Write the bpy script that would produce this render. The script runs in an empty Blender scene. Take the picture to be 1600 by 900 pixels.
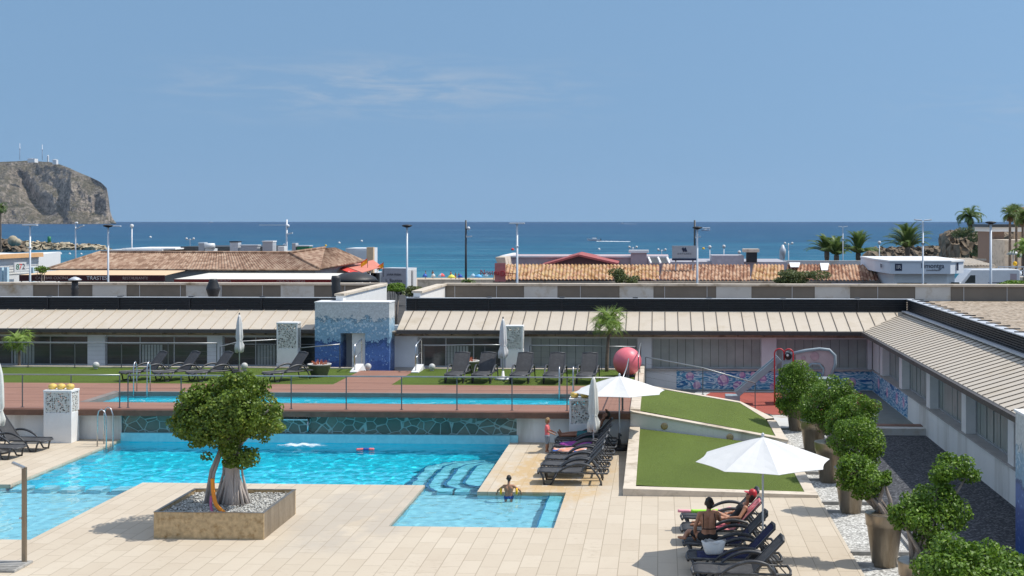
import bpy, math, random
import numpy as np
from mathutils import Vector, Matrix
random.seed(7); RNG = np.random.default_rng(11)
PI = math.pi; R = math.radians
S = bpy.context.scene; COL = S.collection
# ---------------------------------------------------------------- camera numbers
F = 2000.0; XP = 940.0; HY = 345.0; CAMH = 7.0
TH = math.atan(90 / F); CT, ST = math.cos(TH), math.sin(TH)
def gp(x, y, z=0.0):                       # photo pixel -> point on the level z
    t = (CAMH - z) * F / (y - HY); r = (x - XP) / F * t
    return Vector((r * CT - t * ST, r * ST + t * CT, z))
def at(x, y, Y):                           # photo pixel -> point at the depth Y
    a = (x - XP) / F; t = Y / (a * ST + CT)
    return Vector((t * (a * CT - ST), Y, CAMH - (y - HY) / F * t))
# ---------------------------------------------------------------- mesh builder
class MB:
    def __init__(s): s.v = []; s.f = []; s.m = []; s.sm = []
    def add(s, vs, fs, mi=0, smooth=False):
        o = len(s.v); s.v.extend([tuple(p) for p in vs])
        for f in fs:
            s.f.append(tuple(i + o for i in f)); s.m.append(mi); s.sm.append(smooth)
        return s
    def bx(s, x0, x1, y0, y1, z0, z1, mi=0):
        return s.add([(x0,y0,z0),(x1,y0,z0),(x1,y1,z0),(x0,y1,z0),(x0,y0,z1),(x1,y0,z1),(x1,y1,z1),(x0,y1,z1)],
            [(0,3,2,1),(4,5,6,7),(0,1,5,4),(1,2,6,5),(2,3,7,6),(3,0,4,7)], mi)
    def obx(s, c, ax, ay, az, mi=0):       # box from centre and three half axes
        c, ax, ay, az = map(Vector, (c, ax, ay, az))
        P = [c+ax*i+ay*j+az*k for k in (-1,1) for i,j in ((-1,-1),(1,-1),(1,1),(-1,1))]
        return s.add(P, [(0,3,2,1),(4,5,6,7),(0,1,5,4),(1,2,6,5),(2,3,7,6),(3,0,4,7)], mi)
    def bar(s, a, b, w, h, mi=0, up=(0,0,1)):
        a, b = Vector(a), Vector(b); d = (b - a); L = d.length; d.normalize()
        up = Vector(up)
        if abs(d.dot(up)) > .98: up = Vector((0,1,0))
        sd = d.cross(up).normalized(); u = sd.cross(d)
        return s.obx((a + b) / 2, d * L / 2, sd * w / 2, u * h / 2, mi)
    def tube(s, pts, r, n=8, mi=0, sx=1.0, closed=False, smooth=True):
        pts = [Vector(p) for p in pts]; k = len(pts)
        rs = r if isinstance(r, (list, tuple)) else [r] * k
        vs = []; fs = []; nrm = None
        for i, p in enumerate(pts):
            d = (pts[(i + 1) % k if closed else min(i + 1, k - 1)] - pts[(i - 1) % k if closed else max(i - 1, 0)])
            if d.length < 1e-9: d = Vector((0,0,1))
            d.normalize()
            if nrm is None:
                nrm = d.cross(Vector((0,0,1)) if abs(d.z) < .9 else Vector((1,0,0))).normalized()
            else:
                nrm = (nrm - d * nrm.dot(d)).normalized()
            b = d.cross(nrm)
            for j in range(n):
                a = 2 * PI * j / n
                vs.append(p + nrm * math.cos(a) * rs[i] * sx + b * math.sin(a) * rs[i])
        m = k if closed else k - 1
        for i in range(m):
            for j in range(n):
                a0 = i * n + j; a1 = i * n + (j + 1) % n; b0 = ((i + 1) % k) * n + j; b1 = ((i + 1) % k) * n + (j + 1) % n
                fs.append((a0, a1, b1, b0))
        if not closed:
            fs.append(tuple(range(n - 1, -1, -1))); fs.append(tuple((k - 1) * n + j for j in range(n)))
        return s.add(vs, fs, mi, smooth)
    def lathe(s, prof, n=24, c=(0,0,0), mi=0, smooth=True, sy=1.0):
        c = Vector(c); vs = []; fs = []; k = len(prof)
        for r, z in prof:
            for j in range(n):
                a = 2 * PI * j / n; vs.append((c.x + r * math.cos(a), c.y + r * sy * math.sin(a), c.z + z))
        for i in range(k - 1):
            for j in range(n):
                fs.append((i*n+j, i*n+(j+1)%n, (i+1)*n+(j+1)%n, (i+1)*n+j))
        if prof[0][0] > 1e-5: fs.append(tuple(range(n - 1, -1, -1)))
        if prof[-1][0] > 1e-5: fs.append(tuple((k-1)*n+j for j in range(n)))
        return s.add(vs, fs, mi, smooth)
    def ball(s, c, r, n=16, mi=0, sc=(1,1,1)):
        c = Vector(c); k = max(6, n // 2); vs = [(c.x, c.y, c.z - r * sc[2])]; fs = []
        for i in range(1, k):
            a = -PI / 2 + PI * i / k
            for j in range(n):
                b = 2 * PI * j / n
                vs.append((c.x + r*sc[0]*math.cos(a)*math.cos(b), c.y + r*sc[1]*math.cos(a)*math.sin(b), c.z + r*sc[2]*math.sin(a)))
        vs.append((c.x, c.y, c.z + r * sc[2]))
        for j in range(n):
            fs.append((0, 1 + (j + 1) % n, 1 + j))
            for i in range(k - 2):
                o = 1 + i * n; fs.append((o + j, o + (j+1) % n, o + n + (j+1) % n, o + n + j))
            o = 1 + (k - 2) * n; fs.append((o + j, o + (j+1) % n, len(vs) - 1))
        return s.add(vs, fs, mi, True)
    def cap(s, a, b, r0, r1=None, n=12):   # capsule with a taper
        a, b = Vector(a), Vector(b); r1 = r0 if r1 is None else r1
        d = b - a; L = max(d.length, 1e-6); d = d / L
        pts = []; rs = []
        for t in (-1, -.85, -.5): pts.append(a + d * t * r0); rs.append(max(r0 * math.sqrt(max(0, 1 - t*t)), r0*.08))
        pts.append(a); rs.append(r0); pts.append(b); rs.append(r1)
        for t in (.5, .85, 1): pts.append(b + d * t * r1); rs.append(max(r1 * math.sqrt(max(0, 1 - t*t)), r1*.08))
        return s.tube(pts, rs, n)
    def prism(s, poly, z0, z1, mi=0):
        n = len(poly); vs = [(x, y, z0) for x, y in poly] + [(x, y, z1) for x, y in poly]
        fs = [tuple(range(n-1,-1,-1)), tuple(range(n, 2*n))] + [(i, (i+1)%n, n+(i+1)%n, n+i) for i in range(n)]
        return s.add(vs, fs, mi)
    def xprism(s, poly, x0, x1, mi=0):     # polygon in (y,z) extruded along x
        n = len(poly); vs = [(x0, y, z) for y, z in poly] + [(x1, y, z) for y, z in poly]
        fs = [tuple(range(n-1,-1,-1)), tuple(range(n, 2*n))] + [(i, (i+1)%n, n+(i+1)%n, n+i) for i in range(n)]
        return s.add(vs, fs, mi)
    def yprism(s, poly, y0, y1, mi=0):     # polygon in (x,z) extruded along y
        n = len(poly); vs = [(x, y0, z) for x, z in poly] + [(x, y1, z) for x, z in poly]
        fs = [tuple(range(n)), tuple(range(2*n-1, n-1, -1))] + [((i+1)%n, i, n+i, n+(i+1)%n) for i in range(n)]
        return s.add(vs, fs, mi)
    def mesh(s, name):
        me = bpy.data.meshes.new(name); me.from_pydata(s.v, [], s.f); me.update()
        me.polygons.foreach_set('material_index', s.m); me.polygons.foreach_set('use_smooth', s.sm)
        return me
def tag(o, label=None, cat=None, group=None, kind=None):
    if label: o['label'] = label
    if cat: o['category'] = cat
    if group: o['group'] = group
    if kind: o['kind'] = kind
    return o
def link(name, me, mats, parent=None, loc=None, rz=0, bev=0):
    o = bpy.data.objects.new(name, me); COL.objects.link(o)
    for m in (mats if isinstance(mats, (list, tuple)) else [mats]): me.materials.append(m)
    if parent: o.parent = parent
    if loc is not None: o.location = loc
    o.rotation_euler = (0, 0, rz)
    if bev:
        b = o.modifiers.new('bevel', 'BEVEL'); b.width = bev; b.segments = 2; b.limit_method = 'ANGLE'; b.angle_limit = R(35)
    return o
def part(name, mb, mats, parent, loc=None, rz=0, bev=0, label=None):
    o = link(name, mb.mesh(name), mats, parent, loc, rz, bev)
    if label: o['label'] = label
    return o
def thing(name, label, cat, loc=(0,0,0), rz=0, group=None):
    o = bpy.data.objects.new(name, None); COL.objects.link(o); o.empty_display_size = .2
    o.location = loc; o.rotation_euler = (0, 0, rz)
    return tag(o, label, cat, group)
def solo(name, mb, mats, label, cat, loc=(0,0,0), rz=0, group=None, bev=0):
    return tag(link(name, mb.mesh(name), mats, None, loc, rz, bev), label, cat, group)
def struct(name, mb, mats, kind='structure', bev=0):
    return tag(link(name, mb.mesh(name), mats, bev=bev), kind=kind)
def kids(o): return [c for c in COL.objects if c.parent == o]
def dup(o, loc=None, rz=None, label=None, parent=None):
    c = o.copy(); COL.objects.link(c); c.parent = parent
    if loc is not None: c.location = loc
    if rz is not None: c.rotation_euler = (0, 0, rz)
    if label: c['label'] = label
    for k in kids(o): dup(k, parent=c)
    return c
def text(body, size, mat, parent, loc, rot=(PI/2,0,0), name='lettering', ext=.006, align='CENTER', sx=1.0):
    cu = bpy.data.curves.new(name, 'FONT'); cu.body = body; cu.size = size; cu.extrude = ext; cu.align_x = align; cu.align_y = 'CENTER'
    o = bpy.data.objects.new(name, cu); COL.objects.link(o); cu.materials.append(mat)
    dg = bpy.context.evaluated_depsgraph_get(); me = bpy.data.meshes.new_from_object(o.evaluated_get(dg)); bpy.data.objects.remove(o)
    o = bpy.data.objects.new(name, me); COL.objects.link(o)
    o.parent = parent; o.location = loc; o.rotation_euler = rot; o.scale = (sx, 1, 1)
    return o
# ---------------------------------------------------------------- materials
def lin(h):
    h = h.lstrip('#'); c = [int(h[i:i+2], 16) / 255 for i in (0, 2, 4)]
    return tuple(x / 12.92 if x <= .04045 else ((x + .055) / 1.055) ** 2.4 for x in c)
def C4(c): return tuple(c) + (1.0,) if len(c) == 3 else tuple(c)
class NT:
    def __init__(s, name):
        s.mat = bpy.data.materials.new(name); s.mat.use_nodes = True
        s.t = s.mat.node_tree; s.t.nodes.clear()
        s.out = s.n('ShaderNodeOutputMaterial')
    def n(s, ty, **kw):
        nd = s.t.nodes.new(ty)
        for k, v in kw.items(): setattr(nd, k, v)
        return nd
    def l(s, a, b): s.t.links.new(a, b)
    def val(s, sock, v):
        if hasattr(v, 'is_output'): s.l(v, sock)
        else: sock.default_value = v
    def co(s, kind='Object'): return s.n('ShaderNodeTexCoord').outputs[kind]
    def mapv(s, v, scale=(1,1,1), rot=(0,0,0), loc=(0,0,0)):
        m = s.n('ShaderNodeMapping'); s.l(v, m.inputs[0]); m.inputs['Scale'].default_value = scale
        m.inputs['Rotation'].default_value = rot; m.inputs['Location'].default_value = loc; return m.outputs[0]
    def noise(s, v, scale, detail=3, rough=.55, out='Fac', dist=0):
        t = s.n('ShaderNodeTexNoise'); s.l(v, t.inputs['Vector']); t.inputs['Scale'].default_value = scale
        t.inputs['Detail'].default_value = detail; t.inputs['Roughness'].default_value = rough; t.inputs['Distortion'].default_value = dist
        return t.outputs[out]
    def vor(s, v, scale, feature='F1', out='Distance', rnd=1.0):
        t = s.n('ShaderNodeTexVoronoi', feature=feature); s.l(v, t.inputs['Vector']); t.inputs['Scale'].default_value = scale
        t.inputs['Randomness'].default_value = rnd; return t.outputs[out]
    def ramp(s, fac, stops, interp='LINEAR'):
        r = s.n('ShaderNodeValToRGB'); s.l(fac, r.inputs[0]); cr = r.color_ramp; cr.interpolation = interp
        while len(cr.elements) > 1: cr.elements.remove(cr.elements[-1])
        cr.elements[0].position = stops[0][0]; cr.elements[0].color = C4(stops[0][1])
        for p, c in stops[1:]:
            e = cr.elements.new(p); e.color = C4(c)
        return r.outputs[0]
    def mix(s, f, a, b, mode='MIX'):
        m = s.n('ShaderNodeMix', data_type='RGBA', blend_type=mode)
        s.val(m.inputs[0], f)
        for i, v in ((6, a), (7, b)): s.val(m.inputs[i], v if hasattr(v, 'is_output') else C4(v))
        return m.outputs[2]
    def math(s, op, a, b=0.0, c=0.0):
        m = s.n('ShaderNodeMath', operation=op); s.val(m.inputs[0], a); s.val(m.inputs[1], b); s.val(m.inputs[2], c); return m.outputs[0]
    def xyz(s, v):
        m = s.n('ShaderNodeSeparateXYZ'); s.l(v, m.inputs[0]); return m.outputs
    def bsdf(s, col, rough=.6, metal=0.0, spec=.5, normal=None, emit=None, estr=0, trans=0, coat=0):
        b = s.n('ShaderNodeBsdfPrincipled')
        s.val(b.inputs['Base Color'], col if hasattr(col, 'is_output') else C4(col)); s.val(b.inputs['Roughness'], rough)
        s.val(b.inputs['Metallic'], metal); s.val(b.inputs['Specular IOR Level'], spec)
        b.inputs['Coat Weight'].default_value = coat
        if normal is not None: s.l(normal, b.inputs['Normal'])
        return b.outputs[0]
    def bump(s, h, strength=.3, dist=.02):
        b = s.n('ShaderNodeBump'); s.l(h, b.inputs['Height']); b.inputs['Strength'].default_value = strength; b.inputs['Distance'].default_value = dist
        return b.outputs[0]
    def done(s, sh): s.l(sh, s.out.inputs[0]); return s.mat
def sc(c, k): return tuple(min(1, x * k) for x in c[:3])
def pm(name, col, rough=.6, metal=0.0, var=.15, scale=3, bump=0, bscale=40, spec=.5, stain=None, coat=0, streak=False):
    n = NT(name); v = n.co(); c = lin(col) if isinstance(col, str) else col
    vv = n.mapv(v, (1, 1, .15)) if streak else v
    f = n.noise(vv, scale, 5, .6)
    k = n.ramp(f, [(.28, sc(c, 1 - var)), (.72, sc(c, 1 + var))])
    if stain: k = n.mix(n.ramp(n.noise(vv, stain[1], 6, .65), [(.52, (0,0,0)), (.72, (1,1,1))]), k, lin(stain[0]))
    nm = n.bump(n.noise(v, bscale, 4, .6), bump, .02) if bump else None
    rr = n.math('MULTIPLY_ADD', n.noise(v, scale * 3, 3), .25, max(0, rough - .12))
    return n.done(n.bsdf(k, rr, metal, spec, nm, coat=coat))
M = {}
M['white_wall'] = pm('white_render', (.74,.74,.72), .8, var=.06, scale=1.2, bump=.15, bscale=25, stain=('a8a59c', .55), streak=True)
M['white_paint'] = pm('white_paint', (.76,.76,.75), .5, var=.05)
M['grey_wall'] = pm('pale_grey_render', (.66,.68,.70), .8, var=.07, scale=1.5, bump=.1)
M['cream'] = pm('cream_coping_stone', (.60,.52,.42), .7, var=.12, scale=2, bump=.12, stain=('8f7f68', 1.2))
M['roof_metal'] = pm('beige_roof_sheet', (.525,.46,.375), .55, var=.06, scale=.7, stain=('b0a38f', .7), bump=.04)
M['seam'] = pm('dark_roof_seam', (.12,.10,.08), .6)
M['gutter'] = pm('dark_brown_gutter', (.07,.06,.055), .5)
M['soffit'] = pm('stained_timber_soffit', (.32,.26,.2), .8, var=.25, scale=2.2, stain=('5a4634', 1.6))
M['black'] = pm('black_louvre_metal', (.012,.013,.016), .45, var=.3)
M['black_plastic'] = pm('black_plastic', (.02,.02,.022), .5)
M['charcoal'] = pm('charcoal_resin', (.045,.047,.052), .42, var=.2, scale=6, stain=('6a6a6a', 3.0))
M['sling'] = pm('charcoal_sling_fabric', (.05,.051,.055), .8, var=.2, scale=9, bump=.3, bscale=160, stain=('565656', 4.0))
M['steel'] = pm('brushed_steel', (.55,.56,.57), .3, 1.0, var=.1, scale=8)
M['galv'] = pm('galvanised_steel', (.55,.57,.6), .5, .3, var=.1, scale=3)
M['pale_metal'] = pm('pale_grey_lamp_metal', (.62,.66,.7), .5, .1, var=.06)
M['post_metal'] = pm('grey_rail_post', (.14,.145,.15), .45, .4)
M['rail_metal'] = pm('satin_handrail', (.33,.34,.35), .4, .7)
M['dark_metal'] = pm('dark_grey_metal', (.06,.065,.07), .5, .4)
M['bronze'] = pm('brushed_bronze_sheet', (.30,.25,.19), .34, .75, var=.3, scale=5, stain=('6a5a44', 2.2), streak=True, bump=.03)
M['rust'] = pm('weathered_bronze_panel', (.50,.37,.21), .45, .2, var=.3, scale=9, stain=('8a6a3a', 6), bump=.15)
M['canvas'] = pm('white_canvas', (.63,.63,.62), .9, var=.03, scale=5, bump=.1, bscale=60)
M['old_canvas'] = pm('off_white_canvas', (.66,.65,.6), .9, var=.08, scale=5, bump=.1, bscale=60)
M['concrete'] = pm('grey_concrete', (.34,.33,.31), .85, var=.2, scale=2.5, bump=.3, stain=('6b675e', 1.5))
M['dark_glass'] = pm('dark_window_glass', (.055,.064,.064), .1, 0, var=.3, scale=.6, spec=.6)
M['blind'] = pm('grey_blind_panel', (.29,.32,.30), .4, .0, var=.2, scale=.9, spec=.6)
M['blind_reflection'] = pm('brown_reflection_panel', (.2,.18,.15), .4, var=.3, scale=1.5)  # brownish reflections in the glass, painted in as panel colour
M['frame'] = pm('aluminium_window_frame', (.42,.43,.44), .5, .3)
M['sill'] = pm('grey_stone_sill', (.38,.36,.34), .8, var=.15)
M['brown_mesh'] = pm('brown_mesh_panel', (.17,.15,.125), .7, var=.12, scale=1.2)
M['pale_block'] = pm('pale_render_block', (.52,.52,.5), .8, var=.08, scale=1, stain=('9a8c74', .9))
M['timber'] = pm('dark_fascia_timber', (.17,.085,.055), .6, var=.3, scale=3)
M['red'] = pm('red_paint', (.5,.03,.04), .4)
M['pink_ball'] = pm('pink_ball_skin', (.78,.17,.21), .42, var=.06, scale=1.2, coat=.15)
M['yellow'] = pm('yellow_lamp_globe', (.7,.48,.12), .5, var=.25, scale=9)
M['silver_ball'] = pm('pale_stone_globe', (.5,.5,.48), .5, var=.2, scale=8)
M['wood_trunk'] = pm('grey_brown_bark', (.30,.25,.21), .9, var=.35, scale=6, bump=.6, bscale=30)
M['fig_trunk'] = pm('pale_fig_bark', (.42,.36,.32), .85, var=.3, scale=5, bump=.5, bscale=26, streak=True)
M['palm_trunk'] = pm('palm_bark', (.17,.13,.1), .95, var=.4, scale=5, bump=.8, bscale=18)
M['soil'] = pm('dark_soil', (.03,.024,.02), .95, var=.4, scale=9, bump=.8)
M['skin_tan'] = pm('tanned_skin', (.40,.19,.11), .55, var=.08, scale=9)
M['skin_deep'] = pm('deep_tanned_skin', (.26,.115,.065), .5, var=.08, scale=9)
M['skin_fair'] = pm('fair_skin', (.52,.28,.19), .55, var=.07, scale=9)
M['hair_dark'] = pm('dark_hair', (.02,.014,.01), .6, bump=.5, bscale=90)
M['hair_fair'] = pm('light_brown_hair', (.33,.2,.09), .6, bump=.5, bscale=90)
M['eye'] = pm('dark_eye', (.01,.01,.01), .2)
M['cloth_black'] = pm('black_cloth', (.012,.012,.013), .8)
M['cloth_pink'] = pm('coral_pink_cloth', (.75,.16,.17), .85, var=.15, bump=.3)
M['cloth_grey'] = pm('grey_blue_cloth', (.24,.28,.33), .85, var=.2)
M['cloth_teal'] = pm('teal_cloth', (.02,.14,.16), .8)
M['cloth_navy'] = pm('navy_towel', (.016,.02,.07), .95, var=.25, scale=6, bump=.6, bscale=70)
M['cloth_blue'] = pm('blue_cloth', (.03,.09,.32), .9, var=.3)
M['towel_white'] = pm('white_towel', (.68,.68,.66), .95, var=.08, bump=.6, bscale=70)
M['lime'] = pm('lime_foam', (.36,.8,.06), .7)
M['pink_foam'] = pm('pink_foam', (.85,.36,.42), .7, var=.06)
M['orange_foam'] = pm('orange_foam', (1.0,.30,.02), .6)
M['mauve_foam'] = pm('mauve_foam', (.55,.14,.30), .6)
M['truck_white'] = pm('white_vehicle_paint', (.7,.71,.72), .3, var=.05, coat=.3)
M['truck_grey'] = pm('grey_vehicle_panel', (.36,.36,.41), .45, var=.08)
M['tyre'] = pm('tyre_rubber', (.02,.02,.02), .85)
M['navy_sign'] = pm('navy_sign_paint', (.012,.02,.055), .5)
M['sign_grey'] = pm('pale_grey_sign_board', (.38,.4,.43), .6, var=.05)
M['office'] = pm('pale_blue_grey_cladding', (.68,.71,.75), .6, var=.05, scale=1)
M['maroon'] = pm('maroon_awning_cloth', (.085,.02,.02), .85, var=.15)
M['redcloth'] = pm('red_awning_cloth', (.27,.03,.025), .85, var=.25)
M['peach'] = pm('peach_awning_cloth', (.66,.47,.30), .85, var=.08)
M['ivory'] = pm('ivory_awning_cloth', (.66,.64,.57), .85, var=.05)
M['salmon'] = pm('salmon_awning_cloth', (.58,.20,.14), .85, var=.12)
M['scarlet'] = pm('scarlet_awning_cloth', (.70,.06,.04), .85, var=.1)
M['orange_trim'] = pm('orange_fascia', (.75,.43,.2), .7, var=.1)
M['pink_wall'] = pm('mauve_render', (.42,.34,.36), .85, var=.1)
M['green_metal'] = pm('green_beacon_paint', (.01,.16,.07), .5)
M['letter_pale'] = pm('pale_lettering', (.42,.3,.27), .6)
M['letter_white'] = pm('white_lettering', (.7,.66,.62), .6)
M['letter_dark'] = pm('dark_lettering', (.03,.035,.06), .6)
M['foam_white'] = pm('white_foam_water', (.82,.86,.88), .7, var=.1, scale=6, bump=.8)
M['rock'] = pm('coast_rock', (.19,.145,.10), .95, var=.6, scale=.5, bump=.9, bscale=1.5, stain=('2a241e', .35))
M['rock_pale'] = pm('pale_jetty_rock', (.40,.34,.24), .95, var=.4, scale=.3, bump=.9, bscale=1.2, stain=('4c4436', .2))
M['flag_yellow'] = pm('yellow_flag', (.8,.45,.02), .8)
M['water_heater'] = pm('white_tank', (.66,.68,.68), .4)
M['rubber'] = pm('red_rubber_floor', (.31,.07,.05), .9, var=.12, scale=1.5, bump=.2, bscale=80)
M['slide_blue'] = pm('grey_blue_fibreglass', (.28,.34,.38), .45, var=.1)
M['slide_pink'] = pm('pale_pink_panel', (.50,.36,.36), .5, var=.08)
def leafmat(name, dark, light, tip=None, rough=.45, tr=.25):
    n = NT(name); g = n.n('ShaderNodeNewGeometry'); r = g.outputs['Random Per Island']
    st = [(0, dark), (.55, tuple((a + b) / 2 for a, b in zip(dark, light))), (.9, light)]
    if tip: st.append((1.0, tip))
    c = n.ramp(r, st)
    c = n.mix(n.ramp(n.noise(n.co(), 2.2, 2), [(.35, (0,0,0)), (.65, (.55,.55,.55))]), c, sc(light, 1.15))
    a = n.bsdf(c, rough, 0, .45); t = n.n('ShaderNodeBsdfTranslucent'); n.l(n.mix(.5, c, light), t.inputs[0])
    m = n.n('ShaderNodeMixShader'); m.inputs[0].default_value = tr; n.l(a, m.inputs[1]); n.l(t.outputs[0], m.inputs[2])
    return n.done(m.outputs[0])
M['fig_leaf'] = leafmat('fig_leaf', (.04,.08,.012), (.165,.25,.028), (.36,.34,.045), .5, .3)
M['pot_leaf'] = leafmat('glossy_leaf', (.035,.085,.010), (.16,.28,.025), (.30,.40,.05), .5, .3)
M['palm_leaf'] = leafmat('palm_leaflet', (.04,.085,.022), (.15,.22,.06), None, .5, .35)
M['palm_bright'] = leafmat('bright_palm_leaflet', (.09,.17,.03), (.30,.42,.09), None, .5, .4)
M['shrub_leaf'] = leafmat('shrub_leaf', (.05,.075,.025), (.17,.20,.07), (.28,.27,.12))
M['dry_leaf'] = leafmat('terracotta_succulent', (.3,.06,.03), (.5,.16,.08))
M['dead_frond'] = leafmat('dry_palm_frond', (.14,.09,.05), (.3,.2,.11))
# ================================================================ camera, sun, sky
cd = bpy.data.cameras.new('camera'); cam = bpy.data.objects.new('camera', cd); COL.objects.link(cam)
cd.sensor_width = 36; cd.lens = F / 1600 * 36; cd.shift_x = -(XP - 800) / 1600; cd.shift_y = -(450 - HY) / 1600
cam.location = (0, 0, CAMH); cam.rotation_euler = (PI / 2, 0, TH); cd.clip_start = .5; cd.clip_end = 150000
S.camera = cam
SUN = Vector((.63, .11, 1)).normalized()
sl = bpy.data.lights.new('sun', 'SUN'); sl.energy = 3.5; sl.angle = R(.53); sl.color = (1, .952, .875)
so = bpy.data.objects.new('sun', sl); COL.objects.link(so); so.rotation_euler = SUN.to_track_quat('Z', 'Y').to_euler(); so.location = (20, 20, 60)
W = bpy.data.worlds.new('World'); S.world = W; W.use_nodes = True
wt = W.node_tree; wt.nodes.clear()
sky = wt.nodes.new('ShaderNodeTexSky'); sky.sky_type = 'NISHITA'; sky.sun_disc = False
sky.sun_elevation = math.asin(SUN.z); sky.sun_rotation = math.atan2(SUN.x, SUN.y); sky.altitude = 0
sky.air_density = 1.0; sky.dust_density = .4; sky.ozone_density = 8.0
bg = wt.nodes.new('ShaderNodeBackground'); bg.inputs[1].default_value = .081
wo = wt.nodes.new('ShaderNodeOutputWorld')
def wn(ty, **k):
    n = wt.nodes.new(ty)
    for a, b in k.items(): setattr(n, a, b)
    return n
sm = wn('ShaderNodeMapping'); stc = wn('ShaderNodeTexCoord'); wt.links.new(stc.outputs['Generated'], sm.inputs[0]); sm.inputs['Scale'].default_value = (1, 1, .1); sm.inputs['Location'].default_value = (0, 0, .125); wt.links.new(sm.outputs[0], sky.inputs[0])
# thin wisps of cirrus low in the sky
tc = wn('ShaderNodeTexCoord'); sp = wn('ShaderNodeSeparateXYZ'); wt.links.new(tc.outputs['Generated'], sp.inputs[0])
def wm(op, a, b=0.0, c=0.0, clamp=False):
    m = wn('ShaderNodeMath', operation=op, use_clamp=clamp)
    for i, v in enumerate((a, b, c)):
        if hasattr(v, 'is_output'): wt.links.new(v, m.inputs[i])
        else: m.inputs[i].default_value = v
    return m.outputs[0]
mp = wn('ShaderNodeMapping'); wt.links.new(tc.outputs['Generated'], mp.inputs[0]); mp.inputs['Scale'].default_value = (9, 9, 62); mp.inputs['Rotation'].default_value = (0, R(4), 0)
nz = wn('ShaderNodeTexNoise'); wt.links.new(mp.outputs[0], nz.inputs[0]); nz.inputs['Scale'].default_value = 1.6; nz.inputs['Detail'].default_value = 7; nz.inputs['Roughness'].default_value = .66; nz.inputs['Distortion'].default_value = .6
band = lambda v, c, w: wm('SUBTRACT', 1.0, wm('ABSOLUTE', wm('DIVIDE', wm('SUBTRACT', v, c), w)), clamp=True)
az = wm('DIVIDE', sp.outputs[0], sp.outputs[1]); el = sp.outputs[2]
wisp = wm('MULTIPLY', wm('MULTIPLY', band(az, -.22, .22), band(el, .101, .032)), wm('MULTIPLY', wm('SUBTRACT', nz.outputs[0], .44, clamp=True), 3.0), clamp=True)
wisp2 = wm('MULTIPLY', wm('MULTIPLY', band(az, .33, .2), band(el, .085, .03)), wm('MULTIPLY', wm('SUBTRACT', nz.outputs[0], .46, clamp=True), 1.4), clamp=True)
wmx = wn('ShaderNodeMix', data_type='RGBA'); wt.links.new(wm('ADD', wisp, wisp2, clamp=True), wmx.inputs[0]); wt.links.new(sky.outputs[0], wmx.inputs[6]); wmx.inputs[7].default_value = (4.6, 5.2, 6.0, 1)
SKYMIX = wmx
# warm fill added over the whole upper sky, out of view, to lift shade
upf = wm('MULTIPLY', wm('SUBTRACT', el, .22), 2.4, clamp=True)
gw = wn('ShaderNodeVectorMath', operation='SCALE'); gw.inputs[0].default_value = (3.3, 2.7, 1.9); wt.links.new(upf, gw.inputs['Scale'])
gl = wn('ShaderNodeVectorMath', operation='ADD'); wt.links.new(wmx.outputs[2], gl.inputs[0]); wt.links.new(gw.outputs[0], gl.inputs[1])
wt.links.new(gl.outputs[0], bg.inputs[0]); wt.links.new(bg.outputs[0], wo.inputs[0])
S.view_settings.view_transform = 'Standard'; S.view_settings.look = 'None'; S.view_settings.exposure = .36; S.view_settings.gamma = 1
S.render.engine = 'CYCLES'; S.cycles.use_denoising = True; S.cycles.max_bounces = 7; S.cycles.transparent_max_bounces = 24
S.cycles.diffuse_bounces = 3; S.cycles.glossy_bounces = 3; S.cycles.volume_bounces = 0
S.cycles.sample_clamp_indirect = 6
S.render.resolution_x = 1024; S.render.resolution_y = 576
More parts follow.
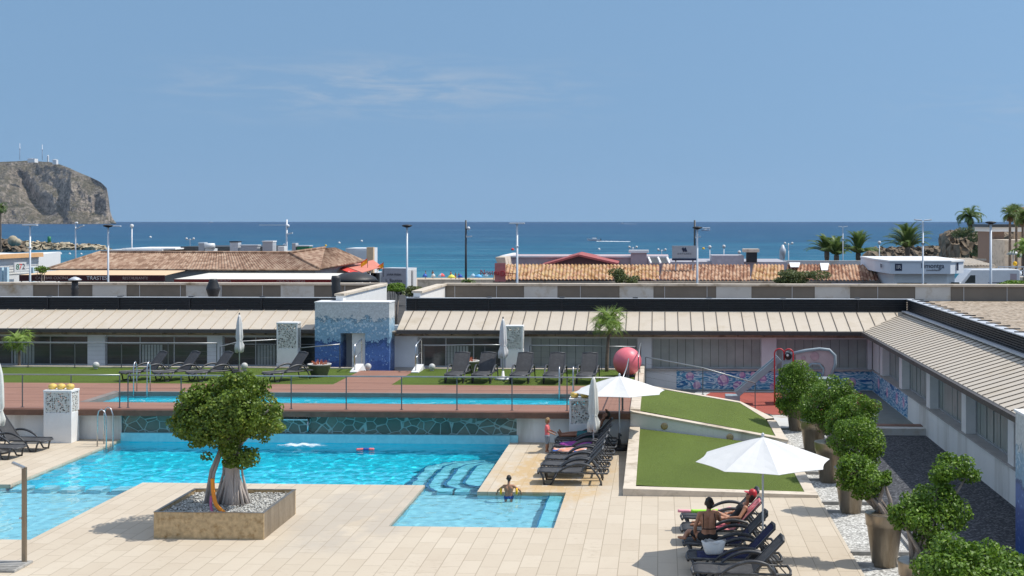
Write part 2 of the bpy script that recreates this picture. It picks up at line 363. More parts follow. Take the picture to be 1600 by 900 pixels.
# ================================================================ surfaces of the setting
def m_tiles():
    n = NT('limestone_paving'); v = n.co()
    b = n.n('ShaderNodeTexBrick', offset=.5); n.l(n.mapv(v, rot=(0, 0, PI/2), loc=(.1, 0.03, 0)), b.inputs[0])
    b.inputs['Color1'].default_value = (.475,.40,.305,1); b.inputs['Color2'].default_value = (.55,.475,.375,1); b.inputs['Mortar'].default_value = (.25,.20,.14,1)
    b.inputs['Scale'].default_value = 1; b.inputs['Mortar Size'].default_value = .008; b.inputs['Brick Width'].default_value = .95; b.inputs['Row Height'].default_value = .4; b.inputs['Bias'].default_value = .15
    k = n.mix(.3, b.outputs[0], n.ramp(n.noise(v, .35, 3, .5), [(.3, (.47,.39,.295)), (.7, (.57,.50,.39))]))
    k = n.mix(n.ramp(n.noise(n.mapv(v, (2, .8, 1)), 1.6, 6, .7), [(.52, (0,0,0)), (.8, (.4,.4,.4))]), k, (.44,.36,.27))
    # rust and limescale marks around the small pool
    p = n.xyz(v)
    d = n.math('SQRT', n.math('ADD', n.math('POWER', n.math('SUBTRACT', p[0], -2.9), 2.0), n.math('MULTIPLY', n.math('POWER', n.math('SUBTRACT', p[1], 35.2), 2.0), .16)))
    msk = n.math('MULTIPLY', n.math('MAXIMUM', n.math('SUBTRACT', 1.0, n.math('DIVIDE', d, 2.2)), 0.0), n.math('MULTIPLY_ADD', n.noise(n.mapv(v, (1, .5, 1)), 2.0, 6, .7), 3.2, -1.1))
    k = n.mix(n.ramp(msk, [(.05, (0,0,0)), (.35, (.8,.8,.8))]), k, (.50,.34,.16))
    w = n.math('MULTIPLY', n.math('MAXIMUM', n.math('SUBTRACT', 1.0, n.math('DIVIDE', d, 2.6)), 0.0), n.math('MULTIPLY_ADD', n.noise(n.mapv(v, (1, .6, 1), loc=(7, 3, 0)), 2.4, 6, .7), 3.4, -1.75))
    k = n.mix(n.ramp(w, [(.1, (0,0,0)), (.4, (.8,.8,.8))]), k, (.66,.64,.60))
    d2 = n.math('SQRT', n.math('ADD', n.math('POWER', n.math('SUBTRACT', p[0], -7.2), 2.0), n.math('MULTIPLY', n.math('POWER', n.math('SUBTRACT', p[1], 30.5), 2.0), .2)))
    g = n.math('MULTIPLY', n.math('MAXIMUM', n.math('SUBTRACT', 1.0, n.math('DIVIDE', d2, 2.4)), 0.0), n.math('MULTIPLY_ADD', b.outputs[1], -1.0, n.math('MULTIPLY_ADD', n.noise(n.mapv(v, (1.1,.6,1)), 1.0, 3, .6), 2.5, -.65)))
    k = n.mix(n.ramp(g, [(.1, (0,0,0)), (.4, (.55,.55,.55))]), k, (.40,.36,.31))
    chip = n.math('MULTIPLY', n.ramp(n.noise(n.mapv(v, (1.2, .5, 1), loc=(11, 4, 0)), 1.1, 2), [(.52, (0,0,0)), (.66, (1,1,1))]), n.ramp(n.noise(n.mapv(v, (4, 11, 1)), 1.0, 6, .75), [(.54, (0,0,0)), (.62, (.55,.55,.55))]))
    k = n.mix(chip, k, (.34,.27,.19))
    return n.done(n.bsdf(k, .75, 0, .3, n.bump(n.math('MULTIPLY_ADD', b.outputs[1], -1.0, n.math('MULTIPLY', n.noise(v, 30, 4), .3)), .35, .01)))
M['tiles'] = m_tiles()
def m_deckwood():
    n = NT('composite_decking'); v = n.co()
    b = n.n('ShaderNodeTexBrick', offset=.4); n.l(v, b.inputs[0])
    b.inputs['Color1'].default_value = (.25,.125,.085,1); b.inputs['Color2'].default_value = (.32,.165,.115,1); b.inputs['Mortar'].default_value = (.05,.02,.015,1)
    b.inputs['Scale'].default_value = 1; b.inputs['Mortar Size'].default_value = .008; b.inputs['Brick Width'].default_value = 3.2; b.inputs['Row Height'].default_value = .15
    k = n.mix(.4, b.outputs[0], n.ramp(n.noise(n.mapv(v, (.5, 4, 1)), 1.2, 5, .6), [(.3, (.22,.11,.075)), (.7, (.38,.205,.145))]))
    return n.done(n.bsdf(k, .6, 0, .35, n.bump(b.outputs[1], -.5, .01)))
M['decking'] = m_deckwood()
def m_grass(name, a, b):
    n = NT(name); v = n.co()
    k = n.ramp(n.noise(v, 26, 5, .75), [(.3, sc(a, .75)), (.7, sc(b, 1.1))])
    k = n.mix(n.ramp(n.noise(n.mapv(v, (1, .5, 1)), .7, 4), [(.35, (0,0,0)), (.65, (.7,.7,.7))]), k, tuple((x + y) * .6 for x, y in zip(a, b)))
    h = n.noise(v, 55, 4, .8)
    return n.done(n.bsdf(k, .85, 0, .2, n.bump(h, .9, .05)))
M['turf'] = m_grass('artificial_turf', (.085,.124,.020), (.152,.205,.045))
M['lawn'] = m_grass('lawn_turf', (.062,.108,.014), (.125,.178,.030))
def m_gravel(name, cols, scale, bst=.9):
    n = NT(name); v = n.co()
    r = n.vor(v, scale, out='Color'); s = n.n('ShaderNodeSeparateColor'); n.l(r, s.inputs[0])
    k = n.ramp(s.outputs[0], cols); d = n.vor(v, scale)
    k = n.mix(n.ramp(d, [(.45, (0,0,0)), (.75, (.55,.55,.55))]), k, tuple(x * .35 for x in cols[0][1]))
    return n.done(n.bsdf(k, .8, 0, .3, n.bump(d, -bst, .03)))
M['white_gravel'] = m_gravel('white_gravel', [(0, (.26,.25,.23)), (.5, (.54,.53,.49)), (1, (.72,.71,.67))], 20)
M['black_gravel'] = m_gravel('dark_gravel', [(0, (.022,.024,.03)), (.6, (.06,.064,.075)), (1, (.17,.175,.19))], 22)
M['tan_gravel'] = m_gravel('tan_roof_gravel', [(0, (.22,.17,.12)), (.5, (.38,.30,.22)), (1, (.52,.44,.35))], 7)
def m_pooltile(name, a, b):
    n = NT(name); v = n.co()
    k = n.ramp(n.noise(n.mapv(v, (8, 8, 8)), 1, 2), [(.35, a), (.65, b)])
    return n.done(n.bsdf(k, .4, 0, .3))
M['pool_deep'] = m_pooltile('deep_pool_mosaic', (.02,.63,.80), (.03,.70,.86))
M['pool_pale'] = m_pooltile('pale_pool_mosaic', (.28,.63,.72), (.35,.70,.78))
M['pool_step'] = m_pooltile('pool_step_mosaic', (.20,.62,.72), (.26,.70,.78))
M['pool_nosing'] = m_pooltile('step_nosing_mosaic', (.01,.16,.32), (.015,.2,.38))
def m_water(name, tint, sc_, strength, ior=1.33, dist=.06):
    n = NT(name); v = n.co()
    h1 = n.noise(n.mapv(v, (1, .75, 1)), sc_, 2, .5, dist=.9); h2 = n.vor(n.mapv(v, (1, .8, 1)), sc_ * .8, 'SMOOTH_F1')
    nm = n.bump(n.math('ADD', h1, n.math('MULTIPLY', h2, .8)), strength, dist)
    t = n.n('ShaderNodeBsdfTransparent'); t.inputs[0].default_value = C4(tint)
    g = n.n('ShaderNodeBsdfGlossy'); g.inputs['Roughness'].default_value = .04; g.inputs[0].default_value = (1,1,1,1); n.l(nm, g.inputs['Normal'])
    f = n.n('ShaderNodeFresnel'); f.inputs[0].default_value = ior; n.l(nm, f.inputs['Normal'])
    m = n.n('ShaderNodeMixShader'); n.l(f.outputs[0], m.inputs[0]); n.l(t.outputs[0], m.inputs[1]); n.l(g.outputs[0], m.inputs[2])
    return n.done(m.outputs[0])
def m_glasswater(name, col):
    n = NT(name); b = n.n('ShaderNodeBsdfPrincipled'); b.inputs['Base Color'].default_value = C4(col); b.inputs['Roughness'].default_value = 0.0
    b.inputs['IOR'].default_value = 1.33; b.inputs['Transmission Weight'].default_value = 1.0
    return n.done(b.outputs[0])
M['water_glass'] = m_glasswater('clear_pool_water', (.86,.985,1.0))
M['water_pool'] = m_water('pool_water', (.55,.93,.99), 2.2, .5)
M['water_lap'] = m_water('lap_pool_water', (.5,.92,.99), 1.6, .3)
def m_sea():
    n = NT('sea_water'); v = n.co(); p = n.xyz(v)
    ly = n.math('LOGARITHM', n.math('MAXIMUM', p[1], 100.0), 10.0)        # depth grows away from the beach
    wob = n.math('MULTIPLY_ADD', n.noise(n.mapv(v, (.004, .0015, 1)), 1.0, 5, .6), .5, -.25)
    k = n.ramp(n.math('DIVIDE', n.math('ADD', ly, wob), 5.0), [(.49, (.03,.19,.25)), (.525, (.007,.125,.20)), (.59, (.003,.075,.155)), (.74, (.002,.045,.125)), (.9, (.002,.038,.11))])
    big = n.noise(n.mapv(v, (.0011, .0065, 1), loc=(3, 9, 0)), 1.0, 5, .6); k = n.mix(n.ramp(big, [(.38, (.8,.8,.8)), (.5, (0,0,0))]), k, n.mix(1.0, k, (.62,.72,.82), 'MULTIPLY')); k = n.mix(n.ramp(big, [(.56, (0,0,0)), (.66, (.35,.35,.35))]), k, (.05,.15,.25))
    # foam-flecked chop and darker wind lanes
    lanes = n.noise(n.mapv(v, (.006, .045, 1)), 1.0, 5, .6)
    k = n.mix(n.ramp(lanes, [(.40, (1,1,1)), (.54, (0,0,0))]), k, n.mix(1.0, k, (.55,.64,.74), 'MULTIPLY'))
    chop = n.noise(n.mapv(v, (.08, .3, 1)), 1.0, 4, .65)
    k = n.mix(n.ramp(chop, [(.54, (0,0,0)), (.72, (.6,.6,.6))]), k, (.07,.17,.24))
    sw = n.noise(n.mapv(v, (.02, .12, 1), loc=(5, 2, 0)), 1.0, 4, .7); k = n.mix(n.ramp(sw, [(.57, (0,0,0)), (.66, (.7,.7,.7))]), k, (.13,.25,.33))
    h = n.math('ADD', n.noise(n.mapv(v, (.1, .35, 1)), 1.0, 6, .65), n.math('MULTIPLY', n.noise(n.mapv(v, (.01, .06, 1)), 1.0, 4, .6), 4.0))
    return n.done(n.bsdf(k, .35, 0, .08, n.bump(h, .9, 1.4)))
M['sea'] = m_sea()
def m_stonewall():
    n = NT('crazy_paved_stone'); v = n.co(); w = n.mapv(v, (1, .02, 1.25))
    d = n.vor(w, 2.8, 'DISTANCE_TO_EDGE', rnd=.9); r = n.vor(w, 2.8, out='Color', rnd=.9); s = n.n('ShaderNodeSeparateColor'); n.l(r, s.inputs[0])
    k = n.ramp(s.outputs[0], [(0, (.075,.11,.095)), (.5, (.14,.18,.155)), (1, (.23,.25,.21))])
    k = n.mix(n.ramp(n.noise(v, 3, 5, .65), [(.3, (0,0,0)), (.7, (.5,.5,.5))]), k, (.12,.15,.11))
    k = n.mix(n.ramp(d, [(.032, (1,1,1)), (.055, (0,0,0))]), k, (.34,.46,.44))
    return n.done(n.bsdf(k, .45, 0, .45, n.bump(n.ramp(d, [(.02, (0,0,0)), (.08, (1,1,1))]), .7, .03)))
M['stonewall'] = m_stonewall()
def m_ground():
    n = NT('street_and_sand'); v = n.co(); p = n.xyz(v)
    a = n.ramp(n.noise(v, .6, 5), [(.3, (.045,.045,.046)), (.7, (.075,.073,.07))]); s = n.ramp(n.noise(v, .3, 5), [(.3, (.42,.33,.23)), (.7, (.55,.45,.33))])
    k = n.mix(n.ramp(n.math('DIVIDE', p[1], 400.0), [(.36, (0,0,0)), (.4, (1,1,1))]), a, s)
    return n.done(n.bsdf(k, .9, 0, .2))
M['ground'] = m_ground()
def m_headland():
    n = NT('limestone_headland'); v = n.co()
    a = n.noise(n.mapv(v, (.006, .006, .004)), 1.0, 8, .68); b = n.noise(n.mapv(v, (.02, .02, .011)), 1.0, 6, .7)
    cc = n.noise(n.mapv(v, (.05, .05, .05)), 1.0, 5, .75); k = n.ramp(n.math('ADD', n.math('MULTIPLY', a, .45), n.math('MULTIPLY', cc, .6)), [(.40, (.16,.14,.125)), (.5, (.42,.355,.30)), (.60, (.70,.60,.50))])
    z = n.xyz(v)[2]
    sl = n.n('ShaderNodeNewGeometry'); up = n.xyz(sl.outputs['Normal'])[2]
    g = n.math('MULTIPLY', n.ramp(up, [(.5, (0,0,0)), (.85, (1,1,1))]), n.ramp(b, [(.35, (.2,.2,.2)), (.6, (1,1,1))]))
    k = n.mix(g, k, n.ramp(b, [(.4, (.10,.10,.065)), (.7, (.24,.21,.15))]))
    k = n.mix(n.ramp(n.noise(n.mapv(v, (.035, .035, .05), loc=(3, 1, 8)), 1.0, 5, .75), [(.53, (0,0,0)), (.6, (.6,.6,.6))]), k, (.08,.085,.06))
    return n.done(n.bsdf(k, .95, 0, .1, n.bump(n.math('ADD', n.math('ADD', a, n.math('MULTIPLY', b, .5)), n.math('MULTIPLY', cc, .5)), 1.0, 70)))
M['headland'] = m_headland()
# ---------------------------------------------------------------- sea, ground, headland
b = MB(); b.add([(-14000, 150, -6), (14000, 150, -6), (14000, 16000, -6), (-14000, 16000, -6)], [(0,1,2,3)]); struct('sea', b, M['sea'])
def ground_z(x, y):
    e = 0
    if y < 61.6: return -3.0
    if y < 63: return -3.0 + 2.1 * (y - 61.6) / 1.4
    if y < 150: z = -.9
    elif y < 235: z = -.9 - 4.3 * (y - 150) / 85
    else: z = -5.2 - 1.6 * (y - 235) / 110
    if x < -60: z -= min(4.0, (-60 - x) * .05) * max(0, min(1, (y - 100) / 30))
    return max(z, -9)
b = MB(); xs = [-400,-200,-140,-100,-80,-60,-40,-20,0,20,40,60,80,120,200,400]; ys = [-60,0,40,61.6,63,80,100,115,130,150,165,180,200,220,235,260,290,310,345,420]
b.add([(x, y, ground_z(x, y)) for y in ys for x in xs], [(j*16+i, j*16+i+1, (j+1)*16+i+1, (j+1)*16+i) for j in range(len(ys)-1) for i in range(15)], 0, True)
struct('ground', b, M['ground'])
from mathutils import noise as mn
def fbm(x, y, z, o=5):
    s = 0; a = 1
    for i in range(o):
        s += a * mn.noise(Vector((x, y, z))); x *= 2.07; y *= 2.07; z *= 2.07; a *= .5
    return s
prof = [(-330,262),(-200,252),(-100,249),(0,248),(40,246),(75,247),(90,250),(110,258),(140,272),(158,281),(167,290),(170,306),(172,325),(176,338),(182,346.5)]
YH = 5200.0; KH = YH / 2000
NU, NV = 230, 70
def ridged(x, y, z, o=5):
    s = 0; a_ = 1
    for i in range(o):
        s += a_ * (1 - abs(mn.noise(Vector((x, y, z)))) * 2); x *= 2.1; y *= 2.1; z *= 2.1; a_ *= .52
    return s
b = MB(); vs = []
for i in range(NU):
    px = -330 + (182 + 330) * (1 - (1 - i / (NU - 1)) ** 1.35)
    for k in range(len(prof) - 1):
        if prof[k][0] <= px <= prof[k+1][0]:
            t = (px - prof[k][0]) / (prof[k+1][0] - prof[k][0]); top = prof[k][1] * (1 - t) + prof[k+1][1] * t
    end = max(0, min(1, (182 - px) / 50)); cliff = max(0, min(1, (px - 60) / 50))
    for j in range(NV):
        v = j / (NV - 1)
        dep = (620 * (1 - cliff) + 260 * cliff) * (v ** 1.3) * (.12 + .88 * end)
        if cliff > 0: dep += cliff * end * (90 * max(0, .25 - v) / .25 * -1 + 150 * max(0, v - .8))
        env = (1 if v < .93 else (1 - v) / .07) * min(1, v * 6 + .15)
        X0 = (px - 1030) * KH; zz0 = v * (346.3 - top) * KH
        rd = ridged(X0 * .0035, zz0 * .0016, 2.2, 5) - 1.0; nn = fbm(X0 * .011, zz0 * .008, 5.5, 5)
        gl = (px - (12 + 62 * (1 - v) ** .8)) / 13; gul = math.exp(-gl * gl) * 170 * math.sin(PI * min(1, v * 1.1)) if v < .9 else 0
        Y_ = YH + dep + (-70 * rd + 48 * nn) * env * (.2 + .8 * end) + gul
        kk = Y_ / 2000
        zz = -6 + (v * (346.3 - top)) * kk + (7 * fbm(X0 * .02, zz0 * .02, 1.7, 4) if 0 < v < .97 else 3 * nn * (v > .5))
        vs.append((at(px, 345, Y_).x + 14 * nn * env * end, Y_, zz))
    vs.append((at(px, 345, Y_ + 700 * (.05 + .95 * end)).x, Y_ + 700 * (.05 + .95 * end), -8))
n1 = NV + 1
b.add(vs, [(i*n1+j, (i+1)*n1+j, (i+1)*n1+j+1, i*n1+j+1) for i in range(NU-1) for j in range(NV)], 0, False)
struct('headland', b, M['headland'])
# ---------------------------------------------------------------- pool deck with the pools let into it
PX0, PXI, PX1 = -17.2, -13.8, -4.7
PN, PF = 33.65, 40.2          # main pool near and far edge
LN, LJ = 27.5, 33.24          # left arm near and far edge
WX0, WX1, WN, WF = -6.2, -2.4, 29.1, 32.9
b = MB()
def slab(x0, x1, y0, y1, z=0.0): b.bx(x0, x1, y0, y1, z - .25, z)
slab(-45, 4.05, 14, LN)                            # front strip
slab(PXI, WX0, LN, PN); slab(WX0, 4.05, LN, WN); slab(WX1, 4.05, WN, WF); slab(PX1, 4.05, WF, 41.0)
slab(-45, PX0, LJ, 41.0)
struct('pool_deck', b, M['tiles'])
b = MB()
def basin(x0, x1, y0, y1, zb, mi): b.bx(x0, x1, y0, y1, zb - .2, zb, mi)
DZ, SZ, WZ = -1.35, -.55, -.56
basin(PX0, PX1, LJ, PF, DZ, 0)
basin(-45, PXI, LN, LJ, SZ, 1)
basin(WX0, WX1, WN, WF + .75, WZ, 1)
def wall(x0, x1, y0, y1, mi, zb): b.bx(x0, x1, y0, y1, zb, -.251, mi)
wall(PXI - 0, WX0, PN - .1, PN, 0, DZ - .2); wall(PX0 - .12, PX0, LJ, PF, 0, DZ - .2); wall(PX1, PX1 + .12, WF + .75, PF, 0, DZ - .2)
b.bx(PX0, PX1, PF - .02, PF + .15, DZ - .2, -.05, 0); b.bx(PX0, PX1, PF - .012, PF + .15, -.05, .22, 1); b.bx(PX1 + .0, PX1 + .25, PF + .03, PF + .15, .0, .22, 1)
b.bx(PX0, PXI, LJ - .12, LJ, DZ - .2, SZ - .01, 0); b.bx(WX0, PX1, WF + .63, WF + .75, DZ - .2, WZ - .01, 0)
wall(-45, PXI, LN - .12, LN, 1, SZ); wall(-45, PX0, LJ, LJ + .12, 1, SZ); wall(PXI, PXI + .12, LN, PN - .1, 1, DZ)
wall(WX0, WX1, WN - .12, WN, 1, WZ); wall(WX0 - .12, WX0, WN, PN - .1, 1, WZ); wall(WX1, WX1 + .12, WN, WF, 1, WZ); wall(PX1, WX1, WF, WF + .12, 1, WZ)
# bench along the right of the small pool, stepping blocks, curved entry steps
b.bx(WX1 - .42, WX1, WN, WF, WZ, -.2, 2); b.bx(WX1 - .46, WX1 - .42, WN, WF, WZ, -.205, 3)
for i in range(5): b.bx(PX0 + .12 + i * .68, PX0 + .52 + i * .68, LJ - .28, LJ + .3, DZ, -.13, 1)
for k in range(4):
    w = .55 + .52 * k; y0 = PN + .42 - .16 * k; y1 = 37.2 + .42 * k; r = .5 + .28 * k; top = -.2 - .24 * k
    pl = [(PX1, y0), (PX1 - w + r, y0)] + [(PX1 - w + r - r * math.sin(a), y0 + r - r * math.cos(a)) for a in np.linspace(.15, PI/2, 7)]
    pl += [(PX1 - w + r - r * math.cos(a), y1 - r + r * math.sin(a)) for a in np.linspace(.0, PI/2, 7)] + [(PX1, y1)]
    b.prism(pl[::-1], DZ, top, 2)
    q = [(PX1 - w + r - (r+.05) * math.sin(a), y0 + r - (r+.05) * math.cos(a)) for a in np.linspace(.0, PI/2, 9)] + [(PX1 - w + r - (r+.05) * math.cos(a), y1 - r + (r+.05) * math.sin(a)) for a in np.linspace(.0, PI/2, 9)]
    b.tube([(x, y, top - .05) for x, y in q], .06, 6, 3)
for x in (-5.6, -5.15): b.bx(x - .2 + .25 * 0, x + .18, WF + .35, WF + .72, WZ, -.15, 2)
struct('pool_basin', b, [M['pool_deep'], M['pool_pale'], M['pool_step'], M['pool_nosing']])
def wave(x, y):
    return (.012 * mn.noise(Vector((x * 1.6, y * 1.3, .3))) + 0.016 * mn.noise(Vector((x * 3.0 + 4, y * 2.6, 1.7))) + .0095 * mn.noise(Vector((x * 5.6, y * 5.2, 4.1))))
def water_sheet(b, x0, x1, y0, y1, z, st, amp=1.0):
    nx, ny = int((x1 - x0) / st) + 1, int((y1 - y0) / st) + 1
    b.add([(x0 + (x1 - x0) * i / nx, y0 + (y1 - y0) * j / ny, z + amp * wave(x0 + (x1 - x0) * i / nx, y0 + (y1 - y0) * j / ny)) for j in range(ny + 1) for i in range(nx + 1)],
          [(j*(nx+1)+i, j*(nx+1)+i+1, (j+1)*(nx+1)+i+1, (j+1)*(nx+1)+i) for j in range(ny) for i in range(nx)], 0, True)
b = MB(); z = -.06
for x0, x1, y0, y1 in ((PX0, PX1, PN, PF - .02), (PX0, PXI, LJ, PN), (-26, PXI, LN, LJ), (WX0, PX1, WF, PN), (WX0, WX1, WN, WF)): water_sheet(b, x0, x1, y0, y1, z, .06)
pw = struct('pool_water', b, M['water_glass'])
CAUST = True
if CAUST:
    pw.cycles.is_caustics_caster = True; sl.cycles.is_caustics_light = True
    for o in COL.objects:
        if o.name == 'pool_basin': o.cycles.is_caustics_receiver = True
# ---------------------------------------------------------------- raised terrace: decking, lap pool, lawns
TZ = 1.0; LX0, LX1, LY0, LY1 = -18.9, -2.25, 41.6, 44.15; GY0, GY1 = 46.45, 51.5
b = MB()
def dk(x0, x1, y0, y1): b.bx(x0, x1, y0, y1, TZ - .18, TZ)
dk(-45, -.9, 40.08, LY0); dk(-45, LX0, LY0, LY1); dk(LX1, -.9, LY0, LY1); dk(-45, -.9, LY1, GY0); dk(-11.95, -9.8, GY0, 50.8)
struct('terrace_decking', b, M['decking'])
b = MB(); b.bx(LX0, LX1, LY0, LY1, .3, .48, 0)
b.bx(LX0 - .15, LX1 + .15, LY1, LY1 + .15, -.3, .8, 0); b.bx(LX0 - .15, LX1 + .15, LY0 - .15, LY0, -.3, .8, 0); b.bx(LX0 - .15, LX0, LY0, LY1, -.3, .8, 0); b.bx(LX1, LX1 + .15, LY0, LY1, -.3, .8, 0)
b.bx(LX0, LX1, LY1 - .02, LY1, .48, .83, 1)  # paler facing: brightens the shaded far wall by colour
struct('lap_pool_basin', b, [M['pool_deep'], M['pool_pale']])
b = MB(); rz0, rz1 = .8, TZ + .006
for x0, x1, y0, y1 in ((LX0 - .3, LX1 + .1, LY1 - .02, LY1 + .12), (LX0 - .28, LX0 + .006, LY0 + .01, LY1 - .02), (LX0 - .3, LX1 + .1, LY0 - .06, LY0 + .006)): b.bx(x0, x1, y0, y1, rz0, rz1)
struct('lap_pool_rim', b, pm('dark_grey_rim', (.22,.185,.165), .6, var=.15))
b = MB(); water_sheet(b, LX0, LX1, LY0, LY1, .86, .08, .8); lw = struct('lap_pool_water', b, M['water_glass']); lw.cycles.is_caustics_caster = True; bpy.data.objects['lap_pool_basin'].cycles.is_caustics_receiver = True
def lawn(x0, x1, y0, y1, hump=.0):
    b = MB(); nx, ny = int((x1 - x0) / .5), 10; vs = []
    for j in range(ny + 1):
        for i in range(nx + 1):
            x = x0 + (x1 - x0) * i / nx; y = y0 + (y1 - y0) * j / ny
            vs.append((x, y, TZ - .01 + .02 * mn.noise(Vector((x, y, 0))) + hump * j / ny))
    n_ = nx + 1; b.add(vs, [(j*n_+i, j*n_+i+1, (j+1)*n_+i+1, (j+1)*n_+i) for j in range(ny) for i in range(nx)], 0, True)
    b.bx(x0, x1, y0, y1, -.0, TZ - .06, 0)
    struct('lawn', b, M['lawn'])
lawn(-45, -11.95, GY0, GY1); lawn(-9.8, -.9, GY0, GY1)
b = MB(); b.bx(-45, -12.4, GY1, GY1 + .18, 0, TZ + .03); b.bx(-9.3, -.9, GY1, GY1 + .18, 0, TZ + .03); struct('lawn_kerb', b, M['cream'])
b = MB(); b.bx(-45, 9, 50.8, 53.4, -.2, -.02); struct('service_path', b, M['concrete'])
# short steps down to the mosaic gate with white cheek walls
b = MB()
for i in range(5): b.bx(-11.95, -9.8, 50.8 + .28 * i, 51.08 + .28 * i + (.02 if i < 4 else 0), -.02, TZ - .02 - .17 * (i + 1))
b.bx(-11.95, -9.8, 50.72, 50.8, 0, TZ - .01)
struct('gate_steps', b, M['pale_block'])
for x0, x1 in ((-12.25, -11.95), (-9.8, -9.5)):
    b = MB(); b.xprism([(50.2, 0), (52.3, 0), (52.3, .5), (51.3, TZ + .22), (50.2, TZ + .03)], x0, x1)
    solo('cheek_wall', b, M['white_paint'], 'short white cheek wall on the left of the steps to the mosaic gate' if x0 < -11 else 'short white cheek wall on the right of the steps to the mosaic gate', 'wall', group='cheek walls of the gate steps', bev=.01)
# ---------------------------------------------------------------- retaining walls
WY = 40.3
t = thing('retaining_wall', 'long low retaining wall under the wooden terrace with a crazy paved stone panel', 'wall', (0, WY, 0))
b = MB(); b.bx(-45, PX0 - .02, 0, .3, 0, TZ - .19); b.bx(-4.5, -.9, 0, .3, 0, TZ - .19); b.bx(-45, -21.4, -.1, 0, 0, TZ - .2); part('wall', b, M['white_wall'], t)
b = MB(); b.bx(PX0, PX1 + .2, .06, .36, .2, TZ - .19); part('stone_panel', b, M['stonewall'], t)
b = MB(); b.bx(-45, -.9, -.32, -.225, TZ - .2, TZ - .02); part('fascia_board', b, M['timber'], t)
b = MB()                       # stainless cascade spout in front of the stone
for x in (-12.2, -11.15): b.tube([(x, .05, .3), (x, -.1, .3), (x, -.1, .62), (x + .0, .05, .7)], .03, 8)
b.bx(-12.2, -11.15, -.12, .06, .66, .7); part('cascade_spout', b, M['steel'], t)
# falling water and splash
n = NT('foam_patch'); v = n.co(); p = n.xyz(v)
rr_ = n.math('SQRT', n.math('ADD', n.math('POWER', n.math('DIVIDE', p[0], .95), 2.0), n.math('POWER', n.math('DIVIDE', p[1], .45), 2.0)))
nf = n.noise(n.mapv(v, (2.2, 5, 1)), 1.6, 5, .7, dist=.8)
al = n.ramp(n.math('SUBTRACT', n.math('MULTIPLY', nf, 1.5), rr_), [(.0, (0,0,0)), (.4, (.75,.75,.75))])
tr_ = n.n('ShaderNodeBsdfTransparent'); mx_ = n.n('ShaderNodeMixShader'); n.l(al, mx_.inputs[0]); n.l(tr_.outputs[0], mx_.inputs[1]); n.l(n.bsdf((.8,.85,.88), .6), mx_.inputs[2]); M['foam_patch'] = n.done(mx_.outputs[0])
b = MB(); c = gp(470, 698, -.05); k = 26
vs = [(1.5 * (2 * i / k - 1), .9 * (2 * j / k - 1), .0) for j in range(k + 1) for i in range(k + 1)]
vs = [(x, y, .012 + max(0, .10 * (1 - x*x/1.6 - y*y/.6)) * (.6 + .9 * mn.noise(Vector((x * 4, y * 5, 3))))) for x, y, _ in vs]
b.add(vs, [(j*(k+1)+i, j*(k+1)+i+1, (j+1)*(k+1)+i+1, (j+1)*(k+1)+i) for j in range(k) for i in range(k)], 0, True)
o = struct('cascade_splash', b, M['foam_patch'], 'stuff'); o.location = (c.x, c.y, -.05)
# ---------------------------------------------------------------- grass ramps at the right of the pool
b = MB(); A = [(-.62, 33.15, .16), (3.72, 32.55, .05), (3.72, 39.98, .02), (-.62, 40.05, .5)]
def bil(P, u, v): return [P[0][k]*(1-u)*(1-v) + P[1][k]*u*(1-v) + P[2][k]*u*v + P[3][k]*(1-u)*v for k in range(3)]
NU2 = 12
b.add([bil(A, i/NU2, j/NU2) for j in range(NU2+1) for i in range(NU2+1)], [(j*13+i, j*13+i+1, (j+1)*13+i+1, (j+1)*13+i) for j in range(NU2) for i in range(NU2)], 0, True)
struct('grass_ramp', b, M['turf'])
UP = [(-.62, 40.5, 1.0), (.6, 40.5, .78), (2.2, 40.5, .5), (3.7, 40.5, .12), (3.65, 44.1, .2), (2.9, 46.4, .42), (.25, 46.5, .86), (-.62, 46.5, 1.0)]
b = MB(); b.add(UP, [tuple(range(8))]); struct('grass_ramp', b, M['turf'])
t = thing('ramp_wall', 'white retaining wall with cream coping and two round lights between the grass ramps', 'wall', (0, 40.1, 0))
b = MB(); b.yprism([(-.9, 0), (4.0, 0), (4.0, .12), (-.9, .985)], 0, .3); part('wall', b, M['white_wall'], t)
b = MB(); b.yprism([(-.92, .985), (4.02, .12), (4.02, .17), (-.92, 1.035)], -.03, .36); part('coping', b, M['cream'], t)
for px, py in ((1038, 666), (1140.5, 683)):
    p = at(px, py, 40.08); b = MB(); b.lathe([(.11, 0), (.11, .02), (.06, .035), (.0, .03)], 20); o = part('wall_light', b, M['rust'], t, (p.x, -.0, p.z)); o.rotation_euler = (PI/2, 0, 0)
b = MB(); b.xprism([(32.9, 0), (40.1, 0), (40.1, .56), (32.9, .19)], -.92, -.6); b.xprism([(40.4, 0), (53.0, 0), (53.0, 1.06), (40.4, 1.06)], -.92, -.6)
solo('ramp_side_wall', b, M['cream'], 'cream stone wall along the left side of the grass ramps', 'wall', bev=.01)
b = MB(); b.xprism([(32.6, 0), (32.9, 0), (32.9, .19), (32.6, .17)], -.92, -.6)
b.yprism([(-.92, 0), (4.02, 0), (4.02, .07), (-.92, .19)], 32.55, 32.9); b.bx(3.72, 4.02, 32.9, 40.1, 0, .06); b.bx(3.7, 4.0, 40.4, 44.2, 0, .16)
b.add([(3.65, 44.1, .21), (2.9, 46.4, .44), (2.95, 46.7, .44), (3.95, 44.3, .21), (3.65, 44.1, 0), (2.9, 46.4, 0), (2.95, 46.7, 0), (3.95, 44.3, 0)], [(0,3,2,1), (3,7,6,2), (4,0,1,5)])
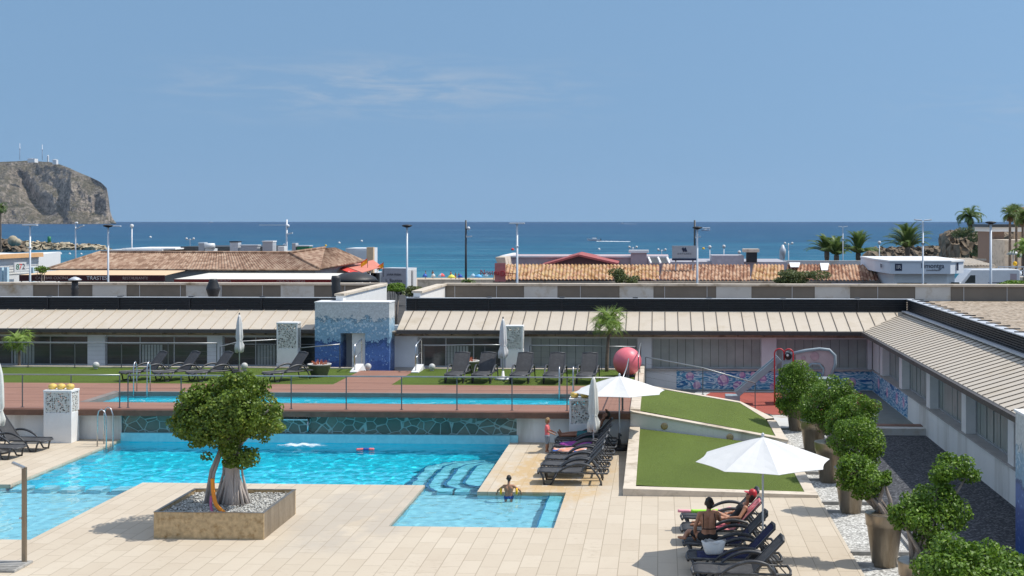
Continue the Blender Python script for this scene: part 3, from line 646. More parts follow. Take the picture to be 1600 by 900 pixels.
b.add([(2.9, 46.4, .44), (.25, 46.5, .88), (.25, 46.8, .88), (2.95, 46.7, .44), (2.9, 46.4, 0), (.25, 46.5, 0), (.25, 46.8, 0), (2.95, 46.7, 0)], [(0,3,2,1), (3,7,6,2), (4,0,1,5)])
b.add([(.25, 46.5, .88), (-.6, 46.5, 1.03), (-.6, 46.8, 1.03), (.25, 46.8, .88)], [(0,3,2,1)])
b.bx(-.6, 2.95, 46.7, 46.8, 0, .4)
struct('ramp_kerb', b, M['cream'])
# ---------------------------------------------------------------- beds and play court at the right
b = MB(); b.bx(5.35, 8.76, 14, 42.5, -.25, -.06); struct('dark_gravel_bed', b, M['black_gravel'])
b = MB(); b.bx(4.05, 5.35, 14, 46.5, -.25, -.05); struct('white_gravel_bed', b, M['white_gravel'])
b = MB(); b.bx(5.35, 5.41, 14, 42.5, -.2, .02)
for y in (23.7, 27.3, 32.1, 35.9, 39.6): b.bx(4.05, 5.35, y - .12, y, -.2, .03); b.bx(4.05, 5.35, y - 1.0, y - .96, -.2, .02)
struct('bed_edging', b, M['concrete'])
b = MB(); b.bx(6.0, 8.9, 42.5, 42.95, -.2, .16, 0); b.bx(6.0, 8.9, 42.95, 43.4, -.2, .18, 1); struct('court_step', b, [M['pale_block'], M['timber']])
b = MB(); b.bx(-.6, 9, 46.5, 53.4, -.2, .0); b.bx(4.05, 9, 43.4, 46.5, -.2, .0); b.bx(4.0, 4.05, 41, 46.5, -.2, .0)
struct('court_floor', b, pm('grey_green_court', (.17,.19,.18), .8, var=.12, bump=.1))
b = MB(); P = [(1.5, 50.2), (2.1, 52.3), (8.2, 52.5), (8.4, 48.5), (6.4, 46.6), (4.1, 46.4), (3.2, 47.6), (1.7, 49.0)]
b.prism(P, 0, .012); struct('rubber_floor', b, M['rubber'])
b = MB(); q = P[:3] + [(8.2, 52.9), (1.6, 52.75), (1.0, 50.2)]; b.prism(q[::-1], 0, .008); struct('floor_marking', b, M['pale_block'])
b = MB(); b.bx(3.05, 4.05, 44.6, 46.4, 0, .01) if False else b.bx(4.05, 5.3, 43.5, 46.3, 0, .01); struct('paved_patch', b, M['pale_block'])

# ---------------------------------------------------------------- sea air
hv = bpy.data.materials.new('sea_haze'); hv.use_nodes = True; hv.node_tree.nodes.clear()
o_ = hv.node_tree.nodes.new('ShaderNodeOutputMaterial'); pv = hv.node_tree.nodes.new('ShaderNodeVolumePrincipled')
pv.inputs['Color'].default_value = (.62, .78, 1.0, 1); pv.inputs['Density'].default_value = 1.4e-5; pv.inputs['Anisotropy'].default_value = .2
hv.node_tree.links.new(pv.outputs[0], o_.inputs['Volume'])
b = MB(); b.bx(-14500, 14500, -200, 16500, -12, 480); struct('haze', b, hv, 'stuff')
# ================================================================ the poolside buildings
FY = 53.2; EY, EZ, RY, RZ = 52.6, 2.49, 54.75, 3.14
WXF, EX, RX = 8.76, 8.33, 10.48
def m_mosaic(name, hs, dz):
    n = NT(name); v = n.co(); p = n.xyz(v)
    cell = n.n('ShaderNodeVectorMath', operation='SNAP'); n.l(v, cell.inputs[0]); cell.inputs[1].default_value = (.045, .045, .045)
    wn_ = n.n('ShaderNodeTexWhiteNoise', noise_dimensions='3D'); n.l(cell.outputs[0], wn_.inputs[0]); rnd = wn_.outputs['Value']
    nz_ = n.noise(v, 3.0, 4, .7)
    zz = n.math('ADD', n.math('MULTIPLY_ADD', p[2], hs, dz), n.math('MULTIPLY_ADD', nz_, 1.1, -.55)); zz = n.math('ADD', zz, n.math('MULTIPLY_ADD', rnd, .14, -.07))
    k = n.ramp(n.math('DIVIDE', zz, 4.0), [(0, (.03,.08,.28)), (.34, (.06,.14,.38)), (.50, (.03,.08,.22)), (.54, (.20,.36,.50)), (.70, (.27,.43,.55)), (.755, (.12,.22,.30)), (.775, (.54,.57,.58)), (1, (.58,.60,.60))], 'CONSTANT')
    d = n.vor(v, 8.5)                                      # pale bubbles along the tide lines
    bub = n.math('MULTIPLY', n.ramp(d, [(.34, (1,1,1)), (.38, (0,0,0))]), n.ramp(n.math('DIVIDE', zz, 4.0), [(.55, (0,0,0)), (.66, (1,1,1)), (.75, (1,1,1)), (.78, (0,0,0))]))
    k = n.mix(bub, k, (.46,.58,.66))
    bub2 = n.math('MULTIPLY', n.ramp(d, [(.22, (1,1,1)), (.26, (0,0,0))]), n.ramp(n.math('DIVIDE', zz, 4.0), [(.2, (.4,.4,.4)), (.44, (1,1,1)), (.5, (0,0,0))]))
    k = n.mix(bub2, k, (.28,.42,.62))
    k = n.mix(.28, k, n.mix(1.0, k, n.ramp(rnd, [(0, (.5,.5,.5)), (1, (1.5,1.5,1.5))]), 'MULTIPLY'))
    return n.done(n.bsdf(k, .35, 0, .5))
M['mosaic'] = m_mosaic('blue_gradient_mosaic', 1.0, .12)
M['mosaic_low'] = m_mosaic('blue_gradient_mosaic_block', 1.35, .1)
def m_screen(name, col, thr=.30):
    n = NT(name); v = n.co(); d = n.vor(n.mapv(v, (1, 1, 1.15)), 15, rnd=.8)
    b = n.bsdf(col, .6); t = n.n('ShaderNodeBsdfTransparent')
    m = n.n('ShaderNodeMixShader'); n.l(n.ramp(d, [(thr, (0,0,0)), (thr + .04, (1,1,1))]), m.inputs[0]); n.l(t.outputs[0], m.inputs[1]); n.l(b, m.inputs[2])
    return n.done(m.outputs[0])
M['screen'] = m_screen('perforated_white_screen', (.62,.62,.58), .38)
def m_mural():
    n = NT('painted_wave_mural'); v = n.co(); p = n.xyz(v)
    q = n.n('ShaderNodeCombineXYZ'); n.l(n.math('ADD', p[0], p[1]), q.inputs[0]); n.l(p[2], q.inputs[2]); u = q.outputs[0]
    w = n.noise(n.mapv(u, (.8, 1, 2.6)), 1.3, 3, .5, dist=1.6)
    k = n.ramp(w, [(.30, (.02,.08,.26)), (.39, (.05,.22,.45)), (.43, (.70,.76,.82)), (.47, (.16,.42,.58)), (.53, (.03,.14,.36)), (.57, (.20,.48,.60)), (.60, (.74,.78,.84)), (.635, (.30,.52,.66)), (.67, (.06,.22,.45))])
    return n.done(n.bsdf(k, .6, 0, .3))
M['mural'] = m_mural()
def m_jelly():
    n = NT('painted_pink_bubble'); v = n.co(); d = n.vor(v, 3.2, 'DISTANCE_TO_EDGE')
    k = n.ramp(n.noise(v, 4, 3), [(.35, (.56,.34,.50)), (.65, (.80,.64,.72))]); k = n.mix(n.ramp(d, [(.05, (1,1,1)), (.09, (0,0,0))]), k, (.34,.18,.42))
    return n.done(n.bsdf(k, .6))
M['jelly'] = m_jelly()
def window(parent, x0, x1, z0, z1, y, kind, axis='x', n_=None, rec=.12):
    """a window in the xz plane at depth y (or in the yz plane for axis='y'): frame > pane"""
    W_ = x1 - x0; f = MB(); fr = .05
    f.bx(0, W_, 0, .08, 0, fr); f.bx(0, W_, 0, .08, z1 - z0 - fr, z1 - z0); f.bx(0, fr, 0, .08, fr, z1 - z0 - fr); f.bx(W_ - fr, W_, 0, .08, fr, z1 - z0 - fr)
    mull = 2 if kind == 'glass' else 0
    for i in range(1, mull + 1): f.bx(W_ * i / 3 - .02, W_ * i / 3 + .02, .005, .075, fr, z1 - z0 - fr)
    if kind == 'glass': f.bx(fr, W_ - fr, .006, .07, (z1 - z0) * .72, (z1 - z0) * .72 + .03)
    fo = part('window', f, M['frame'], parent, (x0, y + rec, z0) if axis == 'x' else (y + rec, x1, z0), 0 if axis == 'x' else -PI / 2)
    p = MB(); k = max(2, round(W_ / .36))
    if kind == 'glass': p.bx(fr, W_ - fr, .03, .05, fr, z1 - z0 - fr)
    else:
        for i in range(k):
            a = fr + (W_ - 2 * fr) * i / k; e = fr + (W_ - 2 * fr) * (i + 1) / k
            p.obx(((a + e) / 2, .045 + .012 * (i % 2), (z1 - z0) / 2), ((e - a) / 2 - .008, .01 * random.uniform(-1, 1), 0), (0, .01, 0), (0, 0, (z1 - z0) / 2 - fr))
        p.bx(fr, W_ - fr, .072, .078, fr, z1 - z0 - fr, 1)
    part('pane', p, [M['dark_glass'] if kind == 'glass' else (M['blind_reflection'] if kind == 'warm' else M['blind']), M['dark_glass']], fo)
    if kind == 'glass' and random.random() < .9:
        c = MB()
        for i in range(7): c.bx(W_ * .35 + i * .13, W_ * .35 + i * .13 + .1, .02, .028, fr, (z1 - z0) * .7)
        part('curtain', c, M['blind'], fo)
    return fo
def roof_x(mb, x0, x1, hip0=False, hip1=False):
    a0 = x0; a1 = x1; t0 = x0 - (.1 if not hip0 else 0); t1 = x1 + (RY - EY if hip1 else 0)
    mb.add([(a0, EY, EZ), (a1, EY, EZ), (t1, RY, RZ), (t0, RY, RZ), (a0, EY, EZ-.06), (a1, EY, EZ-.06), (t1, RY, RZ-.06), (t0, RY, RZ-.06)], [(0,1,2,3), (4,7,6,5), (0,4,5,1), (3,7,4,0), (1,5,6,2)])
    x = x0 + .3
    while x < t1 - .2:
        y0 = EY if x < x1 else EY + (x - x1); z0 = EZ + (y0 - EY) * (RZ - EZ) / (RY - EY)
        mb.bar((x, y0, z0 + .012), (x, RY, RZ + .012), .028, .03, 1); x += .54
def louvre_x(parent, x0, x1):
    b = MB(); b.bx(x0, x1, RY + .06, RY + .16, RZ, 3.66)
    for i in range(7): b.bx(x0, x1, RY + .0, RY + .06, RZ + .04 + i * .075, RZ + .085 + i * .075)
    part('louvre_screen', b, M['black'], parent)
    b = MB(); x = x0 + .4
    while x < x1: b.bx(x, x + .06, RY - .04, RY + .2, RZ, 3.655, 1); b.bx(x - .08, x + .14, RY + .10, RY + .34, 3.69, 3.72, 1); x += 3.15
    b.bx(x0, x1, RY - .03, RY + .24, 3.66, 3.685); part('louvre_cap', b, [M['galv'], M['black']], parent)
def facade_x(parent, x0, x1, wins):
    b = MB(); b.bx(x0, x1, FY, FY + .3, -.2, .86); b.bx(x0, x1, FY, FY + .3, 2.14, 2.62)
    e = x0
    for w0, w1, k in wins:
        b.bx(e, w0, FY, FY + .3, .86, 2.14); e = w1
    b.bx(e, x1, FY, FY + .3, .86, 2.14); part('wall', b, M['grey_wall'], parent)
    b = MB(); b.bx(x0, x1, FY - .1, FY - .003, .80, .87); part('window_sill', b, M['sill'], parent)
    b = MB(); b.bx(x0, x1, FY - .5, FY - .002, 2.33, 2.40); b.bx(x0, x1, FY - .04, FY - .003, 2.17, 2.33)
    x = x0 + .3
    while x < x1: b.bx(x, x + .07, FY - .48, FY - .05, 2.24, 2.33); x += 1.08
    part('soffit', b, M['soffit'], parent)
    for w0, w1, k in wins: window(parent, w0, w1, .87, 2.13, FY, k)
def parapet_x(parent, x0, x1, blocks):
    b = MB(); b.bx(x0, x1, 61.3, 61.6, -1.2, 3.88); part('parapet_wall', b, M['brown_mesh'], parent)
    b = MB(); b.bx(x0 - .05, x1, 61.2, 61.7, 3.88, 3.99); part('parapet_coping', b, M['cream'], parent, bev=.01)
    for p0, p1 in blocks:
        a = at(p0, 455, 61.3).x; e = at(p1, 455, 61.3).x; b = MB(); b.bx(a, e, 61.26, 61.297, 3.2, 3.875); part('parapet_panel', b, M['pale_block'], parent)
    e = x0 + .5
    while e < x1: b = MB(); b.bx(e, e + .025, 61.28, 61.298, 3.2, 3.87); part('parapet_joint', b, M['galv'], parent); e += 2.02
# --- left building
t = thing('poolside_building', 'low white building with beige metal roof left of the mosaic gate', 'building', (0, 0, 0))
facade_x(t, -46, -13.9, [(-34.2, -29.9, 'glass'), (-29.2, -24.2, 'glass'), (-23.45, -19.05, 'glass'), (-18.4, -14.25, 'glass')])
b = MB(); roof_x(b, -46, -13.3); part('roof', b, [M['roof_metal'], pm('worn_roof_seam', (.40,.34,.27), .6)], t)
b = MB(); b.bx(-46, -13.3, EY - .12, EY + .02, EZ - .16, EZ - .02); part('gutter', b, M['gutter'], t)
louvre_x(t, -46, -13.3)
b = MB(); b.bx(-46, -13.2, RY + .2, 61.3, 3.0, 3.2); part('flat_roof', b, M['tan_gravel'], t)
parapet_x(t, -46, -13.2, [(0, 52), (145, 198), (291, 345), (439, 491)])
b = MB(); b.bx(-13.45, -13.15, RY - 2, 61.3, -.2, 3.88); part('side_wall', b, M['white_paint'], t)
b = MB(); b.bx(-13.5, -13.08, RY - 2.05, 61.2, 3.88, 3.97); part('side_coping', b, M['cream'], t)
# --- right L-shaped building
t = thing('poolside_building', 'L shaped low building with seamed roof, grey blinds and sea mural at the right', 'building', (0, 0, 0))
facade_x(t, -11.15, WXF, [(-10.1, -6.6, 'glass'), (-5.35, -.9, 'blind'), (-.32, 4.23, 'blind'), (4.84, 8.6, 'blind')])
b = MB(); roof_x(b, -10.85, EX, hip1=True)
sl_ = RX - EX
b.add([(EX, EY, EZ), (EX, 14, EZ), (RX, 14, RZ), (RX, RY, RZ), (EX, EY, EZ-.06), (EX, 14, EZ-.06), (RX, 14, RZ-.06), (RX, RY, RZ-.06)], [(3,2,1,0), (4,5,6,7), (0,1,5,4)])
y = EY + 1.9
while y > 14:
    x0 = EX if y < EY else EX + (y - EY); z0 = EZ + (x0 - EX) * (RZ - EZ) / sl_
    b.bar((x0, y, z0 + .008), (RX, y, RZ + .008), .03, .026, 1); y -= .54
b.bar((EX, EY, EZ + .01), (RX, RY, RZ + .01), .05, .02, 0)
part('roof', b, [M['roof_metal'], M['seam']], t)
b = MB(); b.bx(-10.85, EX - .12, EY - .12, EY + .02, EZ - .16, EZ - .02); b.bx(EX - .12, EX + .02, 14, EY + .02, EZ - .16, EZ - .02); part('gutter', b, M['gutter'], t)
louvre_x(t, -10.9, RX)
b = MB(); b.bx(RX + .06, RX + .16, 14, RY + .16, RZ, 3.66)
for i in range(7): b.bx(RX, RX + .06, 14, RY, RZ + .04 + i * .075, RZ + .085 + i * .075)
part('louvre_screen', b, M['black'], t)
b = MB(); y = RY + .2
while y > 14: b.bx(RX - .03, RX + .30, y - 1.02, y, 3.66, 3.69, 0); b.bx(RX + .05, RX + .52, y - 1.10, y - 1.02, 3.685, 3.72, 1); y -= 1.1
part('louvre_cap', b, [M['galv'], M['black']], t)
b = MB(); b.bx(RX - .24, RX - .02, 14, RY - .1, RZ + .005, RZ + .05); part('roof_flashing', b, M['galv'], t)
b = MB(); b.bx(-10.9, 46, RY + .2, 61.3, 3.0, 3.2); b.bx(RX + .17, 46, 14, RY + .2, 3.0, 3.2); part('flat_roof', b, M['tan_gravel'], t)
parapet_x(t, -10.35, 46, [(819, 871), (968, 1021), (1119, 1174), (1273, 1328), (1430, 1485)])
b = MB(); b.bx(-10.6, -10.3, RY + .1, 61.3, -.2, 3.88); part('side_wall', b, M['white_paint'], t)
b = MB(); b.bx(-10.68, -10.22, RY + .1, 61.2, 3.88, 3.97); part('side_coping', b, M['cream'], t)
# wing along the right with deep white piers
P0 = [50.9, 46.85, 42.05, 37.15, 32.2, 27.4, 22.6]
b = MB(); b.bx(WXF, WXF + .55, 14, FY, -.2, .86); b.bx(WXF + .02, WXF + .5, 14, FY, 2.14, 2.62)
part('wall', b, M['white_wall'], t)
for y in P0: b = MB(); b.bx(WXF + .03, WXF + .42, y, y + .55, .888, 2.14); part('pier', b, M['white_paint'], t)
b = MB(); b.bx(WXF - .05, WXF + .42, 14, FY - .02, .86, .885); part('window_sill', b, M['sill'], t)
b = MB(); b.bx(EX, WXF + .02, 14, EY, 2.33, 2.40); y = 52.2
while y > 14: b.bx(EX + .1, WXF, y, y + .07, 2.24, 2.33); y -= 1.08
part('soffit', b, M['soffit'], t)
b = MB(); b.bx(WXF + .03, WXF + .42, 51.75, FY, .888, 2.14); part('pier', b, M['white_paint'], t)
for i, y in enumerate(P0):
    y1 = P0[i-1] if i else 51.75
    window(t, y + .55, y1, .89, 2.13, WXF + .3, 'warm' if i == 5 else 'blind', 'y', rec=0)
# mural painted on the low walls
b = MB(); a = at(1057, 590, FY).x; b.bx(a, WXF - .012, FY - .012, FY - .003, .02, .79); b.bx(WXF - .012, WXF - .003, 45.6, FY - .012, .02, .84); part('wave_mural', b, M['mural'], t)
b = MB()
for px, py, r in ((1078, 588, .17), (1089, 602, .16), (1130, 594, .24), (1153, 603, .2), (1160, 586, .13), (1177, 585, .12), (1192, 592, .16), (1208, 604, .15), (1330, 598, .2)):
    p = at(px, py, FY); k = 20; b = MB()
    b.add([(p.x + r * math.cos(2*PI*i/k), FY - .016, max(.03, p.z) + r * math.sin(2*PI*i/k)) for i in range(k)], [tuple(range(k-1, -1, -1))]); part('bubble_painting', b, M['jelly'], t)
for y, z, r in ((51.5, .5, .22), (49.6, .4, .2), (47.6, .45, .22), (46.3, .5, .2)):
    b = MB(); b.add([(WXF - .016, y + r * math.cos(2*PI*i/20), z + r * math.sin(2*PI*i/20)) for i in range(20)], [tuple(range(20))]); part('bubble_painting', b, M['jelly'], t)
# --- mosaic gates
t = thing('mosaic_gate', 'tall blue and grey mosaic gateway with doorway between the two poolside buildings', 'gate', (-12.5, 52.1, 0))
x0, x1, z1 = at(492, 560, 52.1).x + 12.5, at(608, 560, 52.1).x + 12.5, 3.62; d0, d1, dz = at(532, 560, 52.1).x + 12.5, at(570.5, 560, 52.1).x + 12.5, 2.38
b = MB(); b.bx(x0, d0, 0, 1.1, 0, z1); b.bx(d1, x1, 0, 1.1, 0, z1); b.bx(d0, d1, 0, 1.1, dz, z1); part('wall', b, M['mosaic'], t)
b = MB(); b.bx(x0 - .02, x1 + .02, -.02, 1.12, z1, z1 + .05); part('cap', b, M['white_paint'], t)
b = MB(); b.bx(d0, d1, 1.0, 1.05, 0, dz); part('back_panel', b, M['grey_wall'], t)
b = MB(); b.bx(d0 + .42, d1, .25, .31, 0, dz - .01)
for i in range(4): b.bx(d0 + .42, d1, .238, .249, .5 * i + .4, .5 * i + .41)
part('door', b, M['white_paint'], t)
t = thing('mosaic_gate', 'blue and grey mosaic gateway block at the right edge in front of the wing', 'gate', (7.6, 27.7, 0))
b = MB(); b.bx(0, 1.5, -3.4, 0, -.05, 2.93); part('wall', b, M['mosaic_low'], t)
b = MB(); b.bx(-.03, 1.52, -3.42, .03, 2.93, 2.98); part('cap', b, M['white_paint'], t)
# --- screen columns
def column(px0, px1, Yf, ztop, zmid, label, d=.55, zb=0):
    a = at(px0, 600, Yf).x; e = at(px1, 600, Yf).x; w = e - a
    t = thing('screen_column', label, 'column', ((a + e) / 2, Yf, 0), group='white screen columns')
    b = MB(); b.bx(-w/2, w/2, 0, d, zb, zmid); b.bx(-w/2 - .01, w/2 + .01, -.01, d + .01, ztop - .07, ztop)
    for sx in (-1, 1):
        for y in (0, d - .06): b.bx(*( (-w/2, -w/2 + .06) if sx < 0 else (w/2 - .06, w/2)), y, y + .06, zmid, ztop - .07)
    part('body', b, M['white_paint'], t, bev=.006)
    b = MB(); b.bx(-w/2 + .06, w/2 - .06, .015, .025, zmid, ztop - .07); b.bx(-w/2 + .06, w/2 - .06, d - .025, d - .015, zmid, ztop - .07); b.bx(-w/2 + .015, -w/2 + .025, .06, d - .06, zmid, ztop - .07); b.bx(w/2 - .025, w/2 - .015, .06, d - .06, zmid, ztop - .07)
    part('screen', b, M['screen'], t)
    return (a + e) / 2
ca = column(68, 111.5, 40.0 - .5, 1.66, .95, 'white column with perforated screen by the wall left of the pool')
cb = column(889.5, 924, 40.0 - .5, 1.50, .72, 'white column with perforated screen behind the loungers right of the pool')
column(432, 465, 52.0, 2.82, 1.75, 'tall white screen column behind the left lawn', .5)
column(790, 817, 52.0, 2.72, 1.75, 'tall white screen column behind the right lawn', .5)
for cx, z, offs, side in ((ca, 1.66, (-.28, 0, .29), 'left'), (cb, 1.50, (-.2, .12), 'right')):
    nm = ('leftmost', 'middle', 'rightmost') if len(offs) == 3 else ('left', 'right')
    for o_, w_ in zip(offs, nm):
        b = MB(); b.lathe([(.05, 0), (.11, .02), (.135, .09), (.11, .15), (.04, .18), (0, .185)], 14)
        solo('yellow_globe', b, M['yellow'], f'{w_} yellow globe on top of the white column {side} of the pool', 'globe lamp', (cx + o_, 39.76, z), group='yellow globes on the columns')
# --- roof ventilators
def vent(px, y0, y1, prof, mats, label):
    p = at(px, y1, 57.5); t = thing('roof_ventilator', label, 'ventilator', (p.x, 57.5, 3.2), group='ventilators on the flat roof')
    k = (at(px, y0, 57.5).z - 3.2) / prof[-1][1]
    b = MB(); b.lathe([(r * .0287 , z * k) for r, z in prof], 20); part('cowl', b, mats[0], t)
    b = MB(); b.bx(-.45, .45, -.4, .4, 0, .16); part('base', b, M['black'], t)
    if len(mats) > 1:
        z = prof[-1][1] * k; b = MB(); b.lathe([(.28, z), (.3, z + .03), (.16, z + .12), (.05, z + .16), (0, z + .16)], 18); part('cap', b, mats[1], t)
vent(117, 438, 463, [(6, 0), (6, .3), (5, .35), (6, .45), (5, .55), (6, .65), (5, .7), (5, 1)], [M['black_plastic'], M['galv']], 'black ribbed ventilator with metal cap on left roof')
vent(333, 436, 463, [(5, 0), (5, .12), (11, .6), (10.5, .66), (6, .95), (6, 1)], [M['black_plastic']], 'black double cone ventilator in the middle of left roof')
vent(525, 431, 463, [(8, 0), (6, .3), (7.5, .65), (6.5, .7), (7.5, .9), (6.5, 1)], [M['black_plastic']], 'black round ventilator on left roof beside the gate')
# ================================================================ loungers
def make_lounger(label, ang=50, group='sun loungers'):
    """foot at -x, head at +x, about 1.9 m long"""
    t = thing('sun_lounger', label, 'sun lounger', (0,0,0), 0, group)
    f = MB()
    for s in (-1, 1):
        f.tube([(-.93, s*.29, .30), (-.9, s*.31, .345), (-.5, s*.325, .335), (0, s*.325, .33), (.4, s*.325, .32), (.9, s*.31, .31)], [.026]*6, 8)
    f.tube([(-.93, -.29, .30), (-.96, 0, .31), (-.93, .29, .30)], .028, 8); f.tube([(.9, -.31, .31), (.93, 0, .31), (.9, .31, .31)], .026, 8)
    f.bx(.1, .14, -.32, .32, .29, .33); f.bx(-.45, -.41, -.32, .32, .29, .33); f.bx(.6, .64, -.32, .32, .28, .32)
    part('frame', f, M['charcoal'], t)
    for s in (-1, 1):
        a = MB(); k = 14; pts = []
        for i in range(k + 1):
            u = i / k; x = -.42 + 1.12 * u; z = .30 + .27 * math.sin(PI * min(1, u * .94)) ** .8 - max(0, u - .8) * .9
            pts.append((x, s * (.345 + .025 * math.sin(PI * u)), z))
        pts += [(.76, s * .35, .0)]
        a.tube(pts, [.022 + .016 * math.sin(PI * min(1, i / k)) for i in range(k + 1)] + [.024], 8, sx=1.0); part('armrest', a, M['charcoal'], t)
        l = MB(); l.tube([(-.86, s*.31, .33), (-.80, s*.325, .2), (-.76, s*.33, .0)], [.03, .027, .024], 8); part('leg', l, M['charcoal'], t)
        l = MB(); l.tube([(-.42, s*.335, .31), (-.52, s*.335, .14), (-.60, s*.335, .0)], [.028, .026, .022], 8); l.bx(-.78, -.58, s*.335-.012, s*.335+.012, .0, .04); part('leg', l, M['charcoal'], t)
    b = MB(); k = 10; vs = []
    for i in range(k + 1):
        x = -.92 + 1.14 * i / k; z = .352 - .02 * math.sin(PI * i / k) + (.0 if i else -.02)
        for y in (-.3, -.1, .1, .3): vs.append((x, y, z - .006 * (abs(y) < .2)))
    n0 = len(vs); vs += [(x, y, z - .022) for x, y, z in vs]
    fs = [(i*4+j, (i+1)*4+j, (i+1)*4+j+1, i*4+j+1) for i in range(k) for j in range(3)]; fs = [tuple(reversed(q)) if False else q for q in fs]
    fs += [tuple(n0 + v for v in reversed(q)) for q in fs]
    fs += [(i*4, n0+i*4, n0+(i+1)*4, (i+1)*4) for i in range(k)] + [(i*4+3, (i+1)*4+3, n0+(i+1)*4+3, n0+i*4+3) for i in range(k)] + [(0,1,n0+1,n0),(1,2,n0+2,n0+1),(2,3,n0+3,n0+2)]
    b.add(vs, fs, 0, True); part('seat', b, M['sling'], t)
    a = R(ang); c_, s_ = math.cos(a), math.sin(a); L = .80
    bk = MB()
    bk.obx((.22 + c_*L/2, 0, .345 + s_*L/2), (c_*L/2, 0, s_*L/2), (0, .285, 0), (-s_*.012, 0, c_*.012), 0)
    for s in (-1, 1): bk.bar((.2, s*.3, .33), (.22 + c_*(L+.02), s*.28, .345 + s_*(L+.02)), .045, .04, 1)
    bk.tube([(.22 + c_*L, -.28, .345 + s_*L), (.22 + c_*(L+.035), 0, .345 + s_*(L+.035)), (.22 + c_*L, .28, .345 + s_*L)], .027, 8, 1)
    part('backrest', bk, [M['sling'], M['charcoal']], t)
    st = MB()
    for s in (-1, 1): st.bar((.22 + c_*.42, s*.2, .33 + s_*.42), (.82, s*.22, .31), .025, .02)
    part('backrest_strut', st, M['charcoal'], t)
    return t
def drape(name, mat, label, cat, loc, rz, ang, x0, x1, w=.56, off=.022, group=None, wave=.012):
    """a towel lying on seat and backrest of a lounger"""
    a = R(ang); b = MB(); vs = []; k = 26; j_ = 7
    for i in range(k + 1):
        s = x0 + (x1 - x0) * i / k
        for j in range(j_ + 1):
            y = -w/2 + w * j / j_; nz = wave * mn.noise(Vector((s * 5, y * 7, x0)))
            if s < .22: x, z = s, .352 + off + nz
            else: q = s - .22; x, z = .22 + q * math.cos(a) - (off + nz) * math.sin(a), .352 + q * math.sin(a) + (off + nz) * math.cos(a)
            if j in (0, j_): z -= .03
            vs.append((x, y + .01 * mn.noise(Vector((s * 3, 2, 1))), z))
    n_ = j_ + 1
    b.add(vs, [(i*n_+j, (i+1)*n_+j, (i+1)*n_+j+1, i*n_+j+1) for i in range(k) for j in range(j_)], 0, True)
    o = solo(name, b, mat, label, cat, loc, rz, group); m = o.modifiers.new('thickness', 'SOLIDIFY'); m.thickness = .012
    return o
proto = {}
def lounger(label, loc, rz, ang, group):
    if ang not in proto: o = proto[ang] = make_lounger(label, ang, group); o.location = loc; o.rotation_euler = (0, 0, rz)
    else: o = dup(proto[ang], loc, rz, label)
    o['group'] = group; return o
# row by the small pool: nearest first
G1 = 'sun loungers in the row beside the pool'
rowA = [(-2.28, 34.15), (-2.28, 35.1), (-2.25, 36.05), (-2.22, 37.05), (-2.2, 38.05), (-2.22, 39.1)]
for (x, y), l in zip(rowA, ['nearest empty lounger of the row beside the pool', 'second nearest empty lounger of the row beside the pool with sun-bleached seat', 'third nearest empty lounger of the row beside the pool',
    'lounger with orange and blue towel in the row beside the pool', 'lounger with purple and blue towels in the row beside the pool', 'lounger by the wall with the sunbathing man on it']):
    lounger(l, (x, y, 0), 0, 47, G1)
def towel_mix(name, cols):
    n = NT(name); v = n.co(); k = n.ramp(n.noise(n.mapv(v, (3, 6, 1)), 1.2, 3), [(.30 + .4 * i / len(cols), c) for i, c in enumerate(cols)], 'CONSTANT'); return n.done(n.bsdf(k, .95))
M['towel_orange'] = towel_mix('orange_and_blue_towel', [(.03,.1,.35), (.62,.28,.18), (.66,.36,.28), (.5,.55,.6)])
M['towel_purple'] = towel_mix('purple_towel', [(.22,.03,.2), (.30,.05,.28), (.03,.04,.25)])
M['towel_pink'] = towel_mix('pink_towel', [(.80,.22,.26), (.72,.14,.18), (.85,.38,.38), (.78,.2,.24)])
drape('towel', M['towel_orange'], 'crumpled orange and blue towel on a lounger beside the pool', 'towel', (-2.22, 37.05, 0), 0, 47, -.85, .12, .58, .03, 'towels on loungers', .06)
drape('towel', M['towel_purple'], 'crumpled purple and blue towel on the lounger next to the sunbathing man', 'towel', (-2.2, 38.05, 0), 0, 47, -.75, .2, .58, .03, 'towels on loungers', .07)
# row at the front under the open parasol
G2 = 'sun loungers under the near parasol'
rowB = [(1.58, 24.62), (1.5, 25.6), (1.45, 26.75), (1.42, 27.95), (1.45, 29.05)]
for (x, y), l in zip(rowB, ['nearest lounger under the near parasol, seat empty', 'lounger with dark blue towel and white bag under the near parasol', 'lounger on which the woman with dark hair bun sits',
    'lounger with pink towel and the woman in red cap', 'lounger with pink and lime pool noodle, farthest under the near parasol']):
    lounger(l, (x, y, 0), 0, 47, G2)
drape('towel', M['cloth_navy'], 'dark navy towel hanging over the backrest of a lounger under the near parasol', 'towel', (1.5, 25.6, 0), 0, 47, -.75, 1.02, .6, .02, 'towels on loungers', .02)
drape('towel', M['towel_pink'], 'bright pink towel under the woman in red cap', 'towel', (1.42, 27.95, 0), 0, 47, -.3, 1.04, .62, .02, 'towels on loungers', .03)
drape('towel', M['cloth_navy'], 'dark blue towel under the woman with dark hair bun', 'towel', (1.45, 26.75, 0), 0, 47, -.5, .5, .58, .02, 'towels on loungers', .02)
# row at the left edge
G3 = 'sun loungers at the left edge of the pool deck'
rowC = [(-19.55, 38.3), (-19.75, 37.05), (-20.0, 35.8), (-20.25, 34.75)]
for (x, y), l in zip(rowC, ['black lounger nearest the white column at the left edge', 'second black lounger from the white column at the left edge', 'third black lounger from the white column at the left edge', 'black lounger farthest from the white column, cut by the left edge']):
    lounger(l, (x, y, 0), PI - .12, 55, G3)
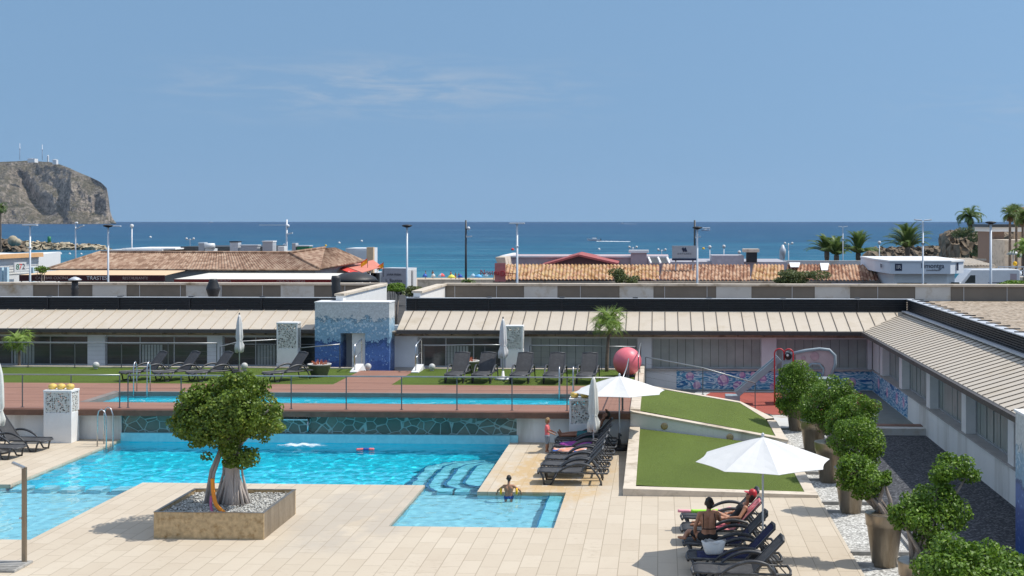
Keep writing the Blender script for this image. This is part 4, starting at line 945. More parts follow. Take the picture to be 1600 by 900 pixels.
# lawn loungers
G4 = 'sun loungers on the left lawn'
for (px, l) in ((236, 'leftmost lounger of the three together on the left lawn'), (288, 'middle lounger of the three together on the left lawn, seat pale'), (340, 'rightmost lounger of the three together on the left lawn'), (458, 'lounger standing alone by the bowl planter on the left lawn')):
    p = gp(px, 590, TZ); lounger(l, (p.x, 47.7, TZ), R(50), 52, G4)
G5 = 'sun loungers in a row on the right lawn'
for (px, l) in ((716, 'leftmost of the five loungers on the right lawn'), (758, 'second from left of the five loungers on the right lawn'), (817, 'middle one of the five loungers on the right lawn'), (868, 'fourth from left of the five loungers on the right lawn'), (919, 'rightmost of the five loungers on the right lawn')):
    p = gp(px, 595, TZ); lounger(l, (p.x, 47.75, TZ), R(86), 52, G5)
# ================================================================ parasols
def open_parasol(label, loc, rad, zr, za, tilt=0, rot=0):
    t = thing('parasol', label, 'parasol', loc, 0, 'open white parasols')
    b = MB(); n = 8; vs = []; rings = 5
    for k in range(rings + 1):
        u = k / rings
        for i in range(n * 4):
            a = 2 * PI * i / (n * 4) + rot; q = (i % 4) / 4; sag = math.cos(PI / n) / math.cos((q - .5) * 2 * PI / n) 
            rr = rad * u * sag / math.cos(PI / n) * math.cos(PI / n) if False else rad * u * (math.cos(PI / n) / math.cos(((i % 4) / 4 - .5) * 2 * PI / n))
            rr *= 1 - .035 * math.sin(PI * q) * u
            zz = za - (za - zr) * (u ** 1.12) - .03 * math.sin(PI * q) * math.sin(PI * u)
            vs.append((rr * math.cos(a), rr * math.sin(a), zz))
    m = n * 4
    b.add(vs, [(k*m+i, (k+1)*m+i, (k+1)*m+(i+1)%m, k*m+(i+1)%m) for k in range(rings) for i in range(m)], 0, False)
    c = part('canopy', b, M['canvas'], t); md = c.modifiers.new('thickness', 'SOLIDIFY'); md.thickness = .008
    c.rotation_euler = (tilt, 0, 0)
    b = MB(); b.tube([(0, 0, .05), (0, 0, za - .03)], .022, 10); part('pole', b, M['pale_metal'], t)
    b = MB(); b.tube([(0, 0, .1), (0, 0, .5)], .033, 10); b.bx(.03, .07, -.02, .02, .4, .46); part('pole_sleeve', b, M['dark_metal'], t)
    b = MB(); b.ball((0, 0, za + .03), .035, 10, sc=(1, 1, 1.5)); part('finial', b, M['galv'], t)
    for i in range(8):
        a = 2 * PI * i / 8 + rot; b = MB(); b.tube([(0.03*math.cos(a), .03*math.sin(a), za - .06), (rad*.5*math.cos(a), rad*.5*math.sin(a), za-.05-(za-zr)*.5*.93), (rad*.97*math.cos(a), rad*.97*math.sin(a), zr - .015)], .009, 5); part('rib', b, M['pale_metal'], t)
    b = MB(); b.lathe([(.34, 0), (.36, .03), (.33, .1), (.12, .14), (.05, .16), (.05, .3), (0, .3)], 24); part('base', b, M['black_plastic'], t)
    return t
open_parasol('open white parasol near the camera over the front loungers', (2.13, 26.45, 0), 1.40, 2.08, 2.56, R(1.0), R(8))
open_parasol('open white parasol by the terrace wall right of the pool', (-1.22, 39.2, 0), 1.43, 1.78, 2.25, 0, R(14))
def closed_parasol(label, loc, h, base=True, mat='old_canvas', z0=.85):
    t = thing('closed_parasol', label, 'parasol', loc, 0, 'closed parasols')
    b = MB(); n = 24; vs = []; pr = [(.025, h), (.06, h - .1), (.10, h - .35), (.12, h - .7), (.135, z0 + .55), (.10, z0 + .42), (.17, z0 + .2), (.15, z0), (.06, z0 - .02)]
    for k, (r, z) in enumerate(pr):
        for i in range(n):
            a = 2 * PI * i / n; f = 1 + .26 * math.cos(a * 6 + .8 * z) * min(1, k / 2); vs.append((r * f * math.cos(a), r * f * math.sin(a), z + (.05 * math.cos(a * 3) if k >= 6 else 0)))
    b.add(vs, [(k*n+i, k*n+(i+1)%n, (k+1)*n+(i+1)%n, (k+1)*n+i)[::-1] for k in range(len(pr)-1) for i in range(n)] + [tuple(range(n))], 0, True)
    part('canopy', b, M[mat], t)
    b = MB(); b.tube([(0, 0, .05), (0, 0, h + .02)], .02, 8); part('pole', b, M['pale_metal'], t)
    b = MB(); b.lathe([(.09, z0 + .40), (.115, z0 + .44), (.09, z0 + .48)], 12); part('tie_strap', b, M['canvas'], t)
    b = MB(); b.ball((0, 0, h + .03), .03, 8, sc=(1,1,1.6)); part('finial', b, M['dark_metal'], t)
    b = MB(); b.lathe([(.3, 0), (.32, .03), (.28, .09), (.06, .12), (.04, .32), (0, .32)], 20); part('base', b, M['white_paint'] if base == 'white' else M['black_plastic'], t)
    return t
p = at(374, 560, 49.8); closed_parasol('closed white parasol on the left lawn behind the loungers', (p.x, 49.8, TZ), 2.3, mat='canvas')
p = at(786, 560, 48.2); closed_parasol('closed white parasol on the right lawn between loungers', (p.x, 48.2, TZ), 2.3, 'white', mat='canvas')
closed_parasol('closed cream parasol among the loungers beside the pool', (-1.93, 37.55, 0), 2.42)
p = at(-2, 640, 37.7); closed_parasol('closed cream parasol cut by the left edge of the photo', (p.x, 37.7, 0), 2.72)
# ================================================================ railings and ladders
def railing(label, posts, h, rails=4, top=.022, mat='post_metal', dbl=(), group='steel railings', cap=None):
    o = Vector(posts[0]); t = thing('railing', label, 'railing', o, 0, group)
    for i, q in enumerate(posts):
        q = Vector(q) - o; b = MB(); b.bx(q.x - .017, q.x + .017, q.y - .008, q.y + .008, q.z, q.z + h); b.bx(q.x - .05, q.x + .05, q.y - .03, q.y + .03, q.z, q.z + .012); part('post', b, M[mat], t)
    b = MB(); b.tube([Vector(q) - o + Vector((0, 0, h)) for q in posts], top, 8, smooth=True); part('top_rail', b, M['rail_metal'], t)
    for k in range(rails):
        b = MB(); b.tube([Vector(q) - o + Vector((0, 0, h * (k + 1) / (rails + 1))) for q in posts], .0025, 5); part('cable', b, M['dark_metal'], t)
    return t
fx = [at(x, 637, 40.35).x for x in (-130, -50, 35, 111, 187)]
railing('steel cable railing along the terrace edge left of the stone wall', [(x, 40.35, TZ) for x in fx], 1.05)
fx = [at(x, 638, 40.35).x for x in (200, 283, 369, 455, 541, 627.5, 714, 800, 886, 972)]
railing('long steel cable railing along the terrace edge above the stone wall', [(x, 40.35, TZ) for x in fx], 1.05)
fx = [at(x, 570, 51.3).x for x in (-60, 43, 116, 189, 262, 338)]
railing('steel cable railing behind the left lawn ending beside the closed parasol', [(x, 51.35, TZ) for x in fx], 1.02, 5)
A_ = at(344, 575, 50.6); B_ = at(374, 575, 51.6); C_ = at(432, 575, 51.6)
railing('short sloping steel handrail behind the closed parasol on left lawn', [(A_.x, 50.6, TZ), (B_.x, 51.6, TZ + .12), (C_.x, 51.6, TZ + .2)], .95, 3)
C_ = at(470, 575, 51.3); D_ = at(531, 575, 51.3)
railing('steel rail behind the bowl planter in front of the mosaic gate', [(C_.x, 51.3, TZ - .1), (D_.x, 51.3, TZ + .05)], .95, 3)
for sx, lab in ((-1, 'left'), (1, 'right')):
    x = -12.1 if sx < 0 else -9.65
    t = thing('handrail', f'looped steel handrail on the {lab} of the steps to the mosaic gate', 'handrail', (x, 50.4, TZ), 0, 'looped handrails at the gate steps')
    b = MB(); b.tube([(0, 0, .03), (0, 0, .98), (0, .06, 1.06), (0, 1.15, 1.2), (0, 1.25, 1.1), (0, 1.25, .1)], .03, 10); part('rail', b, M['steel'], t)
    b = MB(); b.tube([(0, .02, .55), (0, 1.24, .7)], .014, 8); part('crossbar', b, M['steel'], t)
xa = at(668, 570, 51.3).x; xb = at(785, 570, 51.3).x; xc = at(876, 570, 51.3).x
railing('steel cable railing behind the right lawn near the gate', [(-9.5, 51.35, TZ - .04), ((xa + xb) / 2 + .8, 51.35, TZ), (xb, 51.35, TZ - .0)], 1.0, 3)
railing('steel cable railing behind the right lawn beside the palm', [(xb + 1.1, 51.35, TZ), (xc, 51.35, TZ), (at(940, 570, 51.3).x, 51.35, TZ - .02), (-.95, 51.35, TZ - .03)], .98, 3)
railing('steel railing sloping down beside the upper grass ramp', [(-.5, 47.2, 1.0), (1.6, 47.1, .62), (3.5, 46.95, .1)], .98, 3)
railing('short steel railing beside the pink ball', [(-.76, 46.8, 1.06), (-.76, 50.2, 1.06), (-.76, 52.6, 1.06)], .95, 3)
railing('short steel railing at the right end of the terrace', [(-1.15, 40.6, TZ), (-1.1, 43.5, TZ), (-1.1, 46.2, TZ)], 1.02, 3)
def ladder(label, loc, rz, h=1.0, deep=.9, group='pool ladders'):
    t = thing('pool_ladder', label, 'ladder', loc, rz, group)
    for s in (-.24, .24):
        b = MB(); b.tube([(s, .26, 0), (s, .26, h*.8), (s, .22, h*.95), (s, .13, h), (s, .04, h*.95), (s, -.02, h*.8), (s, -.02, -deep)], .021, 8); part('handrail', b, M['steel'], t)
    for z in (-.12, -.4, -.68):
        b = MB(); b.bx(-.24, .24, -.07, .03, z, z + .03); part('rung', b, M['steel'], t)
    return t
ladder('steel pool ladder at the left end of the long narrow pool', (at(216, 613, 43.9).x, 44.1, TZ - .05), 0, 1.1)
ladder('steel pool ladder at the right end of the long narrow pool', (at(884, 618, 43.9).x, 44.1, TZ - .05), 0, 1.0)
ladder('steel ladder into the main pool below the stone wall corner', (PX0 + .05, 39.2, 0), PI / 2, 1.15)
# ================================================================ planters, ball, globes on the lawn
def bowl(px, Y, label):
    p = at(px, 570, Y); t = thing('bowl_planter', label, 'planter', (p.x, Y, TZ - .02), 0, 'bowl planters on the lawns')
    b = MB(); b.lathe([(.28, 0), (.30, .02), (.43, .40), (.455, .44), (.455, .48), (.40, .48), (.38, .4), (0, .4)], 28); part('bowl', b, pm('olive_bowl', (.10,.11,.085), .4, var=.2, stain=('6a6a60', 1.5)), t)
    b = MB(); b.lathe([(.455, .475), (.465, .495), (.41, .50), (.40, .48)], 28); part('rim', b, M['pale_block'], t)
    b = MB(); rnd = random.Random(px)
    for i in range(60):
        a = rnd.random() * 2 * PI; r = rnd.random() ** .6 * .27; c = Vector((r*math.cos(a), r*math.sin(a), .44)); d = Vector((math.cos(a) * rnd.random(), math.sin(a) * rnd.random(), .8)).normalized() * (.14 + .1 * rnd.random()); w = d.cross(Vector((0,0,1)) if rnd.random() < .5 else Vector((1,0,0))).normalized() * .035
        b.add([c - w, c + w, c + d + w * .3, c + d - w * .3], [(0,1,2,3)])
    part('plant', b, M['dry_leaf'], t)
bowl(499, 48.9, 'olive bowl planter with rusty red succulents on the left lawn')
bowl(731, 50.3, 'olive bowl planter with rusty red succulents on the right lawn')
p = at(980, 563, 49.4); t = thing('giant_ball', 'giant pink ball standing on the right end of the lawn', 'ball', (p.x, 49.4, TZ), 0)
b = MB(); b.ball((0, 0, .57), .55, 40); part('ball', b, M['pink_ball'], t)
b = MB(); b.tube([(.57 * math.cos(q) * .92, -.57 * math.cos(q) * .34 + .02, .57 + .57 * math.sin(q)) for q in np.linspace(-.5, .35, 10)], .007, 5); part('seam', b, pm('ball_seam', (.35,.06,.08)), t)
b = MB(); b.lathe([(.3, 0), (.3, .05), (.2, .07), (0, .07)], 20); part('stand', b, M['dark_metal'], t)
for px, py, l in ((150, 573, 'pale stone globe on the lawn kerb behind the leftmost loungers'), (382, 561, 'pale stone globe on the lawn kerb beside the closed parasol'), (575, 563, 'pale stone globe left of the gate steps'), (675, 563, 'pale stone globe right of the gate steps')):
    p = at(px, py, 50.9); b = MB(); b.ball((0, 0, .15), .135, 18); b.lathe([(.08, 0), (.08, .04), (0, .04)], 14)
    solo('stone_globe', b, M['silver_ball'], l, 'globe lamp', (p.x, 50.9, TZ), group='pale globes at the lawn edge')
# ================================================================ foliage
def leaves(lobes, size, dens=1.0, inner=.35, seed=1, flat=.6):
    """many small folded leaves through the volume of some ellipsoids: (centre, (rx,ry,rz))"""
    rng = np.random.default_rng(seed); V = []; n_tot = 0
    for c, r in lobes:
        r = np.array(r, float); area = 4 * PI * ((r[0]*r[1])**1.6 / 3 + (r[0]*r[2])**1.6 / 3 + (r[1]*r[2])**1.6 / 3) ** (1/1.6)
        n = int(dens * 1.9 * area / (size * size * .55)); d = rng.normal(size=(n, 3)); d /= np.linalg.norm(d, axis=1)[:, None]
        u = rng.random(n); rad = np.where(u < inner, .45 + .45 * rng.random(n), .86 + .2 * rng.random(n))
        # bumpy outline
        k = rng.normal(size=(7, 3)); k /= np.linalg.norm(k, axis=1)[:, None]; bump = np.max(d @ k.T, axis=1); rad = rad * (.82 + .22 * np.clip((bump - .2) * 1.3, 0, 1))
        P = np.array(c) + d * r * rad[:, None]
        nr = d / r; nr /= np.linalg.norm(nr, axis=1)[:, None]; nr = nr * flat + rng.normal(size=(n, 3)) * .5 + np.array([0, 0, .25]); nr /= np.linalg.norm(nr, axis=1)[:, None]
        t = np.cross(nr, rng.normal(size=(n, 3))); t /= np.linalg.norm(t, axis=1)[:, None]; s = np.cross(nr, t)
        L = (size * (.7 + .6 * rng.random(n)))[:, None]; Wd = L * .33
        a = P - t * L * .5; m = P + nr * L * -.08; e = P + t * L * .5
        V.append(np.stack([a, P - s * Wd + nr * L * .06, e, P + s * Wd + nr * L * .06], axis=1).reshape(-1, 3))
    V = np.concatenate(V); n = len(V) // 4
    me = bpy.data.meshes.new('foliage'); me.vertices.add(len(V)); me.vertices.foreach_set('co', V.astype(np.float32).ravel())
    me.loops.add(n * 4); me.loops.foreach_set('vertex_index', np.arange(n * 4, dtype=np.int32)); me.polygons.add(n)
    me.polygons.foreach_set('loop_start', np.arange(0, n * 4, 4, dtype=np.int32)); me.polygons.foreach_set('loop_total', np.full(n, 4, dtype=np.int32))
    me.update(calc_edges=True); return me
def pxlobes(L, Y, org, depth=1.0):
    out = []
    for q in L:
        px, py, rx = q[:3]; ry = q[3] if len(q) > 3 else rx * .85; dy = q[4] if len(q) > 4 else 0
        p = at(px, py, Y + dy); k = (Y + dy) / 2000
        out.append(((p.x - org[0], p.y - org[1], p.z - org[2]), (rx * k, rx * k * depth, ry * k)))
    return out
# ---------------------------------------------------------------- square planter with the fig tree
PXa, PXb, PYa, PYb, PH = -11.12, -8.67, 27.72, 30.2, .58
t = thing('square_planter', 'large square weathered bronze planter holding the fig tree', 'planter', (PXa, PYa, 0))
w_, d_ = PXb - PXa, PYb - PYa
b = MB(); b.bx(0, w_, 0, .05, 0, PH); b.bx(0, w_, d_ - .05, d_, 0, PH); b.bx(0, .05, .05, d_ - .05, 0, PH); part('side_panel', b, M['rust'], t)
b = MB(); b.bx(w_ - .05, w_, .05, d_ - .05, 0, PH); part('side_panel', b, M['bronze'], t)
b = MB(); b.bx(-.01, w_ + .01, -.01, .06, PH, PH + .012); b.bx(-.01, w_ + .01, d_ - .06, d_ + .01, PH, PH + .012); b.bx(-.01, .06, .06, d_ - .06, PH, PH + .012); b.bx(w_ - .06, w_ + .01, .06, d_ - .06, PH, PH + .012); part('rim', b, M['bronze'], t)
b = MB(); nx = 24; vs = []
for j in range(nx + 1):
    for i in range(nx + 1):
        x = .05 + (w_ - .1) * i / nx; y = .05 + (d_ - .1) * j / nx; vs.append((x, y, PH - .09 + .04 * mn.noise(Vector((x * 3, y * 3, 2)))))
b.add(vs, [(j*25+i, j*25+i+1, (j+1)*25+i+1, (j+1)*25+i) for j in range(nx) for i in range(nx)], 0, True)
rg = random.Random(3)
for i in range(1500):
    b.ball((.08 + (w_ - .16) * rg.random(), .08 + (d_ - .16) * rg.random(), PH - .07 + .02 * rg.random()), .016 + .018 * rg.random(), 6, 0, (1, .8, .6))
part('gravel', b, M['white_gravel'], t)
O = Vector((-9.98, 28.95, PH - .08))
t = thing('fig_tree', 'clipped fig tree with round crown and pale aerial roots in the square planter', 'tree', O)
b = MB(); rg = random.Random(5)
def P_(px, py, dy=0): return at(px, py, O.y + dy) - O
base = P_(362, 788)
for i in range(34):
    a = 2 * PI * i / 34 + rg.random() * .3; rr = .22 + .13 * rg.random(); sx = .26 * (.6 + .5 * rg.random())
    bx_ = Vector((base.x + rr * 1.15 * math.cos(a) + .03, rr * .8 * math.sin(a), 0)); tp = Vector((base.x + .12 * math.cos(a) + rg.uniform(-.06, .08), .11 * math.sin(a), 1.15 + .35 * rg.random()))
    mid = bx_.lerp(tp, .45) + Vector((-.09 * math.cos(a), -.07 * math.sin(a), .05)) + Vector((rg.uniform(-.04, .04), 0, 0))
    b.tube([bx_, bx_.lerp(mid, .5) * 1.0, mid, mid.lerp(tp, .5), tp], [.042, .034, .026, .024, .022], 7)
b.tube([(base.x, 0, 0), (base.x - .01, 0, .6), (base.x + .02, 0, 1.3), (base.x, 0, 1.9)], [.2, .15, .17, .12], 14)
for q in ((324, 795, 330, 735, 345, 700), (330, 790, 334, 740, 350, 695), (316, 0, 0, 0, 0, 0)):
    if q[1]: b.tube([Vector((P_(q[0], q[1]).x, -.1, 0)), P_(q[2], q[3], -.1), P_(q[4], q[5], 0)], [.055, .04, .035], 8)
for px, py in ((300, 650), (330, 640), (400, 640), (370, 605), (410, 670), (355, 670), (372, 712), (420, 640)):
    q = P_(px, py, rg.uniform(-.3, .3)); st = Vector((base.x + rg.uniform(-.1, .1), 0, 1.2)); b.tube([st, st.lerp(q, .5) + Vector((0, 0, .08)), q], [.08, .055, .02], 7)
part('trunk', b, M['fig_trunk'], t)
L = [(310, 655, 44, 40), (300, 632, 28, 24, .2), (345, 668, 46, 36, -.4), (335, 628, 42, 32, .1), (372, 620, 42, 34, .3), (360, 600, 28, 18, .1), (366, 650, 50, 40, -.5), (402, 636, 36, 30), (405, 665, 34, 22, -.2), (385, 600, 26, 15, .3), (372, 711, 24, 16, -.3), (392, 707, 14, 9, -.2), (322, 713, 12, 7, 0), (345, 640, 46, 40, .7), (290, 668, 24, 22, .1), (420, 648, 18, 17, .1), (352, 690, 30, 14, 0)]
rq = random.Random(12)
L = [(q[0], q[1], q[2] * .92, (q[3] if len(q) > 3 else q[2] * .85) * .92) + tuple(q[4:]) for q in L]
for i in range(70):
    q = L[i % 11]; a = rq.random() * 2 * PI; k = .8 + .25 * rq.random(); L.append((q[0] + q[2] * k * math.cos(a), q[1] + q[3] * k * math.sin(a), rq.uniform(8, 15), rq.uniform(7, 12), (q[4] if len(q) > 4 else 0) - rq.uniform(.0, .6)))
o = link('crown', leaves(pxlobes(L, O.y, O, 1.0), .078, .7, .3, 4), M['fig_leaf'], t)
# pool noodles leaning on the roots
def noodle(label, pts, mat, r=.035, group='pool noodles', bands=None):
    o = Vector(pts[0]); b = MB(); pts = [Vector(p) - o for p in pts]; k = []
    for i in range(len(pts) - 1):
        for j in range(8): k.append(pts[i].lerp(pts[i+1], j / 8))
    k.append(pts[-1])
    for _ in range(10): k = [k[0]] + [(k[i-1] + k[i] * 2 + k[i+1]) / 4 for i in range(1, len(k) - 1)] + [k[-1]]
    if bands:
        i0, i1 = int(len(k) * bands[0]), int(len(k) * bands[1]); b.tube(k[:i0+1], r, 12, 0); b.tube(k[i0:i1+1], r * 1.15, 12, 1); b.tube(k[i1:], r, 12, 0)
    else: b.tube(k, r, 12)
    return solo('pool_noodle', b, mat, label, 'pool noodle', o, group=group)
f1 = lambda px, py, dy=0: at(px, py, 28.4 + dy)
noodle('orange pool noodle leaning against the fig tree roots', [f1(332, 748), f1(333, 770, -.1), f1(337, 790, -.2), f1(350, 801, -.3)], M['orange_foam'], .045)
noodle('mauve pool noodle beside the orange one under the fig tree', [f1(330, 775, .02), f1(329, 790, -.1), f1(332, 802, -.25)], M['mauve_foam'], .03)
noodle('long pink pool noodle with lime green middle lying across the far lounger', [(.42, 29.0, .44), (.9, 29.02, .43), (1.4, 29.05, .44), (1.62, 29.1, .5)], [M['pink_foam'], M['lime']], .035, bands=(.22, .62))
c = gp(571, 704, -.06); noodle('small striped pool noodle floating in the main pool', [(c.x - .28, c.y, -.04), (c.x, c.y + .05, -.03), (c.x + .25, c.y + .08, -.04)], [M['cloth_pink'], M['cloth_blue']], .045, bands=(.4, .7))
# ---------------------------------------------------------------- shower
p = gp(38, 882, 0); t = thing('pool_shower', 'slim steel pool shower post with short angled head at the left', 'shower', p)
b = MB(); b.bx(-.045, .045, -.03, .03, 0, 1.98); part('post', b, M['bronze'], t, bev=.006)
b = MB(); b.bar((0, 0, 1.97), (-.24, -.02, 2.08), .08, .035); part('shower_head', b, M['steel'], t)
b = MB(); b.tube([(-.045, -.03, .95), (-.09, -.03, .95)], .02, 8); part('valve', b, M['steel'], t)
b = MB(); b.bx(-.1, .1, -.08, .08, 0, .01); part('foot_plate', b, M['galv'], t)
q = gp(-5, 885, 0); b = MB(); b.bx(-.75, .55, -.45, .3, .0, .05)
for i in range(6): b.bx(-.7, .5, -.42 + i * .12, -.34 + i * .12, .05, .062)
solo('shower_tray', b, M['concrete'], 'dark slatted shower tray on the deck at the bottom left', 'shower tray', (q.x + .05, q.y, 0), bev=.008)
# ---------------------------------------------------------------- tall round pots with clipped trees
def pot_tree(px, Y, X, lobes, labelp, labelt, seed, stems, zt=1.08, leaf=.062, kind=0):
    t = thing('round_planter', labelp, 'planter', (X, Y, -.04), 0, 'tall bronze planters')
    b = MB(); b.lathe([(.245, 0), (.25, .01), (.355, zt - .26), (.375, zt - .255), (.395, zt - .01), (.395, zt), (.365, zt)], 36); b.lathe([(.365, zt - .001), (.362, zt - .13), (.1, zt - .135), (0, zt - .135)], 36, (0,0,0), 1); part('pot', b, [M['bronze'], M['soil']], t)
    b = MB(); b.lathe([(.359, zt - .11), (.2, zt - .09), (0, zt - .08)], 24); part('soil', b, M['soil'], t)
    O = Vector((X, Y, zt - .1)); t = thing('potted_tree', labelt, 'tree', O, 0, 'clipped trees in bronze planters')
    b = MB(); rg = random.Random(seed)
    LB = [(c_, tuple(v * .95 for v in r_)) for c_, r_ in pxlobes(lobes, Y, O, 1.0)]; n0 = len(LB)
    for i in range(n0 * 5):
        c, r = LB[i % n0]; q = Vector((rg.gauss(0, 1), rg.gauss(0, 1), rg.gauss(0, 1))).normalized(); k = rg.uniform(.14, .24) * r[0] / .45; k = max(.08, k); LB.append(((c[0] + q.x * r[0] * .95, c[1] + q.y * r[1] * .95, c[2] + q.z * r[2] * .95), (k, k, k * .85)))
    for i in range(stems):
        c, r = LB[i % n0]; a = rg.random() * 2 * PI; s = Vector((.14 * math.cos(a), .12 * math.sin(a), 0)); e = Vector(c) + Vector((rg.uniform(-.1, .1), rg.uniform(-.1, .1), -.05))
        b.tube([s, s.lerp(e, .35) + Vector((rg.uniform(-.05, .05), 0, .05)), s.lerp(e, .7), e], [.05, .042, .032, .014], 7)
    part('trunk', b, M['wood_trunk'], t)
    link('crown', leaves(LB, leaf, .62, .32, seed, .5), M['pot_leaf'], t)
PT = [
 (1240, 43.3, 4.62, [(1246, 597, 32, 28), (1230, 612, 22, 24, -.2), (1262, 612, 26, 26), (1246, 634, 26, 22, -.1), (1232, 590, 18, 16)], 'bronze planter farthest from the camera in the row', 'clipped tree farthest from the camera in the planter row', 21, 6),
 (1268, 38.5, 4.6, [(1296, 615, 32, 24), (1276, 634, 28, 26), (1312, 632, 30, 24, .1), (1290, 658, 30, 22), (1268, 655, 18, 18), (1318, 655, 18, 18)], 'second farthest bronze planter of the row', 'clipped tree second farthest in the planter row', 22, 7),
 (1291, 34.8, 4.58, [(1338, 636, 30, 24), (1315, 652, 26, 24), (1352, 652, 22, 22), (1330, 668, 30, 18), (1308, 668, 14, 14)], 'third farthest bronze planter of the row', 'clipped tree third farthest in the planter row', 23, 6),
 (1327, 31.2, 4.62, [(1344, 675, 32, 24), (1320, 690, 22, 24), (1362, 690, 22, 26), (1340, 704, 32, 22, -.1)], 'bronze planter in the middle of the row beside the near parasol', 'clipped round tree beside the tip of the near parasol', 24, 6),
 (1376, 26.4, 4.6, [(1342, 735, 30, 24, .2), (1362, 752, 24, 20), (1322, 748, 18, 20, .2), (1381, 745, 12, 9), (1352, 768, 20, 12), (1330, 722, 18, 14, .3)], 'third nearest bronze planter with leaning bare stems', 'clipped tree leaning left on long bare stems', 25, 10),
 (1434, 22.7, 4.58, [(1424, 800, 30, 28), (1462, 784, 38, 24), (1492, 800, 26, 26), (1455, 812, 40, 22, -.2), (1404, 806, 18, 18), (1460, 838, 28, 13), (1486, 733, 30, 18, .1), (1512, 742, 17, 13, .1), (1466, 742, 15, 11), (1470, 765, 12, 14)], 'second nearest bronze planter with wide dark mouth', 'two-tier clipped tree with a small tuft above the crown', 26, 11),
 (1512, 19.4, 4.62, [(1514, 885, 62, 32), (1560, 882, 44, 28), (1462, 895, 36, 26), (1585, 892, 26, 26), (1530, 905, 80, 30, -.2), (1500, 862, 30, 14)], 'nearest bronze planter mostly below the picture edge', 'nearest clipped tree at the bottom right corner', 27, 8)]
for a in PT: pot_tree(*a[:4], a[4], a[5], a[6], a[7])
# red flowering plant between the planters
O = at(1312, 645, 36.6); O.z = 0; t = thing('flowering_plant', 'low plant with orange flowers between the far planters', 'plant', O)
b = MB(); b.tube([(0, 0, 0), (.02, 0, .6), (0, .02, 1.2)], [.04, .03, .015], 6); part('stem', b, M['wood_trunk'], t)
link('foliage', leaves([((0, 0, 1.15), (.4, .4, .35))], .06, .5, .3, 9), M['pot_leaf'], t); link('flower', leaves([((-.1, -.2, 1.25), (.25, .2, .2))], .06, .18, .1, 10), M['dry_leaf'], t)
# ---------------------------------------------------------------- palms
def frond_mesh(rg, n, L, droop, lean0, lean1, leafl, mat_w=.03, dens=26, curl=1.0):
    b = MB()
    for i in range(n):
        a = 2 * PI * i / n * 1.0 + rg.uniform(-.25, .25); el = R(rg.uniform(lean0, lean1)); l = L * rg.uniform(.8, 1.1)
        h = Vector((math.cos(a), math.sin(a), 0)); p = Vector((0, 0, 0)); pts = [p.copy()]; k = 9; e = el
        for j in range(k):
            p = p + (h * math.cos(e) + Vector((0, 0, math.sin(e)))) * l / k; pts.append(p.copy()); e -= R(droop) * (j / k) * curl
        b.tube(pts, [.022 * (1 - .85 * j / k) * (L / 1.5) for j in range(k + 1)], 5)
        sd = h.cross(Vector((0, 0, 1))).normalized()
        for j in range(dens):
            u = .12 + .88 * j / dens; q = u * k; m = min(int(q), k - 1); c = pts[m].lerp(pts[m+1], q - m); d = (pts[m+1] - pts[m]).normalized()
            ll = leafl * (math.sin(PI * (u * .88 + .08)) ** .6) * rg.uniform(.8, 1.1)
            for s in (-1, 1):
                up = d.cross(sd) * -1
                tip = c + (sd * s * .8 + d * .75 + Vector((0, 0, -.25 + .45 * (el > .9))) ).normalized() * ll
                w = d * mat_w * .5
                b.add([c - w, c + w, tip], [(0, 1, 2)])
    return b
def palm(label, loc, h, n, L, droop, l0, l1, leafl, tr, mat='palm_leaf', seed=1, group='palms', dead=0, w=.05, lean=0, dens=26, boot=False):
    rg = random.Random(seed); t = thing('palm_tree', label, 'palm', loc, 0, group)
    b = MB(); k = 10; b.tube([(lean * (i / k) ** 2, 0, h * i / k) for i in range(k + 1)], [tr * (1.25 - .35 * i / k) * (1 + .08 * (i % 2)) for i in range(k + 1)], 10)
    if boot: b.lathe([(tr * 1.0, h - 1.2), (tr * 1.5, h - .5), (tr * 1.5, h), (tr * .8, h + .3)], 12, (lean, 0, 0))
    part('trunk', b, M['palm_trunk'], t)
    part('crown', frond_mesh(rg, n, L, droop, l0, l1, leafl, w, dens), M[mat], t, (lean, 0, h))
    if dead: part('dry_skirt', frond_mesh(rg, dead, L * .6, 40, -75, -35, leafl * .7, w), M['dead_frond'], t, (lean, 0, h - .1))
    return t
p = at(26, 575, 51.7); palm('small bright green palm behind the left end of the lawn', (p.x, 51.9, .2), 1.75, 16, 1.0, 75, 5, 80, .42, .055, 'palm_bright', 3, 'garden palms', w=.045, dens=22)
p = at(948, 580, 51.0); palm('slender feathery palm behind the right lawn in front of the roof', (p.x, 51.0, TZ - .05), 1.85, 17, 1.45, 125, 20, 88, .6, .06, 'palm_bright', 5, 'garden palms', w=.04, lean=.12, dens=26)
# ================================================================ playground
t = thing('play_slide', 'grey blue and pink play slide with big round eye and red hoop rails', 'slide', (5.6, 49.5, 0))
Q = lambda px, py, dy=0: at(px, py, 49.0 + dy) - Vector((5.6, 49.5, 0))
top, bot = Q(1218, 565), Q(1152, 612)
b = MB(); w = .28
for dy, zz, hh in ((0, 0, .04),):
    b.bar((bot.x, -.3, .28), (top.x, -.3, top.z), .5, .05)
for s in (-.56, -.04): b.bar((bot.x - .02, s, .38), (top.x, s, top.z + .12), .05, .24)
b.bx(bot.x - .45, bot.x + .1, -.6, 0, .0, .34); part('chute', b, M['slide_blue'], t, bev=.015)
b = MB(); zc = Q(1232, 557)
pl = [Q(1222, 548), Q(1232, 549), Q(1238, 556), Q(1236, 600), Q(1222, 612), Q(1219, 600)]
b.yprism([(q.x, q.z) for q in pl][::-1], -.66, -.58); part('head_panel', b, M['slide_blue'], t)
